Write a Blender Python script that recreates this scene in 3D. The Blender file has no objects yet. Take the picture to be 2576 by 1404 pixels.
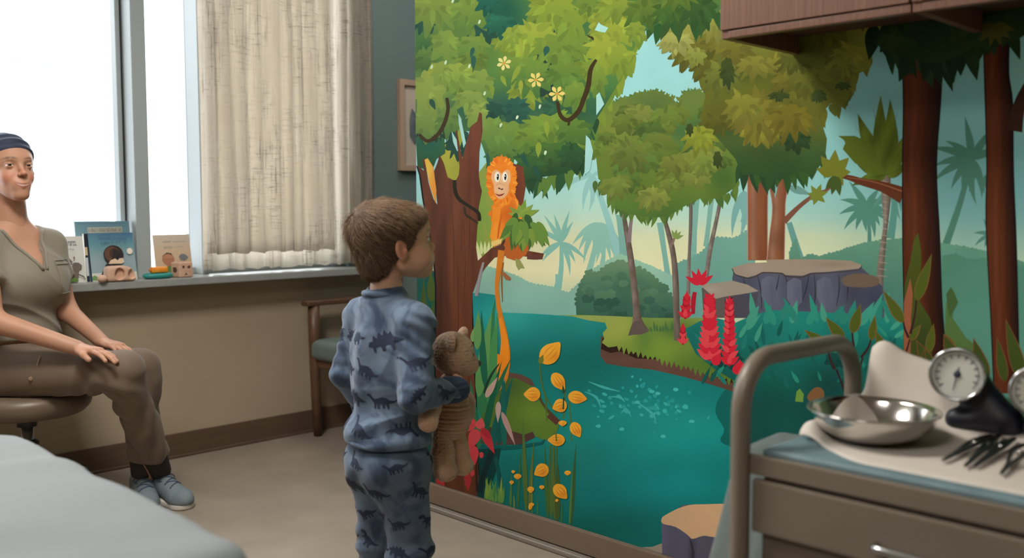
import bpy, bmesh, math, random
import numpy as np
from mathutils import Vector, Matrix, Euler, noise
from mathutils.geometry import delaunay_2d_cdt
from mathutils.bvhtree import BVHTree
PI = math.pi
sc = bpy.context.scene
COL = sc.collection
# ------------------------------------------------------------------ camera model (metres, z up)
FPX, PCX, PCY, EYE = 2433., 1288., 702., 1.05
PITCH = math.atan2(186, FPX)
CF = Vector((math.cos(PITCH)/2**.5, math.cos(PITCH)/2**.5, -math.sin(PITCH)))
CR = Vector((1/2**.5, -1/2**.5, 0))
CU = CR.cross(CF)
CO = Vector((0, 0, EYE))
XM, YW = 2.135, 3.80          # mural wall plane, window wall plane
def ray(x, y): return CF + CR*((x-PCX)/FPX) + CU*((PCY-y)/FPX)
def onX(x, y, v=XM): d = ray(x, y); return CO + d*(v/d.x)
def onY(x, y, v=YW): d = ray(x, y); return CO + d*(v/d.y)
def onZ(x, y, v=0.): d = ray(x, y); return CO + d*((v-EYE)/d.z)
def at(x, y, dep): return CO + ray(x, y)*dep
# ------------------------------------------------------------------ colour
def s2l(c):
    c = c/255.
    return c/12.92 if c <= .04045 else ((c+.055)/1.055)**2.4
def rgb(c): return (s2l(c[0]), s2l(c[1]), s2l(c[2]))
def rgba(c): return rgb(c)+(1.,)
# ------------------------------------------------------------------ materials
class N:
    def __init__(s, name):
        s.m = bpy.data.materials.new(name); s.m.use_nodes = True
        s.t = s.m.node_tree; s.t.nodes.clear()
        s.out = s.t.nodes.new('ShaderNodeOutputMaterial')
    def n(s, typ, **kw):
        nd = s.t.nodes.new(typ)
        for k, v in kw.items():
            if k in nd.inputs: nd.inputs[k].default_value = v
            else: setattr(nd, k, v)
        return nd
    def l(s, a, b): s.t.links.new(a, b)
def coord(g, scale=(1,1,1), kind='Object'):
    tc = g.n('ShaderNodeTexCoord'); mp = g.n('ShaderNodeMapping'); mp.inputs['Scale'].default_value = scale
    g.l(tc.outputs[kind], mp.inputs[0]); return mp.outputs[0]
def ramp(g, fac, stops):
    r = g.n('ShaderNodeValToRGB'); e = r.color_ramp.elements
    e[0].position, e[0].color = stops[0][0], rgba(stops[0][1]); e[1].position, e[1].color = stops[-1][0], rgba(stops[-1][1])
    for p, c in stops[1:-1]:
        q = e.new(p); q.color = rgba(c)
    g.l(fac, r.inputs[0]); return r.outputs[0]
def mat(name, col, rough=.6, metal=0., col2=None, nscale=8, nstretch=(1,1,1), bump=0., bscale=60, bstretch=(1,1,1), attr=None,
        spec=.5, sub=0., sheen=0., detail=4., bdist=.002, coat=0.):
    g = N(name); b = g.n('ShaderNodeBsdfPrincipled', Roughness=rough, Metallic=metal)
    b.inputs['Specular IOR Level'].default_value = spec
    if sheen: b.inputs['Sheen Weight'].default_value = sheen
    if coat: b.inputs['Coat Weight'].default_value = coat
    if sub:
        b.inputs['Subsurface Weight'].default_value = sub; b.inputs['Subsurface Radius'].default_value = (.012, .004, .002)
        b.inputs['Subsurface Scale'].default_value = 1.
    if attr:
        a = g.n('ShaderNodeVertexColor', layer_name=attr); g.l(a.outputs[0], b.inputs['Base Color'])
    elif col2 is not None:
        nz = g.n('ShaderNodeTexNoise', Scale=nscale, Detail=detail); g.l(coord(g, nstretch), nz.inputs['Vector'])
        g.l(ramp(g, nz.outputs[0], [(.3, col), (.7, col2)]), b.inputs['Base Color'])
    else: b.inputs['Base Color'].default_value = rgba(col)
    if bump:
        nb = g.n('ShaderNodeTexNoise', Scale=bscale, Detail=3.); g.l(coord(g, bstretch), nb.inputs['Vector'])
        bp = g.n('ShaderNodeBump', Strength=bump, Distance=bdist); g.l(nb.outputs[0], bp.inputs['Height']); g.l(bp.outputs[0], b.inputs['Normal'])
    g.l(b.outputs[0], g.out.inputs[0])
    return g.m
# ------------------------------------------------------------------ objects
def setp(o, label=None, cat=None, group=None, kind=None):
    if label: o['label'] = label
    if cat: o['category'] = cat
    if group: o['group'] = group
    if kind: o['kind'] = kind
    return o
def thing(name, loc, label=None, cat=None, group=None, kind=None, rz=0.):
    o = bpy.data.objects.new(name, None); COL.objects.link(o); o.empty_display_size = .05
    o.location = loc; o.rotation_euler = (0, 0, rz)
    return setp(o, label, cat, group, kind)
def mesh_obj(name, me, m, parent=None, local=False, smooth=None):
    o = bpy.data.objects.new(name, me); COL.objects.link(o)
    for mm in (m if isinstance(m, (list, tuple)) else [m]): me.materials.append(mm)
    if parent is not None:
        o.parent = parent
        if not local:
            top = parent; M = Matrix.Identity(4)
            chain = []
            while top is not None:
                chain.append(top); top = top.parent
            for c in reversed(chain): M = M @ (c.matrix_parent_inverse @ Matrix.LocRotScale(c.location, c.rotation_euler, c.scale) if c.parent else Matrix.LocRotScale(c.location, c.rotation_euler, c.scale))
            o.matrix_parent_inverse = M.inverted()
    if smooth:
        for p in me.polygons: p.use_smooth = True
    return o
def bm_obj(name, bm, m, parent=None, local=False, smooth=False, label=None, cat=None, group=None, kind=None, sheet=0.):
    me = bpy.data.meshes.new(name)
    if not sheet: bmesh.ops.recalc_face_normals(bm, faces=bm.faces)
    bm.to_mesh(me); bm.free()
    o = setp(mesh_obj(name, me, m, parent, local, smooth), label, cat, group, kind)
    if sheet: md = o.modifiers.new('thickness', 'SOLIDIFY'); md.thickness = sheet; md.offset = -1
    return o
def autosmooth(o, ang=40):
    me = o.data
    for p in me.polygons: p.use_smooth = True
    me.set_sharp_from_angle(angle=math.radians(ang))
def BM(): return bmesh.new()
def box(bm, lo, hi, bev=0., seg=2, rot=None, mi=0):
    c = [(a+b)/2 for a, b in zip(lo, hi)]; s = [abs(b-a) for a, b in zip(lo, hi)]
    t = bmesh.new(); bmesh.ops.create_cube(t, size=1.)
    bmesh.ops.scale(t, vec=s, verts=t.verts)
    if bev: bmesh.ops.bevel(t, geom=list(t.edges), offset=bev, segments=seg, affect='EDGES', profile=.6)
    if rot is not None: bmesh.ops.rotate(t, cent=(0,0,0), matrix=rot, verts=t.verts)
    bmesh.ops.translate(t, vec=c, verts=t.verts)
    merge(bm, t, mi); return bm
def merge(bm, t, mi=0):
    me = bpy.data.meshes.new('tmp'); t.to_mesh(me); t.free()
    n = len(bm.faces); bm.from_mesh(me); bpy.data.meshes.remove(me)
    bm.faces.ensure_lookup_table()
    for f in bm.faces[n:]: f.material_index = mi
def tube(bm, pts, r, seg=12, closed=False, mi=0, caps=True, up=None, flat=1.):
    pts = [Vector(p) for p in pts]; n = len(pts); rr = r if isinstance(r, (list, tuple)) else [r]*n
    rings = []; prev = None
    for i, p in enumerate(pts):
        if closed: d = pts[(i+1) % n]-pts[i-1]
        else: d = pts[min(i+1, n-1)]-pts[max(i-1, 0)]
        d.normalize()
        if prev is None:
            a = Vector(up) if up else (Vector((0,0,1)) if abs(d.z) < .9 else Vector((1,0,0)))
            u = d.cross(a).normalized()
        else:
            u = prev-d*prev.dot(d); u.normalize()
        prev = u; v = d.cross(u)
        rings.append([bm.verts.new(p+u*math.cos(2*PI*k/seg)*rr[i]+v*math.sin(2*PI*k/seg)*rr[i]*flat) for k in range(seg)])
    fs = []
    for i in range(n if closed else n-1):
        a, b = rings[i], rings[(i+1) % n]
        for k in range(seg): fs.append(bm.faces.new((a[k], a[(k+1) % seg], b[(k+1) % seg], b[k])))
    if caps and not closed:
        fs.append(bm.faces.new(rings[0][::-1])); fs.append(bm.faces.new(rings[-1]))
    for f in fs: f.material_index = mi; f.smooth = True
    return bm
def lathe(bm, prof, c=(0,0,0), seg=48, M=None, mi=0):
    rings = []
    for r, z in prof:
        if r < 1e-6: rings.append([bm.verts.new(_tr((0,0,z), c, M))])
        else: rings.append([bm.verts.new(_tr((r*math.cos(2*PI*k/seg), r*math.sin(2*PI*k/seg), z), c, M)) for k in range(seg)])
    for a, b in zip(rings, rings[1:]):
        for k in range(seg):
            q = [a[k % len(a)], a[(k+1) % len(a)], b[(k+1) % len(b)], b[k % len(b)]]
            u = []
            for v in q:
                if v not in u: u.append(v)
            if len(u) > 2:
                f = bm.faces.new(u); f.material_index = mi; f.smooth = True
    return bm
def _tr(p, c, M):
    p = Vector(p)
    if M is not None: p = M @ p
    return p+Vector(c)
def smooth_path(pts, n=8, closed=False):
    P = [Vector(p) for p in pts]; out = []; m = len(P)
    for i in range(m if closed else m-1):
        p0 = P[(i-1) % m] if (closed or i > 0) else P[0]; p1 = P[i]; p2 = P[(i+1) % m]; p3 = P[(i+2) % m] if (closed or i+2 < m) else P[-1]
        for k in range(n):
            t = k/n
            out.append(.5*((2*p1)+(p2-p0)*t+(2*p0-5*p1+4*p2-p3)*t*t+(3*p1-p0-3*p2+p3)*t**3))
    if not closed: out.append(P[-1])
    return out
def poly_prism(bm, pts, th, M=None, mi=0):
    """flat outline in the xy plane, thickened along z"""
    M = M or Matrix.Identity(4)
    a = [bm.verts.new(M @ Vector((p[0], p[1], 0))) for p in pts]; b = [bm.verts.new(M @ Vector((p[0], p[1], th))) for p in pts]
    fs = [bm.faces.new(a[::-1]), bm.faces.new(b)]
    for i in range(len(a)): j = (i+1) % len(a); fs.append(bm.faces.new((a[i], a[j], b[j], b[i])))
    for f in fs: f.material_index = mi
    return bm
# ------------------------------------------------------------------ implicit surfaces: smooth unions meshed with surface nets
def P_ell(c, r, R=None):
    c = np.array(c, float); r = np.array(r, float)*np.ones(3); Rm = None if R is None else np.array(R.to_3x3())
    def f(p):
        q = p-c
        if Rm is not None: q = q @ Rm
        k0 = np.sqrt(((q/r)**2).sum(-1)); k1 = np.sqrt(((q/(r*r))**2).sum(-1))
        return k0*(k0-1)/np.maximum(k1, 1e-9)
    return f
def P_cap(a, b, ra, rb=None, fl=None):
    a = np.array(a, float); b = np.array(b, float); rb = ra if rb is None else rb; ab = b-a; L = max((ab*ab).sum(), 1e-9)
    if fl is not None: fdir = np.array(fl[0], float); fdir /= np.linalg.norm(fdir); fs = 1/fl[1]-1
    def f(p):
        q = p-a; t = np.clip((q @ ab)/L, 0, 1); w = q-t[..., None]*ab
        if fl is not None: w = w+fdir*((w @ fdir)*fs)[..., None]
        return np.sqrt((w*w).sum(-1))-(ra+(rb-ra)*t)
    return f
def smin(a, b, k):
    if k <= 0: return np.minimum(a, b)
    h = np.maximum(k-np.abs(a-b), 0)/k
    return np.minimum(a, b)-h*h*k*.25
def smax(a, b, k): return -smin(-a, -b, k)
def net(fn, lo, hi, h, block=12):
    """surface-nets mesh of fn(points)<0 ; returns verts, quads"""
    lo = np.array(lo, float); n = np.ceil((np.array(hi)-lo)/h).astype(int)+2
    V = np.full(tuple(n), 1e3)
    ax = [lo[i]+h*np.arange(n[i]) for i in range(3)]
    bs = block
    for i in range(0, n[0], bs):
        for j in range(0, n[1], bs):
            cs = []
            for k in range(0, n[2], bs): cs.append((ax[0][i]+h*bs/2, ax[1][j]+h*bs/2, ax[2][k]+h*bs/2))
            dc = fn(np.array(cs)); R = h*bs*.5*1.7321+h
            for kk, k in enumerate(range(0, n[2], bs)):
                if abs(dc[kk]) > R*1.6+.01: V[i:i+bs, j:j+bs, k:k+bs] = dc[kk]; continue
                g = np.stack(np.meshgrid(ax[0][i:i+bs], ax[1][j:j+bs], ax[2][k:k+bs], indexing='ij'), -1)
                V[i:i+bs, j:j+bs, k:k+bs] = fn(g.reshape(-1, 3)).reshape(g.shape[:3])
    S = V < 0
    c0 = S[:-1, :-1, :-1]; anyS = np.zeros_like(c0); allS = np.ones_like(c0)
    for dx in (0, 1):
        for dy in (0, 1):
            for dz in (0, 1):
                q = S[dx:n[0]-1+dx, dy:n[1]-1+dy, dz:n[2]-1+dz]; anyS = anyS | q; allS = allS & q
    act = anyS & ~allS; idx = np.argwhere(act); ID = np.full(act.shape, -1, int); ID[act] = np.arange(len(idx))
    acc = np.zeros((len(idx), 3)); cnt = np.zeros(len(idx))
    for d in range(3):
        o = [e for e in range(3) if e != d]
        for u in (0, 1):
            for v in (0, 1):
                A = idx.copy(); A[:, o[0]] += u; A[:, o[1]] += v; B = A.copy(); B[:, d] += 1
                va = V[A[:, 0], A[:, 1], A[:, 2]]; vb = V[B[:, 0], B[:, 1], B[:, 2]]; m = (va < 0) != (vb < 0)
                t = np.where(m, va/np.where(np.abs(va-vb) < 1e-12, 1, va-vb), 0)
                Pp = A.astype(float); Pp[:, d] += t
                acc[m] += Pp[m]; cnt[m] += 1
    verts = lo+h*acc/np.maximum(cnt, 1)[:, None]
    quads = []
    for d in range(3):
        o = [(d+1) % 3, (d+2) % 3]; sl = [slice(None)]*3; s2 = [slice(None)]*3
        sl[d] = slice(0, -1); s2[d] = slice(1, None)
        E = np.argwhere(S[tuple(sl)] != S[tuple(s2)])
        E = E[(E[:, o[0]] > 0) & (E[:, o[1]] > 0) & (E[:, o[0]] < n[o[0]]-1) & (E[:, o[1]] < n[o[1]]-1)]
        if not len(E): continue
        sgn = S[E[:, 0], E[:, 1], E[:, 2]]
        def cid(a, b):
            q = E.copy(); q[:, o[0]] -= a; q[:, o[1]] -= b; return ID[q[:, 0], q[:, 1], q[:, 2]]
        Q = np.stack([cid(1, 1), cid(0, 1), cid(0, 0), cid(1, 0)], 1); Q[~sgn] = Q[~sgn][:, ::-1]
        quads.append(Q[(Q >= 0).all(1)])
    return verts, np.concatenate(quads) if quads else np.zeros((0, 4), int)
def union(prims, k=.01):
    def f(p):
        d = None
        for q in prims:
            kk = k
            if isinstance(q, tuple): q, kk = q
            v = q(p); d = v if d is None else smin(d, v, kk)
        return d
    return f
def net_obj(name, fn, lo, hi, h, m, parent=None, colfn=None, disp=None, xf=None, extra=None):
    """mesh an implicit solid; disp(v, n)->offset along the normal; xf: Matrix to place it; colfn(v)->(n,3) linear colours"""
    v, q = net(fn, lo, hi, h)
    v0 = v.copy()
    if disp is not None:
        e = h*.5; g = np.stack([fn(v+np.eye(3)[i]*e)-fn(v-np.eye(3)[i]*e) for i in range(3)], 1); g /= np.maximum(np.linalg.norm(g, axis=1), 1e-9)[:, None]
        v = v+g*disp(v, g)[:, None]
    cols = colfn(v0) if colfn is not None else None
    if xf is not None: M = np.array(xf); v = v @ M[:3, :3].T+M[:3, 3]
    if extra is not None:                                    # join other (verts, quads, cols) into the same mesh
        for v2, q2, c2 in extra:
            q = np.concatenate([q, q2+len(v)]); v = np.concatenate([v, v2])
            if cols is not None: cols = np.concatenate([cols, c2])
    return arr_obj(name, v, q, m, parent, cols)
def arr_obj(name, v, q, m, parent=None, cols=None, smooth=True):
    me = bpy.data.meshes.new(name); k = q.shape[1]
    me.vertices.add(len(v)); me.vertices.foreach_set('co', v.astype(np.float32).ravel())
    me.loops.add(len(q)*k); me.loops.foreach_set('vertex_index', q.astype(np.int32).ravel())
    me.polygons.add(len(q)); me.polygons.foreach_set('loop_start', np.arange(0, len(q)*k, k, dtype=np.int32))
    me.update(calc_edges=True); me.validate()
    if cols is not None:
        a = me.color_attributes.new(name='col', type='FLOAT_COLOR', domain='POINT')
        a.data.foreach_set('color', np.concatenate([cols, np.ones((len(cols), 1))], 1).astype(np.float32).ravel())
    o = mesh_obj(name, me, m, parent)
    if smooth: me.polygons.foreach_set('use_smooth', [True]*len(me.polygons))
    return o
def nz(p, s, seed=0):
    """cheap smooth pseudo noise for arrays (n,3), range about -1..1"""
    x, y, z = (p[:, 0]*s+seed*1.7, p[:, 1]*s+seed*2.3, p[:, 2]*s+seed*.9)
    return (np.sin(x*1.9+np.sin(y*1.3+z)*1.5)+np.sin(y*2.1+np.sin(z*1.7+x)*1.3)+np.sin(z*1.6+np.sin(x*1.1+y*.7)*1.9))/3
def frame3(fwd, up=(0,0,1)):
    f = Vector(fwd).normalized(); l = Vector(up).cross(f).normalized(); u = f.cross(l)
    return Matrix((f, l, u)).transposed()           # columns: forward, left, up
SKY = 4.0; EXPO = .45
CEIL = [(.72,2.05,38.),(-.5,.5,16.),(2.95,3.0,7.)]
MURK = 1.0
# ================================================================== THE ROOM
M_floor = mat('floor_vinyl', (138,127,115), .42, col2=(154,142,129), nscale=5, bump=.05, bscale=300)
M_wallbeige = mat('wall_beige_paint', (171,154,131), .8, col2=(177,160,137), nscale=2, bump=.04, bscale=250)
M_wallteal = mat('wall_teal_paint', (104,122,121), .8, col2=(108,126,125), nscale=2, bump=.04, bscale=250)
M_ceil = mat('ceiling_paint', (205,200,192), .9)
M_base = mat('baseboard_vinyl', (92,72,58), .5, col2=(100,79,63), nscale=20, nstretch=(.3,.3,3))
M_cove = mat('cove_strip', (120,112,100), .5)
M_sill = mat('sill_laminate', (148,152,150), .35, col2=(156,158,154), nscale=30)
M_alu = mat('window_aluminium', (168,176,178), .4)
M_dark = mat('black_gasket', (22,26,30), .6)
X0, X1, Y0, Y1, ZC = -1.6, 3.75, -1.7, YW, 2.55
ZS = .757                                   # sill height
b = BM(); box(b, (X0,Y0,-.1), (X1,Y1+.12,0)); bm_obj('floor', b, M_floor, kind='structure')
b = BM(); box(b, (X0,Y0,ZC), (X1,Y1+.12,ZC+.1)); bm_obj('ceiling', b, M_ceil, kind='structure')
# window wall: beige below the sill, blue-green above it; opening WX0..WX1
WX0, WX1, WZ1 = -.2, 2.70, 2.30
wb = thing('wall_back', (0,YW,0), kind='structure')
b = BM(); box(b, (X0,YW,0), (X1,YW+.2,ZS-.03)); bm_obj('wall_lower', b, M_wallbeige, wb)
b = BM(); box(b, (X0,YW,ZS-.03), (WX0,YW+.2,ZC)); box(b, (WX1,YW,ZS-.03), (X1,YW+.2,ZC)); box(b, (WX0,YW,WZ1), (WX1,YW+.2,ZC)); bm_obj('wall_upper', b, M_wallteal, wb)
b = BM(); box(b, (X0-.12,Y0,0), (X0,Y1+.2,ZC)); bm_obj('wall_left', b, M_wallbeige, kind='structure')
b = BM(); box(b, (X0,Y0-.12,0), (X1,Y0,ZC)); bm_obj('wall_front', b, M_wallbeige, kind='structure')
YE = onX(1049.5, 700).y                     # free end of the mural wall
b = BM(); box(b, (XM,Y0,0), (XM+.14,YE,ZC)); bm_obj('wall_right', b, mat('wall_white_paint', (165,160,152), .8), kind='structure')
b = BM(); box(b, (X1,Y0,0), (X1+.12,Y1+.2,ZC)); bm_obj('wall_alcove', b, M_wallteal, kind='structure')
# baseboards
b = BM(); box(b, (X0,YW-.012,.006), (X1,YW,.102), .003); box(b, (X0,YW-.022,0), (X1,YW,.012), .004); bm_obj('baseboard_back', b, M_base, kind='structure')
br = thing('baseboard_right', (XM,1,0), kind='structure')
b = BM(); box(b, (XM-.012,Y0,.02), (XM,YE,.088), .003); bm_obj('skirting_strip', b, mat('skirting_taupe', (112,94,78), .5), br)
b = BM(); box(b, (XM-.03,Y0,0), (XM,YE,.017), .006, 3); bm_obj('cove_strip', b, M_cove, br)
# sill
b = BM(); box(b, (X0,YW-.12,ZS-.03), (2.98,YW+.16,ZS), .004); bm_obj('trim_1', b, M_sill, kind='structure')
# window frames: outer frame, one wide mullion, one thin mullion under the curtain edge
w = thing('window_1', (1.2,YW+.1,ZS), kind='structure')
GY = YW+.13
def vbar(b, x0, x1, y0, y1, z0=ZS, z1=WZ1, bev=.003): box(b, (x0,y0,z0), (x1,y1,z1), bev)
b = BM()
vbar(b, 1.675, 1.735, YW+.0, YW+.16)
vbar(b, 1.652, 1.69, YW+.09, YW+.15)
bm_obj('mullion', b, M_alu, w)
b = BM(); vbar(b, 1.669, 1.675, YW+.082, YW+.090); bm_obj('gasket', b, M_dark, w)
b = BM(); vbar(b, 1.965, 1.995, YW+.02, YW+.16); bm_obj('mullion', b, M_alu, w)
b = BM()
for x0, x1 in ((WX0,-.15), (WX1-.05, WX1)): vbar(b, x0, x1, YW+.06, YW+.16)
box(b, (WX0,YW+.06,WZ1-.05), (WX1,YW+.16,WZ1)); box(b, (WX0,YW+.085,ZS), (WX1,YW+.16,ZS+.028), .003)
bm_obj('window_frame', b, M_alu, w)
g = N('window_glass'); tr = g.n('ShaderNodeBsdfTransparent'); tr.inputs[0].default_value = (.96,.98,.98,1); gl = g.n('ShaderNodeBsdfGlossy', Roughness=.02)
lw = g.n('ShaderNodeLayerWeight', Blend=.12); mx = g.n('ShaderNodeMixShader'); g.l(lw.outputs['Fresnel'], mx.inputs[0]); g.l(tr.outputs[0], mx.inputs[1]); g.l(gl.outputs[0], mx.inputs[2]); g.l(mx.outputs[0], g.out.inputs[0])
for xa, xb in ((-.15,1.66), (1.735,1.965), (1.995,WX1-.05)):
    b = BM(); box(b, (xa,GY-.002,ZS+.03), (xb,GY+.002,WZ1-.05)); bm_obj('pane', b, g.m, w)
# pale building across the street, seen washed out through the left pane
b = BM(); zb0 = onY(60,122,16).z; box(b, (-6,16,-6), (6.62,26,zb0-.2)); box(b, (-6,15.9,zb0-.2), (6.75,26,zb0))
bm_obj('building_outside', b, mat('pale_render', (150,154,162), .9), label='pale hazy building seen through the left window pane', cat='building')
# ------------------------------------------------------------------ framed picture on the blue-green wall, part hidden behind the mural wall
pA, pB = onY(1004, 198, YW-.02), onY(1006, 429, YW-.02)
px0, pz1, pz0 = pA.x, pA.z, pB.z; px1 = px0+.36
pic = thing('framed_picture', ((px0+px1)/2, YW-.02, pz0), 'light wood framed picture hanging on the blue-green wall beside the curtain', 'picture')
b = BM(); fw = .028
for lo, hi in (((px0,YW-.028,pz0),(px0+fw,YW,pz1)), ((px1-fw,YW-.028,pz0),(px1,YW,pz1)), ((px0+fw,YW-.028,pz1-fw),(px1-fw,YW,pz1)), ((px0+fw,YW-.028,pz0),(px1-fw,YW,pz0+fw))): box(b, lo, hi, .002)
bm_obj('frame', b, mat('pale_wood_frame', (176,150,128), .5, col2=(188,162,140), nscale=14, nstretch=(1,1,.1)), pic)
b = BM(); box(b, (px0+fw,YW-.014,pz0+fw), (px1-fw,YW-.006,pz1-fw)); pr = bm_obj('print', b, mat('print_paper', (196,182,166), .8), pic)
b = BM()
def pxz(x, y): q = onY(x, y, YW-.016); return q
pts = [(1036,272),(1030,300),(1031,345),(1042,362),(1062,372),(1088,360),(1096,330),(1080,318),(1072,290),(1056,296),(1046,286)]
vs = [b.verts.new(pxz(*p)) for p in pts]; b.faces.new(vs)
bm_obj('painted_shape', b, mat('ink_blue_grey', (82,96,104), .8, col2=(120,126,126), nscale=20), pr)
# ================================================================== CURTAINS
def linen(name, c1, c2, trans):
    g = N(name)
    sep = g.n('ShaderNodeTexNoise', Scale=1., Detail=6., Roughness=.75); g.l(coord(g, (14,14,260)), sep.inputs['Vector'])
    sv = g.n('ShaderNodeTexNoise', Scale=1., Detail=6., Roughness=.75); g.l(coord(g, (330,60,5)), sv.inputs['Vector'])
    patch = g.n('ShaderNodeTexNoise', Scale=1., Detail=2.); g.l(coord(g, (9,9,4)), patch.inputs['Vector'])
    a = ramp(g, sep.outputs[0], [(.0,(110,108,104)),(.38,(190,188,184)),(.45,(255,255,255)),(1.,(255,255,255))])
    c = ramp(g, sv.outputs[0], [(.0,(120,118,114)),(.40,(200,198,194)),(.46,(255,255,255)),(1.,(255,255,255))])
    m1 = g.n('ShaderNodeMix', data_type='RGBA', blend_type='MULTIPLY'); m1.inputs[0].default_value = 1.; g.l(a, m1.inputs[6]); g.l(c, m1.inputs[7])
    m0 = g.n('ShaderNodeMix', data_type='RGBA', blend_type='MIX'); m0.inputs[6].default_value = (1,1,1,1); g.l(m1.outputs[2], m0.inputs[7])
    g.l(ramp(g, patch.outputs[0], [(.42,(110,110,110)),(.6,(255,255,255))]), m0.inputs[0])
    base = ramp(g, patch.outputs[0], [(.35,c1),(.65,c2)])
    m2 = g.n('ShaderNodeMix', data_type='RGBA', blend_type='MULTIPLY'); m2.inputs[0].default_value = 1.; g.l(base, m2.inputs[6]); g.l(m0.outputs[2], m2.inputs[7])
    d = g.n('ShaderNodeBsdfDiffuse'); t = g.n('ShaderNodeBsdfTranslucent'); g.l(m2.outputs[2], d.inputs[0]); g.l(m2.outputs[2], t.inputs[0])
    mx = g.n('ShaderNodeMixShader'); mx.inputs[0].default_value = trans; g.l(d.outputs[0], mx.inputs[1]); g.l(t.outputs[0], mx.inputs[2]); g.l(mx.outputs[0], g.out.inputs[0])
    return g.m
def pleated(xa, xb, yc, z0, z1, amp, n, seed, droop=0.):
    rnd = random.Random(seed); K = 14*n; ph = []; x = xa
    ws = [rnd.uniform(.6, 1.5) for _ in range(n)]; S = sum(ws); am = [rnd.uniform(.55, 1.1) for _ in range(n)]
    pts = []
    for i in range(n):
        for k in range(14):
            t = k/14; pts.append((x+(xb-xa)*ws[i]/S*(t+.08*math.sin(2*PI*t)), am[i]*math.cos(2*PI*t), i))
        x += (xb-xa)*ws[i]/S
    pts.append((xb, am[-1], n-1))
    bm = bmesh.new(); rows = 26; g = []
    for r in range(rows+1):
        f = r/rows; z = z0+(z1-z0)*f; row = []
        for j, (px, a, i) in enumerate(pts):
            wob = .010*math.sin(i*2.1+f*3.3)*(1-f)
            zz = z if r else z0+.004*math.sin(j*.35)-.01*droop*(j/len(pts))
            row.append(bm.verts.new((px+wob*.6+.004*math.sin(f*5+i), yc+a*amp*(1-.25*f)+wob, zz)))
        g.append(row)
    for r in range(rows):
        for j in range(len(pts)-1): bm.faces.new((g[r][j], g[r][j+1], g[r+1][j+1], g[r+1][j])).smooth = True
    return bm
xcA, xcB, xcC = onY(517, 300, YW-.055).x, onY(842, 300, YW-.055).x, onY(942, 300, YW-.03).x
bm_obj('linen_curtain', pleated(xcA, xcB, YW-.055, onY(700,633,YW-.055).z, 2.46, .019, 9, 3), linen('linen_slub', (240,236,229), (248,245,239), .70),
       smooth=True, sheet=.0016, label='pale slubby linen curtain panel in front of the window, shorter of two', cat='curtain')
bm_obj('lining_curtain', pleated(xcA-.006, xcC, YW-.026, ZS+.018, 2.47, .012, 13, 8), linen('lining_taupe', (228,221,210), (236,229,219), .78),
       smooth=True, sheet=.0016, label='darker taupe curtain behind the linen one reaching to the sill and over the blue-green wall', cat='curtain')
# ================================================================== ARMCHAIR below the sill
M_wood = mat('walnut_wood', (104,74,56), .42, col2=(88,61,46), nscale=6, nstretch=(1,1,8), bump=.05)
M_vinylgrey = mat('grey_green_upholstery', (106,122,120), .5, col2=(112,128,126), nscale=10, bump=.08, bscale=200)
ch = thing('armchair', (2.68,3.43,0), 'wooden armchair with grey padded seat against the wall under the window sill', 'chair')
ya, yb, xf_, xr_ = 3.19, 3.70, 2.435, 2.93
for y in (ya, yb):
    b = BM(); b2 = [(xf_+.012,y,0),(xf_+.005,y,.2),(xf_,y,.45),(xf_,y,.60)]
    tube(b, b2, [.019,.023,.026,.026], 16); bm_obj('leg', b, M_wood, ch)
    b = BM(); tube(b, [(xr_+.06,y,0),(xr_,y,.3),(xr_,y,.5),(xr_+.05,y,.84)], [.018,.023,.022,.018], 14); bm_obj('leg', b, M_wood, ch)
    b = BM(); box(b, (xf_-.05,y-.028,.598), (xr_+.03,y+.028,.622), .009, 3); bm_obj('armrest', b, M_wood, ch)
b = BM(); box(b, (xf_-.022,ya-.015,.352), (xr_,yb+.012,.445), .036, 5); autosmooth(bm_obj('seat', b, M_vinylgrey, ch), 60)
b = BM(); box(b, (xf_,ya,.318), (xr_,yb,.356), .006); bm_obj('seat_frame', b, M_wood, ch)
b = BM(); box(b, (xr_+.005,ya,.55), (xr_+.06,yb,.80), .025, 4, rot=Matrix.Rotation(.12,3,'Y')); autosmooth(bm_obj('backrest', b, M_vinylgrey, ch), 60)
# ================================================================== WALL CABINETS above the mural
g = N('cabinet_veneer'); nzv = g.n('ShaderNodeTexNoise', Scale=1., Detail=5., Roughness=.7); g.l(coord(g, (160,160,2.2)), nzv.inputs['Vector'])
b_ = g.n('ShaderNodeBsdfPrincipled', Roughness=.42); g.l(ramp(g, nzv.outputs[0], [(.25,(100,67,52)),(.55,(122,86,68)),(.8,(140,102,84))]), b_.inputs['Base Color']); g.l(b_.outputs[0], g.out.inputs[0]); M_ven = g.m
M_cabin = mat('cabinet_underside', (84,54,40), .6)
def wallcab(y1, doors, label, left_end):
    xf, zb, zt = 1.822, 1.408, 2.12
    y0 = y1-sum(doors)
    c = thing('wall_cabinet', ((xf+XM)/2, (y0+y1)/2, zb), label, 'cabinet', 'wood cabinets hung above the mural')
    b = BM(); box(b, (xf+.02,y0,zb+.04), (XM-.004,y1-.018,zb+.056)); box(b, (xf+.02,y0,zt-.018), (XM-.004,y1,zt)); box(b, (XM-.018,y0,zb+.04), (XM-.006,y1,zt)); bm_obj('carcass', b, M_cabin, c)
    b = BM(); box(b, (xf+.004,y1-.018,zb), (XM-.004,y1,zt), .001); bm_obj('end_panel', b, M_ven, c)
    b = BM(); box(b, (xf+.002,y0,zb), (xf+.022,y1-.018,zb+.016), .002); bm_obj('lower_rail', b, M_ven, c)
    y = y1
    for k, wd in enumerate(doors):
        b = BM(); box(b, (xf-.002,y-wd+.0025,zb+.018), (xf+.018,y-.0005,zt), .0015); bm_obj('door', b, M_ven, c)
        y -= wd
    return c
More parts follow.
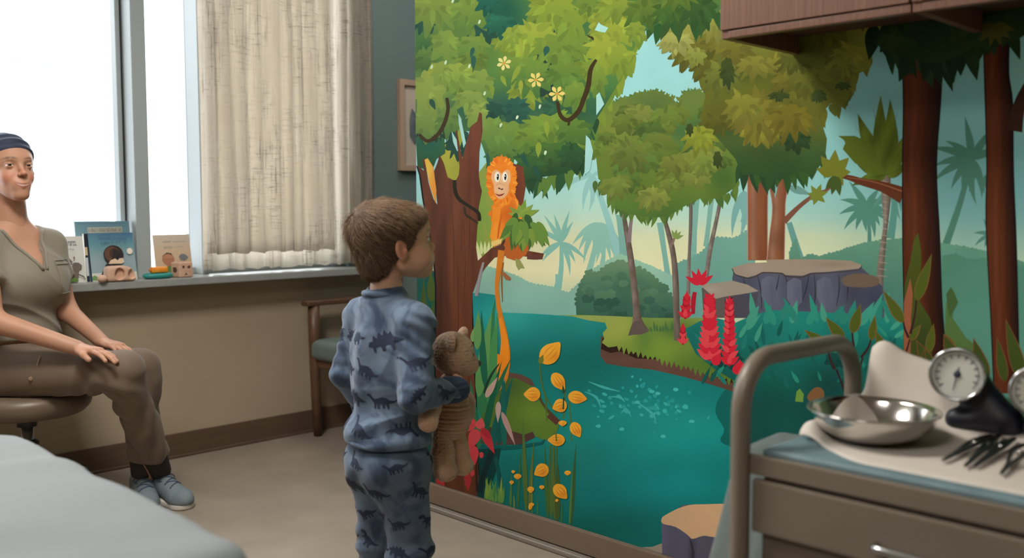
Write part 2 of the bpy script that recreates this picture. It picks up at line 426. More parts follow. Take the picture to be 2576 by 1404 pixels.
wallcab(onZ(1814,99,1.408).y, [.412], 'brown wood wall cabinet above the mural, its open underside and end panel showing', True)
wallcab(onZ(1814,99,1.408).y-.4145, [.412,.412], 'brown wood wall cabinet past the dark vertical gap beside the first one', False)
# ================================================================== EXAM BED in the near corner
M_sheet = mat('bed_sheet', (116,121,124), .8, col2=(122,127,130), nscale=3, bump=.2, bscale=90, bdist=.001)
M_beddark = mat('bed_vinyl_dark', (44,46,48), .5)
bed = thing('exam_bed', (.1,1.5,0), 'exam bed covered with a wrinkled white sheet in the near corner', 'bed')
def sheetfn():
    bx0, bx1, by0, by1, zt = -.55, .645, 1.09, 2.03, .612
    def f(p):
        q = np.abs(p-np.array([(bx0+bx1)/2,(by0+by1)/2,zt-.075]))-np.array([(bx1-bx0)/2-.07,(by1-by0)/2-.07,.075-.045])
        # rounded box, softer in plan than in height
        dxy = np.sqrt((np.maximum(q[:,:2],0)**2).sum(1))-.07+np.minimum(q[:,:2].max(1),0)
        dz = np.abs(p[:,2]-(zt-.075))-.075
        return smax(dxy, dz, .05)
    return f, (bx0-.03,by0-.03,zt-.17), (bx1+.03,by1+.03,zt+.03)
def wr(v, n):
    a = np.sin(v[:,1]*21+nz(v,4,1)*2.6+v[:,0]*6)*.5+np.sin(v[:,0]*13+nz(v,6,2)*2.2+v[:,1]*33)*.35+nz(v,17,3)*.35
    return a*.0042
f, lo, hi = sheetfn(); net_obj('sheet', f, lo, hi, .011, M_sheet, bed, disp=wr)
b = BM(); box(b, (-.52,1.12,.36), (.60,2.0,.45), .02); box(b, (-.45,.2,.30), (.55,1.95,.36), .01); bm_obj('bed_base', b, M_beddark, bed)
b = BM(); box(b, (-.5,.25,.36), (.55,1.085,.50), .03, 3); bm_obj('headrest', b, M_beddark, bed)
for x in (-.4,.5):
    for y in (.35,1.85):
        b = BM(); tube(b, [(x,y,.31),(x,y,.02)], .022, 12); bm_obj('leg', b, M_alu, bed)
# ================================================================== STOOL
M_stoolv = mat('stool_vinyl', (108,92,76), .4, col2=(114,98,82), nscale=8)
M_chrome = mat('chrome', (190,192,195), .18, metal=1.)
M_blackpl = mat('black_plastic', (24,24,26), .4)
SC = at(66, 1010, 3.33); SX, SY, SZ = SC.x, SC.y, .415
st = thing('swivel_stool', (SX,SY,0), 'round brown padded swivel stool the seated person sits on', 'stool')
b = BM(); lathe(b, [(0,SZ-.083),(.12,SZ-.083),(.185,SZ-.076),(.205,SZ-.055),(.212,SZ-.03),(.205,SZ-.008),(.18,SZ),(0,SZ)], (SX,SY,0), 56); bm_obj('seat', b, M_stoolv, st)
b = BM(); lathe(b, [(0,SZ-.083),(.032,SZ-.083),(.032,SZ-.125),(.026,SZ-.127),(0,SZ-.127)], (SX,SY,0), 24); bm_obj('bracket', b, M_blackpl, st)
b = BM(); lathe(b, [(0,.10),(.02,.10),(.02,SZ-.12),(0,SZ-.12)], (SX,SY,0), 24); bm_obj('column', b, M_chrome, st)
b = BM(); lathe(b, [(0,SZ-.19),(.036,SZ-.19),(.036,SZ-.18),(.022,SZ-.172),(0,SZ-.17)], (SX,SY,0), 24); bm_obj('collar', b, M_blackpl, st)
lv = [(SX,SY,SZ-.10),(SX-.06,SY+.05,SZ-.10),(SX-.10,SY+.09,SZ-.125),(SX-.14,SY+.12,SZ-.14)]
b = BM(); tube(b, smooth_path(lv,6), .006, 10); bm_obj('lever', b, M_blackpl, st)
for k in range(5):
    a = 2*PI*k/5+.4; ex, ey = SX+.25*math.cos(a), SY+.25*math.sin(a)
    b = BM(); tube(b, [(SX,SY,.11),(SX+.12*math.cos(a),SY+.12*math.sin(a),.095),(ex,ey,.07)], [.025,.018,.013], 12); lg = bm_obj('leg', b, M_blackpl, st)
    b = BM(); tube(b, [(ex-.012*math.sin(a),ey+.012*math.cos(a),.026),(ex+.012*math.sin(a),ey-.012*math.cos(a),.026)], .026, 18); bm_obj('caster', b, M_blackpl, lg)
# ================================================================== TOYS AND BOOKS ON THE SILL
def quad_on(bm, P, O, U, V, pts, lift, mi=0, th=0):
    """flat shape in the (u,v) plane of a cover; pts in fractions of U,V"""
    n = U.cross(V).normalized()
    vs = [bm.verts.new(O+U*p[0]+V*p[1]+n*lift) for p in pts]
    f = bm.faces.new(vs); f.material_index = mi
def ell(cx, cy, rx, ry, n=20, a0=0, a1=2*PI): return [(cx+rx*math.cos(a0+(a1-a0)*k/n), cy+ry*math.sin(a0+(a1-a0)*k/n)) for k in range(n+(0 if abs(a1-a0-2*PI) < 1e-6 else 1))]
_pm = {}
def flatm(c, r=.7):
    k = tuple(c)
    if k not in _pm: _pm[k] = mat('ink_%d_%d_%d' % k, c, r)
    return _pm[k]
def book(tl, tr, bl, yb, th, cover, label, art, back=(220,218,212), lean=.03, pages=None):
    """an upright picture book: front cover corners from photo points on the plane y=yb, thickness th"""
    A, B, Cc = onY(*bl, yb), onY(*tr, yb), onY(*tl, yb)
    x0, x1, z0, z1 = A.x, B.x, ZS+.0005, max(B.z, Cc.z)
    r = thing('picture_book', ((x0+x1)/2, yb, z0), label, 'book', 'books on the window sill')
    L = lean
    O = Vector((x0, yb-L, z0)); U = Vector((x1-x0, 0, 0)); V = Vector((0, L, z1-z0)); n = U.cross(V).normalized()   # n faces the room (-y)
    b = BM(); bb = n*-th
    q = [O, O+U, O+U+V, O+V]
    def slab(b, q, d0, d1, mi=0):
        lo = [b.verts.new(p+n*d0) for p in q]; hi = [b.verts.new(p+n*d1) for p in q]
        for f in (lo[::-1], hi): b.faces.new(f).material_index = mi
        for i in range(4): b.faces.new((lo[i], lo[(i+1)%4], hi[(i+1)%4], hi[i])).material_index = mi
    slab(b, q, -.0015, 0); cov = bm_obj('cover', b, cover, r)
    b = BM(); slab(b, q, -th, -th+.0015); bm_obj('back_cover', b, flatm(back), r)
    e = .003; U2, V2 = U.normalized()*e, V.normalized()*e
    b = BM(); slab(b, [O+V2*.3, O+U-U2+V2*.3, O+U-U2+V-V2, O+V-V2], -th+.0015, -.0015); bm_obj('pages', b, flatm(pages or (214,208,196)), r)
    b = BM(); slab(b, [O-U.normalized()*.0012, O, O+V, O+V-U.normalized()*.0012], -th, 0); bm_obj('spine', b, flatm(back), r)
    mats = []; b = BM()
    for k, (col, pts) in enumerate(art):
        m = flatm(col)
        if m not in mats: mats.append(m)
        quad_on(b, None, O, U, V, pts, .0003+.00012*k, mats.index(m))
    if art: bm_obj('cover_print', b, mats, cov)
    return r
def glyphs(col, x, y, w, h, n, seed, blank=.12):
    """a run of squiggly unreadable lettering, as the photo shows it"""
    rnd = random.Random(seed); out = []; cw = w/n
    for i in range(n):
        if rnd.random() < blank: continue
        X = x+i*cw; k = rnd.choice('ILOUTCa'); t = cw*.22; H = h*rnd.uniform(.75, 1.)
        out.append((col, [(X,y),(X+t,y),(X+t,y+H),(X,y+H)]))
        if k in 'OUaL': out.append((col, [(X,y),(X+cw*.7,y),(X+cw*.7,y+h*.18),(X,y+h*.18)]))
        if k in 'OU': out.append((col, [(X+cw*.5,y),(X+cw*.7,y),(X+cw*.7,y+H),(X+cw*.5,y+H)]))
        if k in 'OTCa': out.append((col, [(X,y+H-h*.18),(X+cw*.7,y+H-h*.18),(X+cw*.7,y+H),(X,y+H)]))
    return out
def rect(x0, y0, x1, y1): return [(x0,y0),(x1,y0),(x1,y1),(x0,y1)]
def grad_cover(name, stops):
    g = N(name); sx = g.n('ShaderNodeSeparateXYZ'); tc = g.n('ShaderNodeTexCoord'); g.l(tc.outputs['Generated'], sx.inputs[0])
    nn = g.n('ShaderNodeTexNoise', Scale=3.); ad = g.n('ShaderNodeMath', operation='MULTIPLY_ADD'); g.l(tc.outputs['Generated'], nn.inputs['Vector'])
    g.l(nn.outputs[0], ad.inputs[0]); ad.inputs[1].default_value = .25; a2 = g.n('ShaderNodeMath', operation='ADD'); a2.inputs[1].default_value = -.12
    g.l(sx.outputs[2], ad.inputs[2]); g.l(ad.outputs[0], a2.inputs[0]); bb = g.n('ShaderNodeBsdfPrincipled', Roughness=.5); g.l(ramp(g, a2.outputs[0], stops), bb.inputs['Base Color']); g.l(bb.outputs[0], g.out.inputs[0]); return g.m
blob = lambda pts: pts
# back blue book
book((190,558),(324,556),(192,700), YW+.045, .012, grad_cover('cover_pale_blue', [(0,(160,186,190)),(.6,(128,158,164)),(1,(96,136,152))]),
     'tall pale blue picture book standing behind the others on the sill',
     [((92,126,140), rect(.05,.955,.95,.97)), ((176,178,166), rect(.22,.80,.86,.90))]+glyphs((116,108,94), .24,.825,.6,.055,22,4), back=(206,216,220))
# front blue book with an animal
art = [((214,214,206), rect(0,0,1,.17)), ((110,150,84), [(.0,.02),(.12,.02),(.12,.09),(.06,.13),(0,.1)])]
art += glyphs((52,92,128), .22,.855,.62,.05,18,5)+glyphs((64,98,124), .26,.765,.56,.055,18,6)
art += [((238,226,210), ell(.87,.60,.065,.065)),
        ((30,32,40), [(.14,.03),(.40,.03),(.42,.20),(.40,.40),(.30,.33),(.20,.16)]),
        ((44,32,28), ell(.50,.53,.225,.205)), ((96,66,48), ell(.47,.545,.17,.16)), ((66,44,34), ell(.52,.56,.11,.11)),
        ((40,28,26), [(.52,.66),(.70,.55),(.70,.46),(.60,.43),(.50,.40),(.44,.42)]),
        ((226,198,172), [(.36,.35),(.42,.42),(.52,.455),(.575,.415),(.62,.455),(.70,.46),(.72,.38),(.66,.34)]), ((20,20,24), ell(.575,.47,.03,.04))]
book((219,588),(333,585),(224,704), YW-.025, .012, grad_cover('cover_teal_sky', [(0,(150,170,176)),(.45,(146,170,176)),(.8,(96,146,160)),(1,(70,112,146))]),
     'blue picture book with a brown-haired animal on its cover, in front of the tall one', art, back=(28,44,64), lean=.035)
# thin dark-spined book leaning just left of it
book((212,590),(217,588),(214,704), YW-.022, .010, flatm((30,36,48)), 'thin dark-spined book seen edge-on beside the blue animal book', [((216,190,150), rect(.0,.55,1,.72)), ((210,214,216), rect(.1,.12,.9,.5))], lean=.02)
# white book with a hut
art = glyphs((70,84,98), .32,.80,.50,.10,10,11,.0)+glyphs((110,116,120), .30,.70,.42,.04,14,12)+glyphs((160,160,158), .06,.80,.18,.05,8,13)
art += [((104,92,84), [(.10,.62),(.44,.63),(.64,.43),(.14,.42)]), ((182,124,82), [(.20,.12),(.52,.12),(.54,.28),(.46,.42),(.20,.42)]), ((40,34,36), rect(.46,.34,.56,.42)),
        ((90,128,44), [(.28,.02),(.74,.02),(.72,.08),(.60,.12),(.46,.17),(.34,.15),(.28,.08)]),
        ((110,98,90), [(.60,.36),(.66,.43),(.80,.42),(.88,.36),(.86,.30),(.78,.27),(.76,.16),(.74,.08),(.62,.10),(.66,.22)]),
        ((60,54,54), [(.76,.18),(.90,.13),(.95,.05),(.93,.05),(.88,.11),(.76,.155)]), ((120,80,66), ell(.68,.53,.02,.025))]
book((124,598),(207,594),(120,704), YW-.03, .006, flatm((212,212,206)), 'white picture book with a brown hut on its cover, beside the seated person', art, back=(225,225,222), lean=.03)
# cream book in the narrow pane
art = [((182,170,152), rect(.24,.80,.48,.85)), ((186,172,152), rect(.52,.81,.88,.84)), ((182,168,150), rect(.24,.66,.48,.72)), ((190,176,156), rect(.52,.68,.82,.71)),
       ((40,34,32), [(.17,.40),(.20,.50),(.32,.57),(.44,.55),(.51,.44),(.50,.38)]), ((176,120,92), ell(.345,.40,.17,.14)), ((188,134,104), [(.2,.47),(.3,.53),(.46,.49),(.48,.44),(.2,.43)]),
       ((176,120,92), rect(.29,.16,.40,.30)), ((92,128,60), [(.28,.22),(.40,.26),(.50,.2),(.51,.05),(.42,.02),(.30,.04)]),
       ((120,122,124), [(.64,.46),(.70,.52),(.80,.53),(.86,.49),(.91,.44),(.86,.39),(.78,.36),(.68,.38)])]
book((386,591),(475,589),(388,692), YW+.028, .008, grad_cover('cover_cream', [(0,(206,172,138)),(.6,(212,186,158)),(1,(206,194,178))]), 'cream picture book with a child in a dark cap on its cover', art, back=(220,200,178), lean=.03)
M_beech = mat('pale_beech', (206,166,142), .45, col2=(216,178,154), nscale=12, nstretch=(1,1,6))
M_hole = mat('cut_dark_wood', (92,58,42), .6)
def sillpt(x, y): return onZ(x, y, ZS)
# wooden shape-sorter cube
cs = .062; p = onY(468,697,3.70); cxx, cyy = p.x, 3.735
cube = thing('shape_sorter_cube', (cxx,cyy,ZS), 'pale wooden shape sorter cube with cut-out shapes on the sill by the cream book', 'toy')
R = Matrix.Rotation(math.radians(6),3,'Z'); b = BM(); box(b, (cxx-cs/2,cyy-cs/2,ZS+.0005), (cxx+cs/2,cyy+cs/2,ZS+cs), .006, 3, rot=R); autosmooth(bm_obj('block', b, M_beech, cube), 50)
def facepts(c, half, pts, face):
    out = []
    for u, v in pts:
        q = {'f': Vector((u*half,-half-.0003,v*half)), 'l': Vector((-half-.0003,-u*half,v*half)), 't': Vector((u*half,v*half,half+.0003))}[face]
        out.append(R @ q+Vector(c))
    return out
cc = (cxx,cyy,ZS+cs/2)
for face, shp in (('f',[(-.55,.52),(-.48,.6),(-.38,.52),(-.28,.6),(-.2,.5),(-.22,.3),(-.38,.18),(-.54,.3)]), ('f',[(.18,.5),(.3,.42),(.42,.58),(.6,.55),(.62,.2),(.3,.18),(.2,.3)]),
                  ('f',[(-.25,-.72),(-.06,-.35),(.3,-.72),(.02,-.62)]), ('l',[(-.5,.3),(.3,.35),(.5,-.1),(.1,-.4),(-.4,-.3)]), ('t',[(-.7,-.3),(-.1,-.3),(-.1,.3),(-.7,.3)]), ('t',[(.1,-.3),(.6,-.2),(.5,.3),(.1,.3)])):
    b = BM(); b.faces.new([b.verts.new(q) for q in facepts(cc, cs/2, shp, face)]); bm_obj('cut_out', b, M_hole, cube)
# wooden camper toy (rounded, with two round openings) and the small ball at its foot
p = onY(302,702,3.695); p.y = 3.685
def wfn(q):
    x, y, z = q[:,0], q[:,1], q[:,2]
    top = .040-np.maximum(x-.008,0)**1.5*2.7
    return smax(smax(np.abs(y)-.017, np.abs(x+.0)-.0385-(z*-.06), .008), smax(z-top, -z, .006), .010)
def holes(q):
    d = wfn(q)
    for hx, hr, hz in ((-.006,.0125,.020), (.026,.0105,.018)):
        h = np.sqrt((q[:,0]-hx)**2+((q[:,2]-hz)*.85)**2)-hr
        d = smax(d, -np.maximum(h, q[:,1]+.006), .002)
    return d
toy = thing('wooden_vehicle', (p.x,p.y+.012,ZS), 'pale wooden toy car with two round holes in front of the blue animal book', 'toy')
net_obj('body', holes, (-.05,-.024,-.004), (.05,.024,.048), .0014, M_beech, toy, xf=Matrix.Translation((p.x,p.y+.012,ZS+.0005)) @ Matrix.Scale(1.5,4))
for hx, hr, hz in ((-.006,.0105,.020), (.026,.0085,.018)):
    b = BM(); hr *= 1.5; lathe(b, [(0,-.001),(hr,-.001),(hr,.0008),(0,.0008)], (p.x+hx*1.5,p.y+.012-.0078,ZS+hz*1.5), 24, Matrix.Rotation(PI/2,3,'X')); bm_obj('wheel', b, M_hole, toy)
p = onY(258,705,3.672); p.y = 3.672; b = BM(); bmesh.ops.create_icosphere(b, subdivisions=3, radius=.0165)
for v in b.verts: v.co = Vector((v.co.x*1.15, v.co.y, v.co.z*.9))+Vector((p.x,p.y+.002,ZS+.0150))
bm_obj('wooden_ball', b, M_beech, smooth=True, label='small pale wooden ball on the sill beside the toy car', cat='toy')
# teal ring plate with the yellow-orange block on it
p = onY(399,699,3.72); p.y = 3.71; b = BM(); lathe(b, [(0,.001),(.046,.0008),(.058,.006),(.0625,.012),(.060,.018),(.052,.022),(0,.022)], (p.x,p.y+.01,ZS), 48)
for v in b.verts: v.co.y = p.y+.01+(v.co.y-p.y)*.55
bm_obj('stacking_ring', b, mat('teal_plastic', (40,140,136), .4, col2=(52,150,146), nscale=20), label='flat teal stacking ring lying on the sill', cat='toy')
b = BM(); q = Vector((p.x+.002,p.y+.01,ZS+.022)); box(b, (q.x-.034,q.y-.016,q.z), (q.x+.034,q.y+.016,q.z+.026), .011, 4); tube(b, [(q.x-.030,q.y,q.z+.013),(q.x-.041,q.y,q.z+.013)], .004, 8)
autosmooth(bm_obj('toy_block', b, mat('yellow_orange_plastic', (240,176,52), .4, col2=(236,120,40), nscale=24), label='small yellow and orange toy block lying on the teal ring', cat='toy'), 60)
# ================================================================== INSTRUMENT CART
M_cart = mat('cart_enamel', (128,117,105), .38, col2=(122,111,99), nscale=6)
M_pad = mat('teal_grey_pad', (112,136,142), .55, col2=(92,116,126), nscale=14)
M_cloth = mat('cart_cloth', (206,196,184), .8, col2=(214,205,194), nscale=4, bump=.25, bscale=120)
M_steel = mat('polished_steel', (204,200,194), .14, metal=1.)
M_steeld = mat('dark_steel', (74,72,72), .32, metal=1.)
cx0, cx1, cy0, cy1, ct = 1.335, 1.735, .02, .80, .655
cart = thing('instrument_cart', ((cx0+cx1)/2,(cy0+cy1)/2,0), 'beige metal instrument trolley with curved push handle and drawer in front of the mural', 'cart')
def arch(y, name):
    a = .082; pts = [(1.328,y,.05),(1.328,y,.40),(1.325,y,.805-a)]
    for k in range(1,9): t = PI/2*k/8; pts.append((1.325+a-a*math.cos(t), y, .805-a+a*math.sin(t)))
    for k in range(0,9): t = PI/2*k/8; pts.append((1.712-a+a*math.sin(t), y, .802-a+a*math.cos(t)))
    pts += [(1.715,y,.40),(1.715,y,.05)]
    b = BM(); tube(b, pts, .0155, 18, up=(0,1,0), flat=1.0); return bm_obj(name, b, M_cart, cart)
arch(cy1+.012, 'push_handle')
for y in (cy0,):
    for x in (1.328, 1.715):
        b = BM(); tube(b, [(x,y,.05),(x,y,ct)], .0155, 14); bm_obj('leg', b, M_cart, cart)
b = BM(); box(b, (cx0,cy0,ct-.030), (cx1,cy1,ct-.004), .004); box(b, (cx0-.004,cy0,ct-.030), (cx0+.006,cy1,ct+.002), .003); box(b, (cx1-.006,cy0,ct-.030), (cx1+.004,cy1,ct+.002), .003)
bm_obj('tray', b, M_cart, cart)
dr = None
b = BM(); box(b, (cx0+.006,cy0+.02,ct-.185), (cx1-.01,cy1-.02,ct-.034), .003); bm_obj('drawer_box', b, mat('cart_inner', (104,94,84), .6), cart)
b = BM(); box(b, (cx0-.004,cy0+.01,ct-.122), (cx0+.012,cy1-.006,ct-.037), .004); dr = bm_obj('drawer', b, M_cart, cart)
hz = ct-.092; hya, hyb = .588, .44
b = BM(); tube(b, smooth_path([(cx0-.003,hya,hz),(cx0-.02,hya-.003,hz),(cx0-.024,hya-.02,hz),(cx0-.024,(hya+hyb)/2,hz),(cx0-.024,hyb+.02,hz),(cx0-.02,hyb+.003,hz),(cx0-.003,hyb,hz)],5), .0052, 12); bm_obj('handle', b, M_chrome, dr)
b = BM(); box(b, (cx0,cy0,.20), (cx1,cy1,.215), .003); bm_obj('shelf', b, M_cart, cart)
for x in (1.328, 1.715):
    for y in (cy0, cy1+.012):
        b = BM(); tube(b, [(x-.012,y,.030),(x+.012,y,.030)], .03, 18); box(b, (x-.016,y-.01,.03), (x+.016,y+.01,.065), .003); bm_obj('caster', b, M_blackpl, cart)
# folded blue-grey pad on the tray and the crumpled cloth over it
b = BM(); box(b, (cx0+.004,cy0+.01,ct-.002), (cx1-.01,cy1-.018,ct+.012), .006, 3); autosmooth(bm_obj('folded_drape', b, M_pad, label='folded blue-grey drape showing along the edge of the trolley top under the cream cloth', cat='drape'), 60)
def sst(a, b, t): t = max(0, min(1, (t-a)/(b-a))); return t*t*(3-2*t)
def clothz(u, v):
    """u 0..1 front edge to back edge, v 0..1 away from the handle end; returns a point"""
    corner = sst(.20, .0, v)                     # handle end pulls back from the front corner
    x = cx0+.028+corner*.075*(1-u)+u*(cx1-cx0-.045+.02*math.sin(v*9)); y = cy1-.028-v*.76+.01*math.sin(u*7)
    z = ct+.0145
    z += .062*math.exp(-((u-1.0)/.20)**2)*math.exp(-((v-.05)/.16)**2)      # back corner bunches up by the handle
    z += .034*sst(.05,.55,u)*math.exp(-((v-.0)/.07)**2)
    z += .045*sst(.80,1.,u)*math.exp(-((v-.16)/.13)**2)
    z += .012*sst(.7,1.,u)*(.5+.5*math.sin(v*17))
    z += .010*math.exp(-((v-.02)/.04)**2)*(1+math.sin(u*14))
    z += .0025*math.sin(u*11+v*7)*sst(.0,.3,abs(v-.3)) if False else 0
    # sag over the front edge
    z -= .003*sst(.03,0,u)
    return (x, y, z)
b = bmesh.new(); nu, nv = 44, 80
G = [[b.verts.new(clothz(i/nu, j/nv)) for j in range(nv+1)] for i in range(nu+1)]
for i in range(nu):
    for j in range(nv): b.faces.new((G[i][j+1], G[i+1][j+1], G[i+1][j], G[i][j])).smooth = True
bm_obj('instrument_cloth', b, M_cloth, sheet=.0018, label='cream cloth crumpled over the top of the trolley under the steel basin', cat='cloth')
zc = ct+.0165
# oval polished basin
P = onZ(2200, 1030, zc+.046); bx, by = P.x-.004, P.y
def basin():
    o = [(0,.0),(.060,.0),(.074,.004),(.092,.018),(.101,.038),(.104,.046),(.108,.0475),(.109,.0455),(.108,.044)]
    i = [(.1045,.0475),(.100,.040),(.091,.020),(.074,.0058),(.060,.002),(.045,.0035),(.040,.002),(0,.002)]
    b = BM(); lathe(b, o+[(r,z) for r, z in []], (0,0,0), 72); lathe(b, [(.108,.0475)]+i, (0,0,0), 72)
    bmesh.ops.remove_doubles(b, verts=b.verts, dist=1e-5)
    for v in b.verts: v.co.x *= .98; v.co.y *= .95; v.co += Vector((bx,by,zc+.001))
    return b
bm_obj('steel_basin', basin(), M_steel, smooth=True, label='round polished steel basin standing on the cream cloth of the trolley', cat='basin')
# forceps and scissors
def forceps(p0, p1, w, name, label, rings=False):
    a, c = onZ(*p0, zc+.004), onZ(*p1, zc+.004); d = (c-a); L = d.length; d.normalize(); s = Vector((-d.y,d.x,0))
    r = thing(name, (a+c)/2, label, 'instrument', 'dark steel instruments on the trolley cloth')
    for sg in (-1,1):
        pts = [a+s*sg*.0006, a+d*L*.25+s*sg*.002+Vector((0,0,.002)), a+d*L*.6+s*sg*(.003+w)+Vector((0,0,.005)), a+d*L*.92+s*sg*(.002)+Vector((0,0,.004)), c+Vector((0,0,.001))+s*sg*.001]
        b = BM(); tube(b, smooth_path(pts,5), [.0010+.0023*math.sin(PI*min(1,k/20*.9+.1)) for k in range(21)], 8, up=(0,0,1)); bm_obj('arm', b, M_steeld, r)
    b = BM(); lathe(b, [(0,0),(.004,0),(.0042,.006),(0,.007)], a+d*L*.62, 12); bm_obj('pivot', b, M_steel, r)
forceps((2372,1158),(2498,1098),.003,'forceps','dark curved forceps nearest the steel basin on the trolley cloth')
forceps((2428,1172),(2520,1096),.001,'forceps','dark straight forceps between the curved one and the third pair on the trolley cloth')
forceps((2452,1172),(2556,1106),.002,'forceps','third dark pair of forceps on the trolley cloth, beside the scissors')
forceps((2518,1192),(2590,1118),.006,'scissors','dark heavy scissors lying last in the row on the trolley cloth')
# aneroid gauges
M_navy = mat('navy_rubber', (16,20,34), .5); M_face = mat('gauge_face', (214,216,208), .5); M_mark = mat('gauge_ink', (52,60,84), .6)
def gauge(px, py, dep, rpx, label, mirror=1):
    c = at(px, py, dep); R_ = rpx/FPX*dep
    n = (CO-c); n.z *= .35; n = (n.normalized()*1.0+Vector((-.10,.10*mirror,.12))).normalized()
    u = Vector((0,0,1)).cross(n).normalized(); v = n.cross(u)
    M = Matrix((u, v, n)).transposed()
    r = thing('blood_pressure_gauge', (c.x,c.y,zc), label, 'gauge', 'round pressure gauges on the trolley')
    b = BM(); lathe(b, [(0,-.030),(R_*.80,-.030),(R_*.93,-.024),(R_*.97,-.004),(R_,0),(R_*1.0,.005),(R_*.97,.0085),(R_*.91,.0085),(R_*.87,.003),(R_*.86,.001)], c, 64, M); bm_obj('bezel', b, M_chrome, r)
    b = BM(); lathe(b, [(0,.001),(R_*.865,.001)], c, 64, M); f = bm_obj('dial', b, M_face, r)
    b = BM()
    for k in range(60):
        a = math.radians(-130+260*k/59.)+PI/2*0; big = k % 5 == 0
        r0, r1, wd = (R_*.60 if big else R_*.70), R_*.78, (.020 if big else .009)*R_*1.2
        dx, dy = math.sin(a), math.cos(a)
        q = [(dx*r0-dy*wd,dy*r0+dx*wd),(dx*r0+dy*wd,dy*r0-dx*wd),(dx*r1+dy*wd,dy*r1-dx*wd),(dx*r1-dy*wd,dy*r1+dx*wd)]
        b.faces.new([b.verts.new(M @ Vector((x,y,.0016))+c) for x, y in q])
    bm_obj('scale_marks', b, M_mark, f)
    b = BM(); a = math.radians(190)
    q = [(-.035,0),(0,-.05),(.035,0),(.012,.62),(-.012,.62)]
    qq = [(x*R_*math.cos(a)+y*R_*math.sin(a), y*R_*math.cos(a)-x*R_*math.sin(a)) for x, y in q]
    b.faces.new([b.verts.new(M @ Vector((x,y,.0024))+c) for x, y in qq]); lathe(b, [(0,.0022),(R_*.09,.0022),(R_*.09,.004),(0,.004)], c, 20, M)
    q2 = [(-.03,0),(.03,0),(.02,.28),(-.02,.28)]; a = math.radians(12); qq = [(x*R_*math.cos(a)+y*R_*math.sin(a), y*R_*math.cos(a)-x*R_*math.sin(a)) for x, y in q2]
    b.faces.new([b.verts.new(M @ Vector((x,y,.0024))+c) for x, y in qq]); bm_obj('needle', b, M_mark, f)
    # rubber housing behind the dial down to the cloth
    base = Vector((c.x+.028,c.y-.012,zc+.001))
    fn = union([P_cap(c-n*.030, c-n*.045+Vector((.01,-.01,-.012)), R_*.72, R_*.6), P_cap(c-n*.045+Vector((.01,-.01,-.015)), base+Vector((.02,-.045,.026)), .030, .026),
                P_cap(base+Vector((.0,.02,.018)), base+Vector((.02,-.06,.018)), .019, .019)], .02)
    net_obj('rubber_housing', lambda p: smax(fn(p), zc+.001-p[:,2], .002), (c.x-.12,c.y-.22,zc-.01), (c.x+.16,c.y+.10,c.z+.06), .004, M_navy, r)
gauge(2408, 942, 1.60, 67, 'round white-faced pressure gauge with a silver rim standing on the trolley')
gauge(2610, 985, 1.52, 66, 'second silver-rimmed gauge, half cut off at the edge of the picture', -1)
# hanging cloth on the handle end and the blue cloths on the shelf
def hang(i, j):
    u, v = i/24, j/40
    x = 1.345+u*.35; y = cy1+.034+v*.035+.014*math.sin(u*17+v*2)*(.3+v)+.05*v*sst(.6,0,u)
    z = .64-v*.44+.02*math.sin(u*5)
    if u < .5: z += 0
    return (x-.02*v*(1-u), y, z)
b = bmesh.new(); G = [[b.verts.new(hang(i,j)) for j in range(41)] for i in range(25)]
for i in range(24):
    for j in range(40): b.faces.new((G[i][j], G[i+1][j], G[i+1][j+1], G[i][j+1])).smooth = True
g = N('towel_cloth'); d_ = g.n('ShaderNodeBsdfDiffuse'); t_ = g.n('ShaderNodeBsdfTranslucent'); d_.inputs[0].default_value = t_.inputs[0].default_value = rgba((214,222,222)); mx = g.n('ShaderNodeMixShader'); mx.inputs[0].default_value = .5; g.l(d_.outputs[0], mx.inputs[1]); g.l(t_.outputs[0], mx.inputs[2]); g.l(mx.outputs[0], g.out.inputs[0])
bm_obj('hanging_towel', b, sheet=.0012, m=g.m, label='pale towel hanging down the handle end of the trolley', cat='towel')
fn = union([P_ell((1.52,.60,.30),(.17,.16,.085)), P_ell((1.50,.36,.29),(.16,.16,.07)), P_ell((1.46,.66,.36),(.09,.08,.06))], .05)
net_obj('blue_linen', lambda p: smax(fn(p), .2165-p[:,2], .004), (1.3,.15,.2), (1.74,.8,.45), .009, mat('blue_linen_cloth', (66,84,112), .85, col2=(52,68,94), nscale=7), disp=lambda v,n: nz(v,24,5)*.006)
setp(bpy.data.objects['blue_linen'], 'bundle of dark blue linen on the lower shelf of the trolley', 'linen')
# ================================================================== PEOPLE
M_skin = mat('skin', (200,150,120), .5, attr='col', sub=.12, bump=.06, bscale=500, bdist=.0006)
M_eye = mat('eye_ball', (235,230,224), .15, attr='col')
def xfa(v, M): M = np.array(M); return v @ M[:3,:3].T+M[:3,3]
def net_arr(fn, lo, hi, h, colfn=None, disp=None, M=None):
    v, q = net(fn, lo, hi, h); v0 = v
    if disp is not None:
        e = h*.5; g = np.stack([fn(v+np.eye(3)[i]*e)-fn(v-np.eye(3)[i]*e) for i in range(3)], 1); g /= np.maximum(np.linalg.norm(g, axis=1), 1e-9)[:, None]
        v = v+g*disp(v, g)[:, None]
    c = colfn(v0) if colfn else None
    if M is not None: v = xfa(v, M)
    return v, q, c
def joined(name, parts, m, parent):
    V, Q, Cc = [], [], []; n = 0
    for v, q, c in parts: V.append(v); Q.append(q+n); Cc.append(c); n += len(v)
    return arr_obj(name, np.concatenate(V), np.concatenate(Q), m, parent, np.concatenate(Cc))
def mixc(c, t, col): return c*(1-t[:, None])+np.array(rgb(col))*t[:, None]
def gs(p, c, r): q = (p-np.array(c))/np.array(r); return np.exp(-(q*q).sum(1))
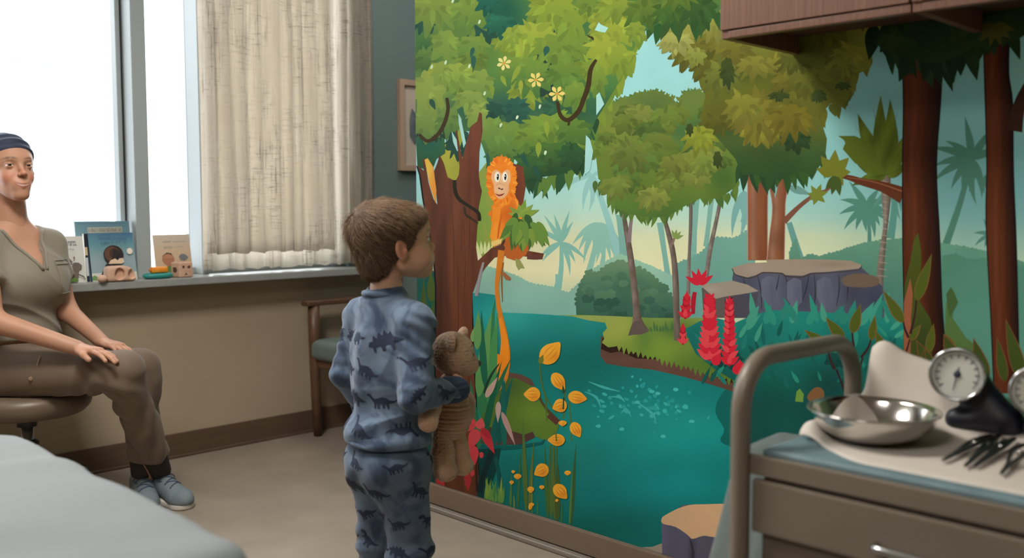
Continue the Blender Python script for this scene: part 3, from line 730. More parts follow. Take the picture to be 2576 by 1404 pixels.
def head_prims(ch):
    if ch:      # child
        P = [(P_ell((-.014,0,.019),(.090,.073,.077)),.01), (P_ell((.034,0,.028),(.052,.056,.048)),.02), (P_ell((.030,0,-.040),(.050,.052,.053)),.02),
             (P_cap((.0,.040,-.055),(.056,.008,-.079),.019,.015),.02), (P_cap((.0,-.040,-.055),(.056,-.008,-.079),.019,.015),.02), (P_ell((.069,0,-.078),(.014,.016,.014)),.02),
             (P_ell((.050,.034,-.046),.025),.02), (P_ell((.050,-.034,-.046),.025),.02),
             (P_cap((.072,0,.002),(.084,0,-.022),.0065,.0085),.018), (P_ell((.0885,0,-.0255),(.0088,.0095,.0088)),.010), (P_ell((.083,.008,-.029),.0058),.006), (P_ell((.083,-.008,-.029),.0058),.006),
             (P_ell((.074,0,-.053),(.018,.024,.018)),.014), (P_cap((.084,-.011,-.0475),(.0905,0,-.0460),.0042),.004), (P_cap((.084,.011,-.0475),(.0905,0,-.0460),.0042),.004), (P_cap((.082,-.009,-.056),(.0880,0,-.0560),.0050),.003), (P_cap((.082,.009,-.056),(.0880,0,-.0560),.0050),.003)]
        E = [(.064,.029,-.001),(.064,-.029,-.001)]; er = .0118; ear = (-.012,.073,-.018); es = .95; lid = .0130
    else:
        P = [(P_ell((-.020,0,.028),(.095,.076,.086)),.01), (P_ell((.030,0,.020),(.056,.058,.060)),.02), (P_ell((.038,0,-.045),(.050,.047,.068)),.02),
             (P_cap((.0,.046,-.060),(.062,.012,-.099),.016,.013),.02), (P_cap((.0,-.046,-.060),(.062,-.012,-.099),.016,.013),.02), (P_ell((.074,0,-.098),(.016,.020,.015)),.02),
             (P_ell((.054,.031,-.036),(.021,.021,.021)),.02), (P_ell((.054,-.031,-.036),(.021,.021,.021)),.02), (P_cap((.074,.028,.021),(.076,-.028,.021),.010),.02),
             (P_cap((.080,0,.008),(.100,0,-.026),.0070,.0080),.014), (P_ell((.104,0,-.030),(.0095,.0090,.0080)),.008), (P_ell((.095,.0105,-.033),.0062),.006), (P_ell((.095,-.0105,-.033),.0062),.006),
             (P_ell((.076,0,-.066),(.018,.030,.022)),.016), (P_cap((.082,-.024,-.0600),(.0945,0,-.0630),.0025,.0040),.005), (P_cap((.082,.024,-.0600),(.0945,0,-.0630),.0025,.0040),.005), (P_cap((.081,-.020,-.065),(.0925,0,-.0730),.0030,.0050),.005), (P_cap((.081,.020,-.065),(.0925,0,-.0730),.0030,.0050),.005)]
        E = [(.071,.031,.000),(.071,-.031,.000)]; er = .0122; ear = (-.010,.077,-.012); es = 1.1; lid = .0136
    for s in (1,-1):
        R = Matrix.Rotation(s*math.radians(-22),3,'Z') @ Matrix.Rotation(math.radians(-12),3,'Y')
        P.append((P_ell((ear[0],s*ear[1],ear[2]),(.0175*es,.0062*es,.027*es),R),.005))
    base = union(P, .01)
    def f(p):
        d = base(p)
        for s in (1,-1):
            R = Matrix.Rotation(s*math.radians(-22),3,'Z')
            d = smax(d, -P_ell((ear[0]+.004,s*(ear[1]+.0085),ear[2]+.002),(.0100*es,.0085*es,.0175*es),R)(p), .002)
            d = smin(d, P_ell((ear[0]+.012,s*(ear[1]+.001),ear[2]-.004),(.004,.003,.006))(p), .004)
            e = E[0] if s > 0 else E[1]
            d = smax(d, -P_ell((e[0]+(.022 if ch else .024),e[1]+s*.002,e[2]+.001),(.016,.017,.0105))(p), .012)     # socket
            l = P_ell(e, lid)(p)
            slit = np.abs(p[:,2]-e[2]+(.001 if ch else .0005))-(.0042 if ch else .0024)-.0*(p[:,0])
            d = smin(d, smax(l, -np.maximum(slit, e[0]+(.0055 if ch else .001)-p[:,0]), .001), .003)
        return d
    return f, E, er
def skin_head(p, ch, base, lip, brow):
    c = np.tile(np.array(rgb(base)), (len(p), 1)); red = (214,128,104)
    c = mixc(c, np.clip(.55*(gs(p,(.07,.038,-.04),(.03,.022,.02))+gs(p,(.07,-.038,-.04),(.03,.022,.02)))+.5*gs(p,(.10,0,-.028),(.02,.012,.012)),0,1), red)
    e = (-.01,.077,-.014); c = mixc(c, .5*np.clip(gs(p,e,(.03,.015,.035))+gs(p,(e[0],-e[1],e[2]),(.03,.015,.035)),0,1), (196,108,84))
    if ch:
        c = mixc(c, np.clip(1.3*gs(p,(.09,0,-.0465),(.012,.013,.0045))+1.3*gs(p,(.088,0,-.057),(.012,.011,.0050)),0,1)*(p[:,0]>.07), lip)
        bz, bx, by, bs = .021, .07, .030, (.03,.017,.0035)
    else:
        yy = np.abs(p[:,1]); zc_ = -.0690+yy*yy*14.
        t = np.clip(1.3*np.exp(-((p[:,2]-zc_)/.0078)**4)*np.exp(-(yy/.025)**6),0,1)*(p[:,0]>.07); c = mixc(c, t*.62, lip)
        t = np.exp(-((p[:,2]-zc_-.0004)/.0019)**2)*np.exp(-(yy/.019)**6)*(p[:,0]>.075); c = mixc(c, np.clip(t,0,.85), (222,206,192))
        t = np.exp(-((p[:,2]-zc_-.0030)/.0009)**2)*np.exp(-(yy/.025)**6)*(p[:,0]>.075); c = mixc(c, np.clip(t,0,.6), (110,60,52))
        bz, bx, by, bs = .0245, .08, .031, (.03,.0185,.0032)
    for s in (1,-1):
        yy = (p[:,1]*s-by); zz = p[:,2]-bz-.0035*np.cos(yy*90)+.003
        t = np.exp(-(zz/bs[2])**2)*np.exp(-(yy/bs[1])**4)*(p[:,0]>bx-.035); c = mixc(c, .8*np.clip(t,0,1), brow)
        E_ = (.078,s*.031,.0) if not ch else (.072,s*.029,-.001)
        c = mixc(c, .35*gs(p,E_,(.02,.017,.011)), (150,92,70))
        t = np.exp(-((p[:,2]-E_[2]-(.0042 if ch else .0032))/.0012)**2)*np.exp(-((p[:,1]-E_[1])/.0125)**4)*(p[:,0]>E_[0]-.012); c = mixc(c, .9*np.clip(t,0,1), (44,30,24))
    return c
def eyes(parent, E, er, M, iris, look=(1,0,0)):
    for e in E:
        v = []; b = bmesh.new(); bmesh.ops.create_uvsphere(b, u_segments=28, v_segments=20, radius=er)
        V = np.array([x.co[:] for x in b.verts]); F = [[x.index for x in f.verts] for f in b.faces]; b.free()
        l = np.array(look, float); l /= np.linalg.norm(l); d = (V/er) @ l
        c = np.tile(np.array(rgb((226,220,212))), (len(V),1)); c[d > .86] = rgb(iris); c[d > .955] = rgb((16,12,10))
        V = xfa(V+np.array(e), M)
        me = bpy.data.meshes.new('eye'); me.from_pydata(V.tolist(), [], F); a = me.color_attributes.new(name='col', type='FLOAT_COLOR', domain='POINT')
        a.data.foreach_set('color', np.concatenate([c, np.ones((len(c),1))],1).astype(np.float32).ravel()); mesh_obj('eye', me, M_eye, parent, smooth=True)
def hand_prims(w, d, n, thumb, L=.18, curl=(.2,.3,.25), spread=.10, thumb_out=.7, fold=(1,1,1,1)):
    """w wrist, d direction of the fingers, n palm side normal, thumb: +1/-1 side; L hand length"""
    w = Vector(w); d = Vector(d).normalized(); n = Vector(n); n = (n-d*n.dot(d)).normalized(); s = d.cross(n)*thumb; k = L/.18; P = []
    P.append((P_cap(w-d*.012*k, w+d*.02*k, .021*k, .022*k, fl=(n,.72)),.01))
    P.append((P_ell(w+d*.052*k+n*.002*k, (.045*k,.037*k,.0145*k), Matrix((d,s,n)).transposed()),.016))
    P.append((P_cap(w+d*.025*k+s*.022*k+n*.006*k, w+d*.045*k+s*.026*k+n*.006*k, .014*k),.014))
    for i, (off, ln, r) in enumerate(((.027,.070,.0084),(.009,.079,.0086),(-.009,.073,.0083),(-.026,.058,.0074))):
        a = spread*(1.5-i)*.6; dd = (d*math.cos(a)+s*math.sin(a)); p = w+d*(.080-.006*abs(i-1))*k+s*off*k
        P.append((P_cap(w+d*.045*k+s*off*.8*k-n*.002*k, p-n*.003*k, .0095*k, r*k*1.12),.008)); ang = 0
        for j, fr in enumerate((.45,.31,.24)):
            ang += curl[j]*fold[i]; q = p+(dd*math.cos(ang)+n*math.sin(ang))*ln*fr*k
            P.append((P_cap(p, q, r*k*(1-.09*j), r*k*(.93-.09*j)),.0028)); p = q
    p = w+d*.03*k+s*.030*k+n*.006*k; dd = (d*math.cos(thumb_out)+s*math.sin(thumb_out))
    for j, ln in enumerate((.036,.028)):
        q = p+(dd+n*.2*(j+1)-s*.35*j).normalized()*ln*k; P.append((P_cap(p, q, (.0118-.002*j)*k, (.0100-.0015*j)*k),.006)); p = q
    return P
def bounds(pts, m): a = np.array([list(p) for p in pts]); return tuple(a.min(0)-m), tuple(a.max(0)+m)
def strands(name, roots, dirs, normals, n, length, rad, cols, m, parent, M, seed=1, lift=.15, curlf=.25, seg=6):
    rg = np.random.default_rng(seed); I = rg.integers(0, len(roots), n); P = roots[I]+rg.normal(0,.0008,(n,3)); D = dirs[I]+rg.normal(0,.16,(n,3)); Nn = normals[I]
    D /= np.linalg.norm(D,axis=1)[:,None]; Ln = length[I]*rg.uniform(.7,1.15,n); V = np.zeros((n,seg+1,3,3)); C = np.zeros((n,seg+1,3,3))
    cc = cols[0]+(cols[1]-cols[0])*np.clip(rg.beta(1.6,2.2,n),0,1)[:,None]; side = np.cross(D,Nn); cv = rg.normal(0,curlf,n)
    for k in range(seg+1):
        t = k/seg; pos = P+D*(Ln*t)[:,None]+Nn*((lift*Ln*t*(1.05-t*1.0))+.0012)[:,None]-Nn*(Ln*Ln*t*t*4.2)[:,None]+side*(cv*Ln*t*t*.5)[:,None]; r = rad*(1-.8*t)
        for j in range(3):
            a = 2*PI*j/3; V[:,k,j] = pos+side*(r*math.cos(a))+Nn*(r*math.sin(a)); C[:,k,j] = cc*(.82+.3*t)
    Q = []
    base = (np.arange(n)*(seg+1)*3)[:,None]
    for k in range(seg):
        for j in range(3):
            a = k*3+j; b_ = k*3+(j+1)%3; Q.append(base+np.array([a,b_,b_+3,a+3])[None])
    return xfa(V.reshape(-1,3),M), np.concatenate(Q), C.reshape(-1,3)
def add_prints(o, shapes, m, h=.004, lift=.0009):
    """flat fabric prints pressed on to the garment mesh; shapes: (outline, origin point, outward dir, up, scale, spin)"""
    me = o.data; bm = bmesh.new(); bm.from_mesh(me); bt = BVHTree.FromBMesh(bm); me.materials.append(m)
    for outl, org, dr, up, sc_, spin in shapes:
        dr = Vector(dr).normalized(); u = Vector(up).cross(dr).normalized(); v = dr.cross(u); cs, sn = math.cos(spin), math.sin(spin)
        pts = [Vector(((x*cs-y*sn)*sc_, (x*sn+y*cs)*sc_)) for x, y in outl]
        # subdivide outline
        P = []
        for a, b_ in zip(pts, pts[1:]+pts[:1]):
            k = max(1, int((b_-a).length/h)); P += [a+(b_-a)*i/k for i in range(k)]
        n0 = len(P); xs = [p.x for p in P]; ys = [p.y for p in P]; x = min(xs)
        while x < max(xs):
            y = min(ys)
            while y < max(ys): P.append(Vector((x,y))); y += h
            x += h
        vv, ee, ff = delaunay_2d_cdt(P, [(i,(i+1)%n0) for i in range(n0)], [list(range(n0))], 1, 1e-6)[:3]
        H = []
        for p in vv:
            o_ = Vector(org)+u*p.x+v*p.y+dr*.15; hit = bt.ray_cast(o_, -dr, .30)
            H.append(None if hit[0] is None or hit[1].dot(dr) < .12 else hit[0]+hit[1]*lift)
        vs = [None if q is None else bm.verts.new(q) for q in H]
        for f in ff:
            t = [vs[i] for i in f]
            if any(q is None for q in t) or max((t[i].co-t[i-1].co).length for i in range(len(t))) > h*3.2: continue
            try: fc = bm.faces.new(t)
            except ValueError: continue
            fc.normal_update()
            if fc.normal.dot(dr) < 0: fc.normal_flip()
            fc.material_index = 1; fc.smooth = True
    bm.to_mesh(me); bm.free()
DINO_L = [(-1.,.35),(-.92,.47),(-.78,.46),(-.66,.30),(-.52,.12),(-.30,.16),(0,.24),(.28,.16),(.50,.0),(.75,-.05),(1.05,.06),(.80,-.16),(.55,-.2),(.40,-.22),(.40,-.5),(.28,-.5),(.24,-.26),(.12,-.24),(.12,-.48),(.0,-.48),(-.03,-.22),(-.2,-.2),(-.22,-.5),(-.34,-.5),(-.38,-.18),(-.44,-.2),(-.46,-.48),(-.57,-.48),(-.57,-.12),(-.72,.12),(-.84,.30)]
DINO_T = [(-.95,.35),(-.9,.55),(-.62,.62),(-.42,.5),(-.3,.28),(0,.22),(.3,.1),(.65,.02),(1.05,.14),(.7,-.12),(.35,-.18),(.22,-.32),(.3,-.6),(.1,-.6),(.04,-.34),(-.12,-.34),(-.14,-.6),(-.34,-.6),(-.24,-.3),(-.36,-.08),(-.5,-.02),(-.6,-.16),(-.64,-.02),(-.5,.16),(-.55,.32),(-.8,.3)]
DINO_S = [(-1.,-.1),(-.9,.1),(-.7,.12),(-.62,.42),(-.44,.2),(-.3,.5),(-.12,.28),(.04,.55),(.2,.28),(.38,.42),(.46,.16),(.75,.02),(1.05,-.1),(.7,-.16),(.45,-.16),(.4,-.5),(.24,-.5),(.2,-.22),(-.1,-.24),(-.12,-.5),(-.3,-.5),(-.36,-.2),(-.6,-.2),(-.66,-.46),(-.78,-.44),(-.78,-.16)]
# ------------------------------------------------------------------ the boy (local frame: x forward, y left, origin on the floor)
BX, BY = 1.41, 1.828
TB = Matrix.Translation((BX,BY,0)); CSK = (214,166,138)
boy = thing('person', (BX,BY,0), 'small brown-haired boy in blue dinosaur pyjamas standing with his back turned, hugging a knitted bear', 'person')
V3 = Vector
shL, elL, wrL = V3((0,.104,.778)), V3((-.015,.148,.630)), V3((.045,.146,.515))
shR, elR, wrR = V3((0,-.104,.778)), V3((-.035,-.142,.622)), V3((.108,-.122,.612))
hipL_, knL, anL = V3((0,.050,.43)), V3((.012,.060,.235)), V3((-.005,.062,.055))
hipR_, knR, anR = V3((0,-.050,.43)), V3((.012,-.060,.235)), V3((-.005,-.062,.055))
def boy_trunk(o=0., loose=0.):
    P = [(P_ell((-.002,0,.70),(.066+o,.086+o,.10+o)),.05), (P_ell((.006,0,.60),(.068+o+loose,.082+o+loose,.10+o)),.05), (P_ell((-.004,0,.485),(.070+o+loose,.088+o+loose,.075+o)),.05),
         (P_cap((-.008,.03,.806),shL,.030+o,.029+o),.03), (P_cap((-.008,-.03,.806),shR,.030+o,.029+o),.03)]
    return P
def boy_arm(a, b_, c, o=0.): return [(P_cap(a,b_,.032+o,.027+o),.03), (P_cap(b_,c,.027+o,.020+o*1.0),.02)]
def boy_leg(a, b_, c, o=0., lo=0.): return [(P_cap(a,b_,.052+o,.036+o+lo),.04), (P_cap(b_,c,.036+o+lo,.026+o+lo),.02)]
skinc = lambda base: (lambda p: np.tile(np.array(rgb(base)),(len(p),1))*(1+.05*nz(p,30)[:,None]))
bodyf = union([(P_cap((-.012,0,.75),(-.004,0,.86),.040,.038),.03)]+boy_trunk()+boy_arm(shL,elL,wrL)+boy_arm(shR,elR,wrR)+boy_leg(hipL_,knL,anL)+boy_leg(hipR_,knR,anR)
              +[(P_cap(anL+V3((-.01,0,-.022)),anL+V3((.085,.008,-.034)),.026,.020,fl=((0,0,1),.9)),.02), (P_cap(anR+V3((-.01,0,-.022)),anR+V3((.085,-.008,-.034)),.026,.020,fl=((0,0,1),.9)),.02)], .03)
parts = [net_arr(lambda p: smax(bodyf(p), .002-p[:,2], .002), (-.13,-.23,-.01), (.19,.23,.93), .0062, skinc(CSK), M=TB)]
hp = hand_prims(wrR, (.75,.62,.02), (-.62,.75,0), 1, L=.115, curl=(.5,.6,.4), thumb_out=.12)
parts.append(net_arr(union(hp,.004), *bounds([wrR, wrR+V3((.10,.09,0))], .05), .0022, skinc(CSK), M=TB))
hp = hand_prims(wrL, (.45,-.25,-.85), (.2,-.9,.1), 1, L=.115, curl=(.35,.4,.3))
parts.append(net_arr(union(hp,.004), *bounds([wrL, wrL+V3((.06,-.04,-.10))], .05), .0022, skinc(CSK), M=TB))
hf, E, er = head_prims(True)
HB = Matrix.Translation((BX+.014,BY-.0,.969)) @ frame3((.927,-.375,.10)).to_4x4()
_r = ray(998, 607); hO = CO+_r*((BX+BY+.004)/(_r.x+_r.y)); HB = Matrix.Translation(hO) @ frame3((.927,-.375,.10)).to_4x4() @ Matrix.Scale(.95,4)
parts.append(net_arr(hf, (-.13,-.10,-.115), (.12,.10,.115), .0021, lambda p: skin_head(p, True, CSK, (190,104,92), (112,84,62)), M=HB))
# neck joins head and trunk
nk0 = V3((BX-.010,BY,.76)); nk1 = HB @ V3((-.030,0,-.050)); nf = union([P_cap(nk0,nk1,.043,.030), P_cap(nk1, HB @ V3((.012,0,-.058)), .030,.028)], .02)
parts.append(net_arr(nf, *bounds([nk0,nk1], .06), .004, skinc(CSK)))
boy_body = joined('body', parts, M_skin, boy)
eyes(boy, E, er, HB, (70,80,84), (1,0,.25))
# pyjamas
def pyj(name, c1, c2, c3):
    g = N(name); b_ = g.n('ShaderNodeBsdfPrincipled', Roughness=.85); b_.inputs['Sheen Weight'].default_value = .15
    n1 = g.n('ShaderNodeTexNoise', Scale=13., Detail=3., Distortion=1.2); g.l(coord(g), n1.inputs['Vector']); g.l(ramp(g, n1.outputs[0], [(.38,c3),(.46,c2),(.56,c1)]), b_.inputs['Base Color'])
    n2 = g.n('ShaderNodeTexNoise', Scale=700., Detail=2.); g.l(coord(g), n2.inputs['Vector']); bp = g.n('ShaderNodeBump', Strength=.25, Distance=.001); g.l(n2.outputs[0], bp.inputs['Height']); g.l(bp.outputs[0], b_.inputs['Normal'])
    g.l(b_.outputs[0], g.out.inputs[0]); return g.m
M_pyj = pyj('pyjama_jersey', (96,114,136), (74,92,116), (52,69,95)); M_pyjp = pyj('pyjama_jersey_lower', (86,102,122), (69,85,107), (51,67,91)); M_dino = mat('dinosaur_ink', (36,48,72), .85, col2=(28,38,60), nscale=30)
def fold_top(v, n):
    z = v[:,2]; x = v[:,0]-BX*0; y = v[:,1]
    a = nz(v,15,2)*.0030+.0032*np.sin(z*70+nz(v,9,4)*3.2+y*24)*np.exp(-((z-.53)/.07)**2)+.003*np.sin(y*70+z*12+nz(v,8,1)*2)*np.exp(-((z-.66)/.13)**2)
    rdg = lambda s: (1-np.abs(np.sin(s)))**2.2
    a += .0045*rdg(z*42+y*16+nz(v,10,7)*1.8)*np.exp(-((z-.55)/.06)**2)*(np.abs(y) < .11)+.0035*rdg(y*34-z*22*np.sign(y)+nz(v,9,5)*1.5)*np.exp(-((z-.70)/.06)**2)*(np.abs(y) < .1)
    arm = np.exp(-((np.abs(y)-.145)/.03)**2); a += arm*.0020*np.sin(z*150+x*120+nz(v,20,3)*2.5)
    return a
topf0 = union(boy_trunk(.011,.008)+[(P_cap((-.012,0,.73),(-.008,0,.826),.056,.050),.03), (P_ell((-.004,0,.495),(.086,.100,.05)),.04)]+boy_arm(shL,elL,wrL,.007)+boy_arm(shR,elR,wrR,.011), .03)
topf = lambda p: smax(smax(topf0(p), .487-p[:,2]-.06*(p[:,1])*0-.02*np.abs(p[:,0]), .006)*1., -(P_cap((-.010,0,.885),(.004,0,.97),.047,.056)(p)), .004)
sh = net_obj('pyjama_top', lambda p: np.where(p[:,2] < .475, np.maximum(topf0(p), .478-p[:,2])+0, topf(p)), (-.14,-.24,.44), (.20,.24,.86), .0042, M_pyj, boy, disp=fold_top, xf=TB)
def ring(b, c, nrm, rx, ry, r, seg=40, fl=1.):
    nrm = Vector(nrm).normalized(); u = Vector((0,1,0)); u = (u-nrm*u.dot(nrm)).normalized(); v = nrm.cross(u)
    tube(b, [Vector(c)+u*ry*math.cos(2*PI*k/seg)+v*rx*math.sin(2*PI*k/seg) for k in range(seg)], r, 10, closed=True); return b
b = BM(); ring(b, (BX-.008,BY,.838), (.10,0,1), .047, .050, .0080); bm_obj('collar', b, M_pyj, sh)
M_cuff = mat('pyjama_cuff', (46,62,88), .85, bump=.3, bscale=300)
def cuffo(a, c, name='cuff', r=.029, ln=.034, m=M_cuff, par=None, h=.003):
    d = (c-a).normalized(); net_obj(name, P_cap(c-d*ln, c+d*.002, r, r*.94), *bounds([c-d*ln,c], .05), h, m, par, xf=TB, disp=lambda v,n: .0008*np.sin(v[:,2]*500)+.0012*nz(v,40))
cuffo(elR, wrR, r=.0325, par=sh); cuffo(elL, wrL, par=sh)
b = BM()
hemf = lambda t: (BX-.004+.0925*math.cos(t), BY+.108*math.sin(t), .492+.003*math.sin(3*t))
tube(b, [hemf(2*PI*k/60) for k in range(60)], .0062, 8, closed=True); bm_obj('hem', b, M_pyj, sh)
def fold_leg(v, n):
    z = v[:,2]; return nz(v,17,6)*.0042+.0045*np.sin(z*95+nz(v,11,3)*2.6+v[:,1]*20)*np.exp(-((z-.20)/.075)**2)+.0028*np.sin(v[:,1]*60+z*45+nz(v,9)*2)*np.exp(-((z-.36)/.07)**2)
pf = union([(P_ell((-.008,0,.445),(.088,.103,.075)),.03), (P_ell((-.036,.040,.425),(.056,.056,.062)),.02), (P_ell((-.036,-.040,.425),(.056,.056,.062)),.02)]+boy_leg(hipL_,knL,anL,.010,.006)+boy_leg(hipR_,knR,anR,.010,.006), .018)
pants = net_obj('pyjama_trousers', lambda p: smax(smax(pf(p), p[:,2]-.515, .006), .05-p[:,2], .004), (-.14,-.17,.03), (.14,.17,.54), .0042, M_pyjp, boy, disp=fold_leg, xf=TB)
for a, c in ((knL,anL),(knR,anR)): cuffo(a, c+V3((0,0,.012)), 'ankle_cuff', .036, .03, M_cuff, pants)
# prints, pressed on from several sides
rnd = random.Random(7)
def scatter(o, levels, sc_, offs, cx=BX, cy=BY):
    out = []
    for li, z in enumerate(levels):
        for k in range(6):
            a = math.radians(k*60+li*33+offs); d = Vector((math.cos(a),math.sin(a),0))
            out.append((rnd.choice([DINO_L,DINO_T,DINO_S]), (cx,cy,z), d, (0,0,1), sc_*rnd.uniform(.8,1.15), rnd.uniform(-.45,.45)+(PI if rnd.random() < .12 else 0)))
    return out
add_prints(sh, scatter(sh, (.53,.60,.67,.74), .038, 10)+[(DINO_L,(BX-.03,BY-.14,.70),(-.5,-1,.0),(0,0,1),.036,.3), (DINO_T,(BX+.05,BY-.13,.617),(-.4,-1,.1),(0,0,1),.030,-.1), (DINO_S,(BX-.02,BY-.13,.635),(-.7,-1,-.1),(0,0,1),.026,.8), (DINO_L,(BX,BY+.15,.66),(-.5,1,0),(0,0,1),.03,1.2)], M_dino)
add_prints(pants, scatter(pants, (.45,.385), .038, 0)+[(rnd.choice([DINO_L,DINO_T,DINO_S]), (BX,BY+s*.06,z), (math.cos(a),math.sin(a),0), (0,0,1), .030, rnd.uniform(-.6,.6)) for s in (1,-1) for z in (.31,.24,.165,.10) for a in (2.2,3.7,5.2,.5)], M_dino)
# hair
hair0 = union([(P_ell((-.018,0,.018),(.093,.076,.080)),.01), (P_ell((-.060,0,-.036),(.045,.056,.058)),.03), (P_ell((.034,.0,.044),(.050,.054,.036)),.03), (P_ell((-.045,0,.040),(.073,.068,.056)),.03)], .02)
def hairf(p):
    z = p[:,2]; xh = np.interp(z, [-.10,-.055,-.035,-.014,.004,.02,.034,.05,.09], [-.040,-.032,.000,.020,.034,.044,.058,.080,.10])
    d = smax(hair0(p), p[:,0]-xh, .006); d = smax(d, -.098-z-.25*(p[:,0]+.06), .006)
    for s in (1,-1): d = smax(d, -P_ell((-.008,s*.082,-.024),(.024,.022,.030))(p), .004)
    return d
cH = (np.array(rgb((96,72,54))), np.array(rgb((176,146,116))))
M_hair = mat('hair_brown', (90,64,44), .55, attr='col', spec=.4)
v, q = net(hairf, (-.15,-.11,-.11), (.12,.11,.13), .003)
e = .002; g_ = np.stack([hairf(v+np.eye(3)[i]*e)-hairf(v-np.eye(3)[i]*e) for i in range(3)], 1); g_ /= np.maximum(np.linalg.norm(g_,axis=1),1e-9)[:,None]
whorl = np.array([-.088,-.012,.075]); away = v-whorl; away /= np.linalg.norm(away,axis=1)[:,None]
flow = away+np.array([.35,-.25,-.25]); flow = flow-g_*(flow*g_).sum(1)[:,None]; flow /= np.maximum(np.linalg.norm(flow,axis=1),1e-6)[:,None]
surf = g_[:,2] > -.9; out = hair0(v) > -.004; sel = np.where(surf & out)[0]
shade = .72+.18*nz(v,60,2)
shell = (xfa(v,HB), q, cH[0][None]*.7*shade[:,None])
lenm = .020+.020*np.clip((v[:,2]+.02)/.1,0,1)
# back and side hair is cut shorter; the tips stay clear of the face
edge = np.interp(v[:,2], [-.09,-.03,0,.03,.06,.1],[-.04,-.02,.02,.04,.07,.1])-v[:,0]; lenm = np.minimum(lenm, .006+np.maximum(edge,0)*.9)
st_ = strands('hair', v[sel], flow[sel], g_[sel], 8500, lenm[sel], .00052, cH, M_hair, boy, HB, seed=4, lift=.16)
tuft = np.where((v[:,0] < -.085) & (v[:,2] > -.03) & out)[0]
st2 = strands('hair', v[tuft], (flow+g_*.55)[tuft], g_[tuft], 260, np.full(len(tuft),.030), .00035, (cH[0],cH[1]), M_hair, boy, HB, seed=5, lift=.5)
joined('hair', [shell, st_, st2], M_hair, boy)
# ------------------------------------------------------------------ the knitted bear under his arm
def knit(name, c1, c2, sc_=1., kind='cable'):
    g = N(name); b_ = g.n('ShaderNodeBsdfPrincipled', Roughness=.95); b_.inputs['Sheen Weight'].default_value = .3
    w1 = g.n('ShaderNodeTexWave', wave_type='BANDS', bands_direction='Z', Scale=38.*sc_, Distortion=.8, Detail=1.); g.l(coord(g), w1.inputs['Vector'])
    w2 = g.n('ShaderNodeTexVoronoi', Scale=170.*sc_); g.l(coord(g,(1,1,.8)), w2.inputs['Vector'])
    n1 = g.n('ShaderNodeTexNoise', Scale=22., Detail=3.); g.l(coord(g), n1.inputs['Vector']); g.l(ramp(g, n1.outputs[0], [(.3,c1),(.7,c2)]), b_.inputs['Base Color'])
    mx = g.n('ShaderNodeMath', operation='MULTIPLY_ADD'); g.l(w1.outputs['Fac'], mx.inputs[0]); mx.inputs[1].default_value = 1. if kind == 'rib' else .25; g.l(w2.outputs['Distance'], mx.inputs[2])
    bp = g.n('ShaderNodeBump', Strength=.75, Distance=.0035); g.l(mx.outputs[0], bp.inputs['Height']); g.l(bp.outputs[0], b_.inputs['Normal']); g.l(b_.outputs[0], g.out.inputs[0]); return g.m
M_knit = knit('bear_knit', (186,148,120), (204,166,136)); M_rib = knit('bear_rib_knit', (182,142,110), (198,158,126), .85, 'rib')
bc = V3((BX+.150,BY-.052,0)); bear = thing('teddy_bear', (bc.x,bc.y,.41), 'brown knitted teddy bear with ribbed belly tucked under the boy\'s arm', 'toy')
def bl(px, py, dd=0.): p = at(px, py, (bc-CO).dot(CF)/1.+dd); return p
D0 = (V3((bc.x,bc.y,.6))-CO).dot(CF)
def bp_(px, py, dd=0.): return at(px, py, D0+dd)
# body
A, B_ = bp_(1132,965), bp_(1133,1060)
net_obj('body', union([(P_ell((A+B_)/2+V3((0,0,-.004)),(.040,.050,.078)),.02), (P_ell(B_+V3((0,0,.008)),(.044,.052,.050)),.03)], .03), *bounds([A,B_], .09), .0032, M_rib, bear, disp=lambda v,n: .0012*np.sin(v[:,2]*430))
hc = bp_(1138, 888, -.0); HF = frame3((.80,-.60,-.16)); HBr = Matrix.Translation(hc) @ HF.to_4x4()
def Lp(x,y,z): return (x,y,z)
headf = union([(P_ell((0,0,0),(.055,.055,.053)),.01), (P_ell((.040,0,-.024),(.030,.028,.024)),.012), (P_ell((.018,0,-.020),(.04,.045,.032)),.02)], .02)
net_obj('head', headf, (-.09,-.08,-.08), (.10,.08,.08), .0026, M_knit, bear, xf=HBr, disp=lambda v,n: .0006*nz(v,180))
for s, c in ((1,(.022,.036,.043)), (-1,(-.012,-.046,.030))):
    R = Matrix.Rotation(-s*.5,3,'X') @ Matrix.Rotation(.35,3,'Z'); ef = union([P_ell(c,(.012,.021,.026),R)], .01)
    if s < 0: cc_ = Vector(c); f_ = lambda p, c=c, R=R: smax(P_ell(c,(.0115,.024,.030),R)(p), -P_ell((c[0]+.010,c[1]-.006,c[2]-.001),(.009,.015,.019),R)(p), .004)
    else: f_ = lambda p, c=c, R=R: smax(P_ell(c,(.0115,.022,.022),R)(p), -P_ell((c[0]+.012,c[1],c[2]),(.009,.014,.014),R)(p), .004)
    net_obj('ear', f_, tuple(Vector(c)-V3((.045,)*3)), tuple(Vector(c)+V3((.045,)*3)), .0022, M_knit, bear, xf=HBr)
for s in (1,-1):
    b = BM(); bmesh.ops.create_uvsphere(b, u_segments=18, v_segments=12, radius=.0062)
    for v_ in b.verts: v_.co = HBr @ (Vector((v_.co.x*.6,v_.co.y,v_.co.z*1.15))+V3((.0475,s*.024,.004)))
    bm_obj('eye', b, mat('bear_eye', (40,26,20), .3) if s > 0 else bpy.data.materials['bear_eye'], bear, smooth=True)
b = BM(); bmesh.ops.create_uvsphere(b, u_segments=20, v_segments=14, radius=.0095)
for v_ in b.verts: v_.co = HBr @ (Vector((v_.co.x*.8,v_.co.y*1.1,v_.co.z*.85))+V3((.068,0,-.017)))
bm_obj('nose', b, mat('bear_nose', (72,60,42), .4), bear, smooth=True)
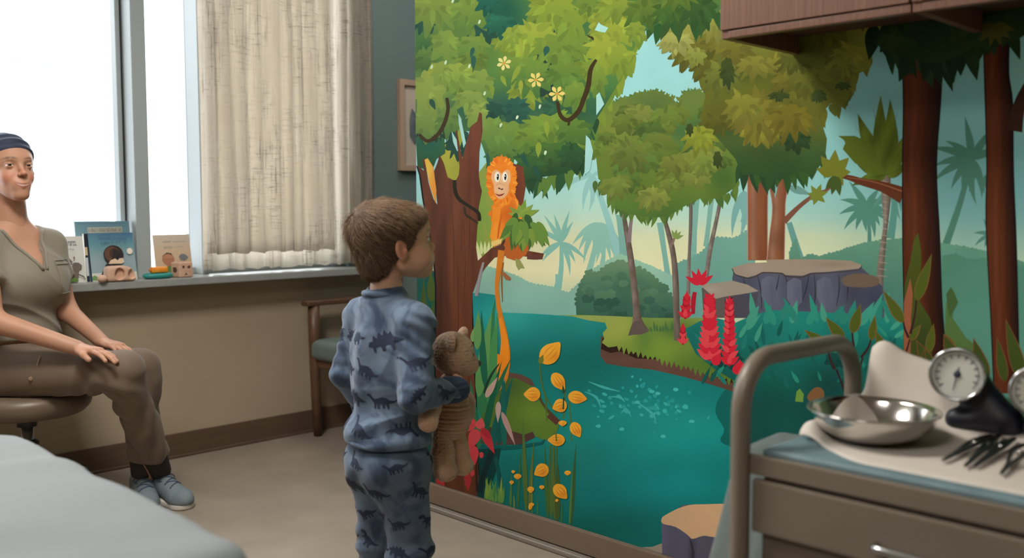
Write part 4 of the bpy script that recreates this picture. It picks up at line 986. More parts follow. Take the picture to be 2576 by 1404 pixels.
def limb(name, p0, p1, p2, r0, r1, foot=None):
    P = [(P_cap(p0,p1,r0,r1),.02), (P_cap(p1,p2,r1,r1*1.02),.02)]
    if foot is not None: P.append((P_ell(p2+foot,(.026,.022,.020)),.02))
    net_obj(name, union(P,.02), *bounds([p0,p1,p2], .06), .0028, M_knit, bear, disp=lambda v,n: .0007*nz(v,170))
limb('arm', bp_(1096,972,-.02), bp_(1082,1020,-.12), bp_(1077,1062,-.165), .017,.0235)
limb('arm', bp_(1160,975,.03), bp_(1172,1010,.03), bp_(1176,1042,.03), .015,.019)
limb('leg', bp_(1112,1085,-.01), bp_(1114,1140,-.012), bp_(1116,1178,-.015), .024,.0255, V3((.006,-.006,-.010)))
limb('leg', bp_(1148,1085,.02), bp_(1152,1130,.03), bp_(1160,1166,.04), .022,.023, V3((.004,-.004,-.008)))
# ------------------------------------------------------------------ the seated woman
wm = thing('person', (SX,SY,0), 'smiling seated woman in navy head wrap and olive top, hands resting on her knees', 'person')
hR, kR, aR = at(30,938,3.26), at(309,936,3.17), at(318,1196,3.28)
hL, kL, aL = at(75,925,3.44), at(353,928,3.34), at(358,1170,3.42)
pel = (hR+hL)/2; wst = at(48,842,3.34); chs = at(58,705,3.33); nkb = at(28,572,3.33)
fb = (CR*.86-CF*.45); fb.z = 0; fb.normalize(); lb = Vector((0,0,1)).cross(fb)       # body forward, body left
shc = at(42,620,3.33); sR = shc-lb*.128; sL = shc+lb*.128
eR, wR_ = at(-22,806,3.10), at(196,876,3.12)
eL, wL_ = at(168,782,3.42), at(258,861,3.31)
RB = Matrix((fb, lb, Vector((0,0,1)))).transposed()
CW = (186,138,112); skw = skinc(CW)
def trunk(o=0., lo=0.):
    return [(P_ell(chs+fb*.005,(.098+o,.125+o,.125+o),RB),.06), (P_ell(wst,(.092+o+lo,.118+o+lo,.11+o),RB),.06), (P_ell(pel+V3((0,0,.005)),(.115+o,.150+o,.095+o),RB),.06),
            (P_cap(shc-lb*.05+V3((0,0,.03)),sR,.038+o,.040+o),.05), (P_cap(shc+lb*.05+V3((0,0,.03)),sL,.038+o,.040+o),.05), (P_ell(chs+fb*.056+lb*.052+V3((0,0,-.005)),.043+o),.07), (P_ell(chs+fb*.056-lb*.052+V3((0,0,-.005)),.043+o),.07)]
floorz = lambda p: V3((p.x,p.y,.0))
fdR = (onZ(474,1284,0)-onZ(352,1237,0)); fdR.z = 0; fdR.normalize(); fdL = (fdR*.6-CF*.5); fdL.z = 0; fdL.normalize()
toeR = onZ(474,1284,0); heR = toeR-fdR*.235; heL = V3((aL.x,aL.y,0))-fdL*.06; toeL = heL+fdL*.225
aR = V3((heR.x,heR.y,0))+fdR*.055+V3((0,0,.095)); aL = V3((aL.x,aL.y,.095))
wbody = union([(P_cap(nkb+V3((0,0,-.05)),at(26,520,3.33),.056,.050),.05)]+trunk()+[(P_cap(sR,eR,.043,.037),.03),(P_cap(eR,wR_,.038,.0245),.02),(P_cap(sL,eL,.040,.034),.03),(P_cap(eL,wL_,.035,.0235),.02),
        (P_cap(hR,kR,.078,.055),.05),(P_cap(kR,aR,.054,.035),.02),(P_cap(hL,kL,.078,.055),.05),(P_cap(kL,aL,.054,.035),.02),
        (P_cap(heR+V3((0,0,.035)),toeR-fdR*.03+V3((0,0,.028)),.030,.026),.03),(P_cap(heL+V3((0,0,.035)),toeL-fdL*.03+V3((0,0,.028)),.030,.026),.03)], .03)
allp = [hR,kR,aR,hL,kL,aL,sR,sL,eR,wR_,eL,wL_,nkb,heR,toeR,heL,toeL,at(26,520,3.33)]
lo, hi = bounds(allp, .13); parts = [net_arr(lambda p: smax(wbody(p), SZ+.012-p[:,2]-10*np.clip(((p-np.array((SX,SY,0)))[:,:2]**2).sum(1)**.5-.21,0,1), .004), lo, hi, .0075, skw)]
thd = (kR-hR).normalized()
hpR = hand_prims(wR_, (at(300,893,3.08)-wR_), (-.1,-.1,-1), -1, L=.180, curl=(.14,.26,.16), spread=.20, thumb_out=.5)
parts.append(net_arr(union([(P_cap(wR_-(wR_-eR).normalized()*.06,wR_,.0262,.0225),.01)]+hpR,.004), *bounds([wR_-(wR_-eR).normalized()*.06,at(305,893,3.1)], .06), .0026, skw))
hpL = hand_prims(wL_, (at(342,885,3.24)-wL_), (-.1,-.1,-1), 1, L=.170, curl=(.20,.35,.2), spread=.10, thumb_out=.55)
parts.append(net_arr(union([(P_cap(wL_-(wL_-eL).normalized()*.06,wL_,.0252,.0218),.01)]+hpL,.004), *bounds([wL_-(wL_-eL).normalized()*.06,at(345,885,3.26)], .06), .0026, skw))
hf, E, er = head_prims(False)
HW = Matrix.Translation(at(24,424,3.30)) @ frame3((CR*.77-CF*.64)+V3((0,0,.06))).to_4x4()
parts.append(net_arr(hf, (-.13,-.10,-.125), (.13,.10,.13), .0023, lambda p: skin_head(p, False, CW, (176,88,80), (84,58,44)), M=HW))
n1 = HW @ V3((-.03,0,-.06)); parts.append(net_arr(union([P_cap(nkb+V3((0,0,-.03)),n1,.057,.052), P_cap(n1, HW @ V3((.012,0,-.075)), .046,.034)],.03), *bounds([nkb,n1], .1), .005, skw))
joined('body', parts, M_skin, wm)
eyes(wm, E, er, HW, (84,60,42), (1,-.25,.02))
# cap and hair
capb = union([P_ell((-.022,0,.030),(.103,.084,.094)), P_ell((-.08,0,.01),(.05,.06,.05))], .04)
capf = lambda p: smax(capb(p), -(p[:,2]-(.024+.40*p[:,0])), .006)
def capd(v, n): return .0022*np.sin((v[:,2]-.4*v[:,0]*1.0)*190+nz(v,12)*1.6)+nz(v,22,3)*.001
net_obj('head_wrap', capf, (-.16,-.11,-.06), (.11,.11,.14), .003, mat('navy_wrap_fabric', (30,38,60), .7, col2=(38,48,72), nscale=18, bump=.2, bscale=300), wm, xf=HW, disp=capd)
hh = union([P_ell((-.026,0,.020),(.098,.0805,.088)), P_ell((-.085,0,-.03),(.035,.045,.05))], .04)
net_obj('hair', lambda p: smax(smax(hh(p), p[:,0]-.030-.5*p[:,2], .006), -.03-p[:,2], .006), (-.16,-.11,-.06), (.11,.11,.13), .003, mat('dark_brown_hair', (58,40,32), .6), wm, xf=HW, disp=lambda v,n: .0008*np.sin(v[:,2]*900+v[:,0]*300))
# scrub top
M_scrub = mat('olive_scrub_fabric', (128,120,106), .75, col2=(136,128,114), nscale=5, bump=.15, bscale=400, sheen=.2); M_trs = mat('brown_trouser_fabric', (104,86,70), .8, col2=(112,94,78), nscale=6, bump=.2, bscale=400, sheen=.15)
RBi = np.array(RB)
def loc(p, o): return (p-np.array(o)) @ RBi
zb_ = (at(60,852,3.3)).z
slR = sR+(eR-sR)*.52; slL = sL+(eL-sL)*.52
tf_ = union(trunk(.012,.010), .04)
def tf(p):
    d = tf_(p)
    for a, c, ra, rb in ((sR,slR,.053,.060),(sL,slL,.048,.052)):
        dn = np.array((c-a).normalized()); t = (p-np.array(c)) @ dn; d = smin(d, smax(P_cap(a,c,ra,rb)(p), t-.0, .004), .03)
    return d
nkc = P_cap(nkb+V3((0,0,-.02)), at(26,520,3.33), .066, .085)
def topw(p):
    d = tf(p); q = loc(p, nkb); d = smax(d, zb_-p[:,2], .008)
    d = smax(d, -nkc(p), .004)
    vcut = np.maximum(np.abs(q[:,1])*1.0-(q[:,2]+.145)*.52, -q[:,0]-.0)           # V opening in front
    d = smax(d, -vcut, .004)
    return d
def foldt(v, n):
    q = loc(v, chs); z = q[:,2]
    rdg = lambda s: (1-np.abs(np.sin(s)))**2
    return nz(v,11,2)*.004+.009*rdg(z*30+q[:,1]*12+nz(v,7,5)*1.8)*np.exp(-((z+.13)/.10)**2)+.007*rdg(q[:,1]*24+z*13+nz(v,8,1)*1.6)*np.exp(-((z-.02)/.12)**2)
top = net_obj('scrub_top', topw, *bounds([sR,sL,slR,slL,pel,nkb,chs], .17), .0055, M_scrub, wm, disp=foldt)
# V-neck band: two strips laid on the cloth edge
bt = BVHTree.FromPolygons([x.co for x in top.data.vertices], [tuple(p.vertices) for p in top.data.polygons])
def onb(y, z, lift=.002):
    o = nkb+lb*y+V3((0,0,z))+fb*.4; h = bt.ray_cast(o, -fb, .5); return None if h[0] is None else h[0]+h[1]*lift
b = BM()
for s in (1,-1):
    pts = [onb(s*((z+.145)*.52+.006), z) for z in np.linspace(-.142,-.01,14)]; pts = [q for q in pts if q is not None and (q-nkb).dot(fb) > -.02]
    if len(pts) > 3: tube(b, pts, .0055, 8)
bm_obj('neck_band', b, M_scrub, top)
b = BM()
pk = [onb(.052+u*.085, -.115-v*.11, .0025) for u, v in [(0,0),(.25,0),(.5,0),(.75,0),(1,0),(1,.25),(1,.5),(1,.75),(1,1),(.75,1),(.5,1),(.25,1),(0,1),(0,.75),(0,.5),(0,.25)]]
pk = [q for q in pk if q is not None]
tube(b, pk, .0018, 6, closed=True); q0 = [onb(.052+u*.085, -.128, .003) for u in (0,.25,.5,.75,1)]; q0 = [q for q in q0 if q is not None]; tube(b, q0, .0016, 6)
bm_obj('chest_pocket', b, M_scrub, top)
# trousers
hemR = kR+(aR-kR)*.80; hemL = kL+(aL-kL)*.80
trf = union([(P_ell(pel+V3((0,0,.0)),(.128,.162,.100),RB),.06),(P_ell(wst-V3((0,0,.065)),(.108,.132,.06),RB),.04),(P_cap(hR,kR,.092,.067),.06),(P_cap(kR,hemR,.066,.052),.03),(P_cap(hL,kL,.090,.066),.06),(P_cap(kL,hemL,.065,.050),.03)], .03)
def trw(p):
    d = trf(p)
    for c, a in ((hemR,kR),(hemL,kL)):
        dn = np.array((c-a).normalized()); t = (p-np.array(c)) @ dn; near = P_cap(c-(c-a)*.2, c+(c-a)*.4, .09)(p); d = np.where(near < 0, smax(d, t-.012, .006), d)
    return smax(d, SZ+.0045-p[:,2]-10*np.clip(((p-np.array((SX,SY,0)))[:,:2]**2).sum(1)**.5-.20,0,1), .004)
def foldw(v, n):
    a = nz(v,9,4)*.005
    for k, h in ((kR,hR),(kL,hL)):
        r = np.linalg.norm(v-np.array(k-(k-h).normalized()*.03-V3((0,0,.06))), axis=1); a = a+.007*np.sin(r*95+nz(v,8,2)*2)*np.exp(-((r-.06)/.07)**2)
    z = v[:,2]; ang = np.arctan2(v[:,1]-kR.y, v[:,0]-kR.x); a += .0045*np.sin(v[:,0]*75+v[:,1]*60+z*8+nz(v,6,7)*2)*np.clip((.45-z)/.15,0,1)
    r2 = np.linalg.norm(v-np.array(pel+fb*.10), axis=1); a += .005*np.sin(r2*80+nz(v,7)*1.5)*np.exp(-(r2/.12)**2)
    return a
trs = net_obj('trousers', trw, *bounds([hR,kR,hL,kL,hemR,hemL,wst], .15), .0060, M_trs, wm, disp=foldw)
bt2 = BVHTree.FromPolygons([x.co for x in trs.data.vertices], [tuple(p.vertices) for p in trs.data.polygons])
def cast2(px, py, lift=.002): h = bt2.ray_cast(CO, ray(px,py).normalized(), 6.); return None if h[0] is None else h[0]+h[1]*lift
for pth in ([(102,897),(98,908),(94,922)],):
    pts = [q for q in (cast2(*p) for p in pth) if q is not None]
    if len(pts) > 2: b = BM(); tube(b, smooth_path(pts,5), .0022, 8); bm_obj('pocket_zip', b, mat('zip_brass', (150,122,98), .4), trs)
q = cast2(78, 953, .001)
if q is not None: b = BM(); lathe(b, [(0,0),(.007,0),(.0075,.002),(.005,.003),(0,.003)], q, 20, Vector((0,0,1)).rotation_difference((CO-q).normalized()).to_matrix()); bm_obj('snap_button', b, mat('snap_button_tan', (132,108,88), .4), trs)
# socks and shoes
M_sock = mat('dark_sock', (50,42,38), .9, bump=.3, bscale=400)
for c, a, he in ((hemR,aR,heR),(hemL,aL,heL)):
    d = (a-c).normalized(); net_obj('sock', P_cap(c-d*.02, a-d*.02, .044, .040), *bounds([c,a], .07), .004, M_sock, wm)
M_shoe = mat('grey_knit_shoe', (118,130,136), .8, col2=(104,116,124), nscale=20, bump=.3, bscale=500); M_sole = mat('white_sole', (206,200,192), .6); M_lace = mat('shoe_laces', (60,76,98), .8)
def shoe(he, toe, ank, nm=''):
    d = (toe-he).normalized(); s = V3((0,0,1)).cross(d); L = (toe-he).length; M = Matrix((d,s,V3((0,0,1)))).transposed().to_4x4(); M.translation = he
    r = thing('shoe', (he.x,he.y,0)); r.parent = wm; r.matrix_parent_inverse = Matrix.LocRotScale(wm.location, wm.rotation_euler, wm.scale).inverted()
    up = union([(P_cap((.035,0,.052),(L-.045,0,.032),.036,.030),.03), (P_ell((L-.05,0,.030),(.052,.040,.030)),.03), (P_cap((.030,0,.05),(.035,0,.082),.033,.036),.03), (P_cap((.05,0,.08),(L*.6,0,.048),.026,.026),.03)], .03)
    o = net_obj('upper', lambda p: smax(smax(up(p), .016-p[:,2], .004), -P_ell((.038,0,.105),(.036,.027,.03))(p), .005), (-.03,-.07,0), (L+.03,.07,.14), .0032, M_shoe, r, xf=M, disp=lambda v,n: .0008*nz(v,60))
    sf = union([P_cap((.035,0,.010),(.12,-.002,.010),.036,.034), P_cap((.12,0,.010),(L-.044,0,.013),.034,.042)], .03)
    net_obj('sole', lambda p: smax(smax(sf(p), np.abs(p[:,2]-.012)-.011-.010*np.clip((p[:,0]-(L-.06))/.06,0,1), .005), .0005-p[:,2], .002), (-.03,-.07,-.006), (L+.03,.07,.06), .0032, M_sole, r, xf=M)
    bt = BVHTree.FromPolygons([x.co for x in o.data.vertices], [tuple(p.vertices) for p in o.data.polygons]); b = BM()
    for k in range(5):
        pts = []
        for t in np.linspace(-1,1,9):
            w_ = M @ V3((.085+k*.017+.010*t*(1 if k%2 else -1), t*.026, .2)); h = bt.ray_cast(w_, V3((0,0,-1)), .3)
            if h[0] is not None: pts.append(h[0]+V3((0,0,.0015)))
        if len(pts) > 4: tube(b, pts, .0022, 6)
    q = M @ V3((.085,0,.085))
    for sg in (1,-1): tube(b, smooth_path([q, q+s*sg*.018+V3((0,0,.012)), q+s*sg*.034+V3((0,0,.002)), q+s*sg*.022+d*.02-V3((0,0,.004)), q],5), .0018, 6)
    bm_obj('laces', b, M_lace, r)
shoe(heR, toeR, aR); shoe(heL, toeL, aL)
# ================================================================== THE MURAL (flat painting on the wall; every shape lies in the wall plane)
EX = [(1050,1.5),(1300,1.24),(1600,1.02),(1900,.85),(2200,.73),(2450,.63),(2750,.55)]   # fitted light falloff along the wall, its inverse put into the paint colours
def paint(P, c):
    """photo colours at photo points -> colour of the paint"""
    c = np.asarray(c, float)/255.; c = np.where(c <= .04045, c/12.92, ((np.maximum(c,0)+.055)/1.055)**2.4)
    e = np.interp(P[:,0], [a for a,_ in EX], [b_ for _,b_ in EX])[:,None]*np.array([1.04,1.,.95]); return np.clip(c/e*MURK, .004, .88)
mural = thing('wall_mural', (XM,1.2,.09), 'large painted jungle river mural with an orange monkey covering the whole wall', 'mural')
b = BM(); box(b, (XM-.0012,-.45,.090), (XM-.0002,YE-.0005,ZC-.02)); bm_obj('backing', b, mat('mural_backing', (96,128,92), .7), mural)
g = N('mural_paint'); bb = g.n('ShaderNodeBsdfPrincipled', Roughness=.62); vc = g.n('ShaderNodeVertexColor', layer_name='col'); bb.inputs['Specular IOR Level'].default_value = .08
nn = g.n('ShaderNodeTexNoise', Scale=9., Detail=4.); g.l(coord(g), nn.inputs['Vector']); rm = g.n('ShaderNodeMapRange'); rm.inputs[1].default_value = .3; rm.inputs[2].default_value = .7; rm.inputs[3].default_value = .96; rm.inputs[4].default_value = 1.04
g.l(nn.outputs[0], rm.inputs[0]); mm = g.n('ShaderNodeMix', data_type='RGBA', blend_type='MULTIPLY'); mm.inputs[0].default_value = 1.; g.l(vc.outputs[0], mm.inputs[6]); g.l(rm.outputs[0], mm.inputs[7]); g.l(mm.outputs[2], bb.inputs['Base Color']); g.l(bb.outputs[0], g.out.inputs[0]); M_mur = g.m
YLIM = YE-.0005
class Part:
    lay = 0; top = np.zeros((300,300), int)
    def __init__(s, name): s.name = name; s.V = []; s.C = []; s.F = []; s.n = 0
    def poly(s, pts, col, grid=0, smooth=0):
        P = [tuple(p) for p in (smooth_path([(x,y,0) for x, y in pts], smooth, True) if smooth else [(x,y,0) for x, y in pts])]
        P = [(p[0],p[1]) for p in P]; n0 = len(P); A = list(P)
        if grid:
            xs = [p[0] for p in P]; ys = [p[1] for p in P]
            # refine the outline as well
            Q = []
            for a, b_ in zip(P, P[1:]+P[:1]):
                k = max(1, int(math.hypot(b_[0]-a[0], b_[1]-a[1])/grid)); Q += [(a[0]+(b_[0]-a[0])*i/k, a[1]+(b_[1]-a[1])*i/k) for i in range(k)]
            A = list(Q); n0 = len(A); x = min(xs)+grid*.5; r = 0
            while x < max(xs):
                y = min(ys)+grid*(.5 if r % 2 else .25)
                while y < max(ys): A.append((x,y)); y += grid
                x += grid; r += 1
        vv, ee, ff = delaunay_2d_cdt([Vector(p) for p in A], [(i,(i+1)%n0) for i in range(n0)], [list(range(n0))], 1 if not grid else 1, 1e-4)[:3]
        gx = [int((min(max(p[0],1000),2790)-1000)/6) for p in A]; gy = [int((min(max(p[1],-200),1590)+200)/6) for p in A]
        sl = (slice(min(gx),max(gx)+1), slice(min(gy),max(gy)+1)); lv = int(Part.top[sl].max())+1; Part.top[sl] = lv; Part.lay = max(Part.lay, lv); X_ = XM-.0013-lv*.0000024
        vp = np.array([[v.x,v.y] for v in vv]); c = col(vp) if callable(col) else np.tile(np.array(col,float),(len(vp),1)); c = paint(vp, c)
        for (x, y), cc in zip(vp, c):
            w_ = onX(x, y, X_); s.V.append((X_, min(w_.y,YLIM), max(w_.z,.0905))); s.C.append(cc)
        s.F += [[i+s.n for i in reversed(f)] for f in ff]; s.n += len(vp); return s
    def stroke(s, pts, w, col, n=6, caps=True):
        """brush stroke: list of points, width list or number"""
        P = smooth_path([(x,y,0) for x, y in pts], n); m = len(P); L, R_ = [], []
        for i, p in enumerate(P):
            d = P[min(i+1,m-1)]-P[max(i-1,0)]; d = Vector((d.x,d.y)).normalized() if d.length > 1e-6 else Vector((1,0)); t = i/(m-1)
            ww = w if not isinstance(w,(list,tuple)) else float(np.interp(t, np.linspace(0,1,len(w)), w)); ww = max(ww,.15)
            L.append((p.x-d.y*ww/2, p.y+d.x*ww/2)); R_.append((p.x+d.y*ww/2, p.y-d.x*ww/2))
        return s.poly(L+R_[::-1], col)
    def leaf(s, x, y, ang, ln, wd, col, bend=0., tip=.62, grid=0):
        """pointed leaf from its base; ang in degrees, 0 = right, 90 = down the wall"""
        a = math.radians(ang); pts = []
        def pt(t, o):
            aa = a+bend*t; return (x+math.cos(a+bend*t*.5)*ln*t-math.sin(aa)*o, y+math.sin(a+bend*t*.5)*ln*t+math.cos(aa)*o)
        T = (0,.05,.12,.22,.34,.46,.58,.7,.8,.89,.96,1.)
        for t in T: pts.append(pt(t, wd/2*math.sin(PI*t**tip)))
        for t in T[-2:0:-1]: pts.append(pt(t, -wd/2*math.sin(PI*t**tip)))
        return s.poly(pts, col, grid)
    def clump(s, x, y, rx, ry, c1, c2, seed=0, n=None, down=.45, ln=.42, inner=1.1):
        rn = random.Random(seed*7.13+x+y*3); n = n or max(7, int((rx+ry)/7)); pts = []; a0 = rn.uniform(0,.5)
        ang = [a0+2*PI*(i+rn.uniform(-.25,.25))/n for i in range(n)]
        for i, a in enumerate(ang):
            an = ang[(i+1) % n]+(2*PI if i == n-1 else 0); m = (a+an)/2; low = .5+.5*math.sin(m); L = ln*(.35+.9*low)*rn.uniform(.6,1.3)
            bx, by = x+rx*math.cos(a)*.82, y+ry*math.sin(a)*.82
            ex, ey = x+rx*math.cos(an)*.82, y+ry*math.sin(an)*.82
            tx, ty = x+rx*math.cos(m)*(.9+L*.5), y+ry*math.sin(m)*(.9+L*.35)+down*L*(rx+ry)*.5*(1 if low > .3 else .0)
            pts += [(bx,by), ((bx*.45+tx*.55)+(bx-ex)*.10, (by*.45+ty*.55)+(by-ey)*.10), (tx,ty), ((ex*.55+tx*.45)-(bx-ex)*.02, (ey*.55+ty*.45)-(by-ey)*.02)]
        f = lambda P: np.array(c1,float)+(np.array(c2,float)-np.array(c1,float))*np.clip((P[:,1]-(y-ry*.6))/(1.9*ry),0,1)[:,None]
        s.poly([(p.x,p.y) for p in smooth_path([(px,py,0) for px,py in pts], 2, True)], f, grid=max(10,(rx+ry)/5))
        if rx+ry < 36: return s
        C1, C2 = np.array(c1,float), np.array(c2,float)
        for q in range(int(n*inner)):
            m = ang[rn.randrange(n)]+rn.uniform(-.2,.2); k = rn.uniform(.15,.6); lx, ly = x+math.cos(m)*rx*k, y+math.sin(m)*ry*k-ry*.1
            t_ = min(1,max(0,(ly-(y-ry*.6))/(1.9*ry)+.15)); cc = (C1+(C2-C1)*t_)*rn.choice((.90,.93,1.06,1.10)); ll = (rx+ry)*rn.uniform(.28,.45)
            s.leaf(lx, ly, math.degrees(math.atan2(math.sin(m)+.7,math.cos(m))), ll, ll*rn.uniform(.32,.45), [min(255,v) for v in cc])
        return s
    def done(s):
        if not s.V: return
        me = bpy.data.meshes.new(s.name); me.from_pydata(s.V, [], s.F); a = me.color_attributes.new(name='col', type='FLOAT_COLOR', domain='POINT')
        a.data.foreach_set('color', np.concatenate([np.array(s.C), np.ones((len(s.C),1))],1).astype(np.float32).ravel()); return mesh_obj(s.name, me, M_mur, mural)
def vg(*st): return lambda P: np.stack([np.interp(P[:,1], [a for a,_ in st], [c[k] for _,c in st]) for k in range(3)], 1)
def hg(*st): return lambda P: np.stack([np.interp(P[:,0], [a for a,_ in st], [c[k] for _,c in st]) for k in range(3)], 1)
def bl_(base, *blobs, noise_=0., ns=.02, seed=0, stretch=(1,1)):
    def f(P):
        c = base(P) if callable(base) else np.tile(np.array(base,float),(len(P),1))
        for x, y, rx, ry, col, st in blobs:
            t = st*np.exp(-((P[:,0]-x)/rx)**2-((P[:,1]-y)/ry)**2); c = c*(1-t[:,None])+np.array(col,float)*t[:,None]
        if noise_: c = c*(1+noise_*nz(np.stack([P[:,0]*stretch[0],P[:,1]*stretch[1],P[:,0]*.3],1), ns, seed)[:,None])
        return c
    return f
def mb(x): return 1212+(x-1085)*.3245          # lower edge of the mural
R_ = random.Random
# --- sky
A = Part('painted_sky')
SKYF = bl_(vg((-200,(150,208,204)),(300,(158,214,209)),(470,(160,214,208)),(540,(176,214,196)),(600,(220,218,170)),(680,(232,222,172)),(760,(190,206,166))), (2350,250,420,420,(102,152,144),.75), (2500,520,260,200,(92,140,140),.7), (1560,560,200,160,(205,216,180),.3))
A.poly([(1045,-160),(2760,-160),(2760,1500),(2576,1500),(1045,1100)], SKYF, grid=22); A.done()
# --- haze: far palms, hills
A = Part('painted_palm'); CP = (132,184,166)
def palm(_, x, y, xb, yb, w, L, col, fr, wd=.16):
    A = Part('painted_palm')
    A.stroke([(x,y),((x*.5+xb*.5)+4,(y+yb)/2),(xb,yb)], [w*.7,w,w*1.3], col)
    for k, a in enumerate(fr): A.leaf(x, y, a, L*(1+.18*math.sin(k*2.3)), L*wd, col, bend=(.55 if -90 < a < 90 else -.55)*(1 if a > -60 or a < -120 else .3))
    A.done()
palm(A, 1412,610,1404,735,12,75,CP,(-100,-80,-65,-118,20,40,60,160,150,-140))
palm(A, 1400,690,1394,735,9,1,CP,())
palm(A, 1505,560,1480,690,13,95,(140,188,168),(30,50,65,78,95,110,125,140,155))
palm(A, 1520,600,1508,700,10,60,(140,188,168),(60,85,110,130))
palm(A, 1490,440,1560,660,16,85,(146,194,184),(60,80,100,120,-20,200,170))
for x0, x1, y0, y1, w in ((1560,1570,540,650,22),(1660,1684,560,720,16),(1748,1740,500,660,24),(1790,1776,500,620,14)): A.stroke([(x0,y0),(x1,y1)], [w,w*.8,w], (124,172,156)); A.done(); A = Part('painted_palm')
palm(A, 1872,480,1868,560,8,110,(120,168,160),(60,80,100,120))
A.stroke([(1985,560),(2010,640),(2030,690)], [14,18,14], (100,148,138)); A.done(); A = Part('painted_frond'); A.leaf(1985,470,20,60,20,(104,146,136))
palm(A, 2180,520,2186,640,9,70,(78,128,112),(-150,-120,-60,-30,180,0,150,130,105,60,40,20), .24)
palm(A, 2250,470,2240,600,16,80,(84,136,122),(150,20,60,95,120))
palm(A, 2445,400,2378,620,15,100,(72,116,98),(-175,-150,-130,-95,-60,-30,165,140,120,100,80,60), .20)
palm(A, 2480,440,2500,560,12,60,(72,116,98),(60,90,110,-20))
palm(A, 2492,590,2480,610,4,44,(74,118,104),(-160,160,130,110,-110), .24)
A.done()
A = Part('painted_far_hills')
def shrub(A, pts, col, amp=5, seed=1, grid=14, step=9):
    """outline with a bumpy leafy top edge; pts left to right along the top, closed along the bottom by the last two"""
    top = pts[:-2]; rn = R_(seed); out = []
    for a, b_ in zip(top, top[1:]):
        k = max(1,int(math.hypot(b_[0]-a[0],b_[1]-a[1])/step))
        dx, dy = (b_[0]-a[0])/k, (b_[1]-a[1])/k; dl = math.hypot(dx,dy) or 1
        for i in range(k):
            h_ = rn.uniform(.35,1.)*amp; w0 = rn.uniform(-.15,.15)
            for q, hh_ in ((0,0),(.18,.62),(.42,1.),(.68,.86),(.88,.45)): out.append((a[0]+dx*(i+q+w0*(q > 0))+dy/dl*h_*hh_, a[1]+dy*(i+q)-dx/dl*h_*hh_))
    out.append(top[-1]); A.poly(out+pts[-2:], col, grid=grid)
shrub(A, [(1180,660),(1230,672),(1290,690),(1340,715),(1385,722),(1430,738),(1470,700),(1500,672),(1560,640),(1640,670),(1700,700),(1700,830),(1180,830)], bl_(vg((650,(150,190,160)),(720,(140,184,162)),(800,(128,178,162))), (1500,700,60,60,(138,182,160),.5), noise_=.03), 4, 2)
shrub(A, [(1700,665),(1760,640),(1800,598),(1850,600),(1880,580),(1900,590),(1900,800),(1700,800)], vg((580,(112,160,142)),(760,(104,156,142))), 5, 3)
shrub(A, [(1985,640),(2000,600),(2015,650),(2040,640),(2060,645),(2110,632),(2170,612),(2220,605),(2290,598),(2360,612),(2420,620),(2480,632),(2576,660),(2760,640),(2760,1100),(1985,1100)], bl_(vg((600,(92,138,114)),(680,(82,128,108)),(760,(72,122,108)),(900,(62,106,84))), (2440,700,70,60,(80,132,116),.5), noise_=.04), 4, 5)
shrub(A, [(2370,645),(2400,640),(2440,655),(2480,650),(2520,668),(2760,690),(2760,1000),(2370,1000)], vg((640,(74,120,98)),(800,(78,128,110))), 6, 8)
A.done()
# --- water
A = Part('painted_river')
WF = bl_(vg((735,(30,132,128)),(800,(34,150,142)),(900,(22,112,104)),(1000,(22,128,120)),(1100,(26,140,130)),(1220,(22,118,112)),(1400,(20,104,94))),
  (1290,800,70,40,(52,166,152),.8), (1440,815,110,30,(40,126,110),.5), (1480,930,110,60,(16,98,88),.8), (1560,860,60,60,(18,102,92),.8), (1700,1060,200,60,(36,150,140),.7), (1690,1220,160,70,(22,136,136),.7),
  (1600,960,120,40,(28,124,116),.5), (1420,1150,120,60,(36,120,106),.5), (1300,1200,70,90,(18,104,96),.6), (1830,1000,90,60,(20,112,108),.6), (1520,1330,160,50,(18,92,80),.6), (1790,1130,120,60,(22,142,138),.6), (1840,1250,60,160,(14,120,112),.5), noise_=.035, ns=.012, seed=3, stretch=(.6,2.2))
A.poly([(1050,745),(1190,738),(1200,736),(1246,742),(1252,786),(1340,789),(1440,796),(1530,812),(1560,830),(1900,900),(1900,1510),(1640,mb(1640)+4),(1050,1215)], WF, grid=16)
def dab(A, x, y, rx, ry, col, rot=0., seed=0):
    rn = R_(seed+x); A.poly([(x+math.cos(t)*rx*rn.uniform(.8,1.1)*math.cos(rot)-math.sin(t)*ry*math.sin(rot), y+math.sin(t)*ry*rn.uniform(.8,1.1)*math.cos(rot)+math.cos(t)*rx*math.sin(rot)) for t in [2*PI*k/10 for k in range(10)]], col, smooth=2)
rn = R_(5)
for k in range(46):
    x = rn.gauss(1665,42); y = 1000+(x-1620)*.35+rn.gauss(0,24); dab(A, x, y, rn.uniform(2.5,7), rn.uniform(2.5,6), rn.choice([(46,158,152),(60,176,168),(40,150,146)]), .6)
for k in range(22): dab(A, rn.gauss(1540,40), rn.gauss(1020,24), rn.uniform(3,8), rn.uniform(2.5,5), rn.choice([(46,156,150),(58,170,162)]), .4)
for p in ([(1470,985),(1500,1000),(1512,1028)],[(1535,998),(1560,1000),(1572,1012)],[(1562,1040),(1575,1030),(1588,1048)],[(1480,960),(1520,975),(1560,985)],[(1600,1010),(1640,1040),(1650,1060)],[(1530,1055),(1545,1046)]): A.stroke(p, [1,7,1], (66,170,162))
for x, y in ((1640,985),(1655,990),(1603,1012),(1505,1072),(1564,1080),(1668,1098),(1740,1060),(1700,980)): dab(A, x, y, 7, 4.5, (70,180,172))
A.poly([(1848,960),(1810,1000),(1800,1040),(1822,1080),(1812,1110),(1850,1128),(1900,1140),(1900,960)], (16,96,88), smooth=3)
A.done()
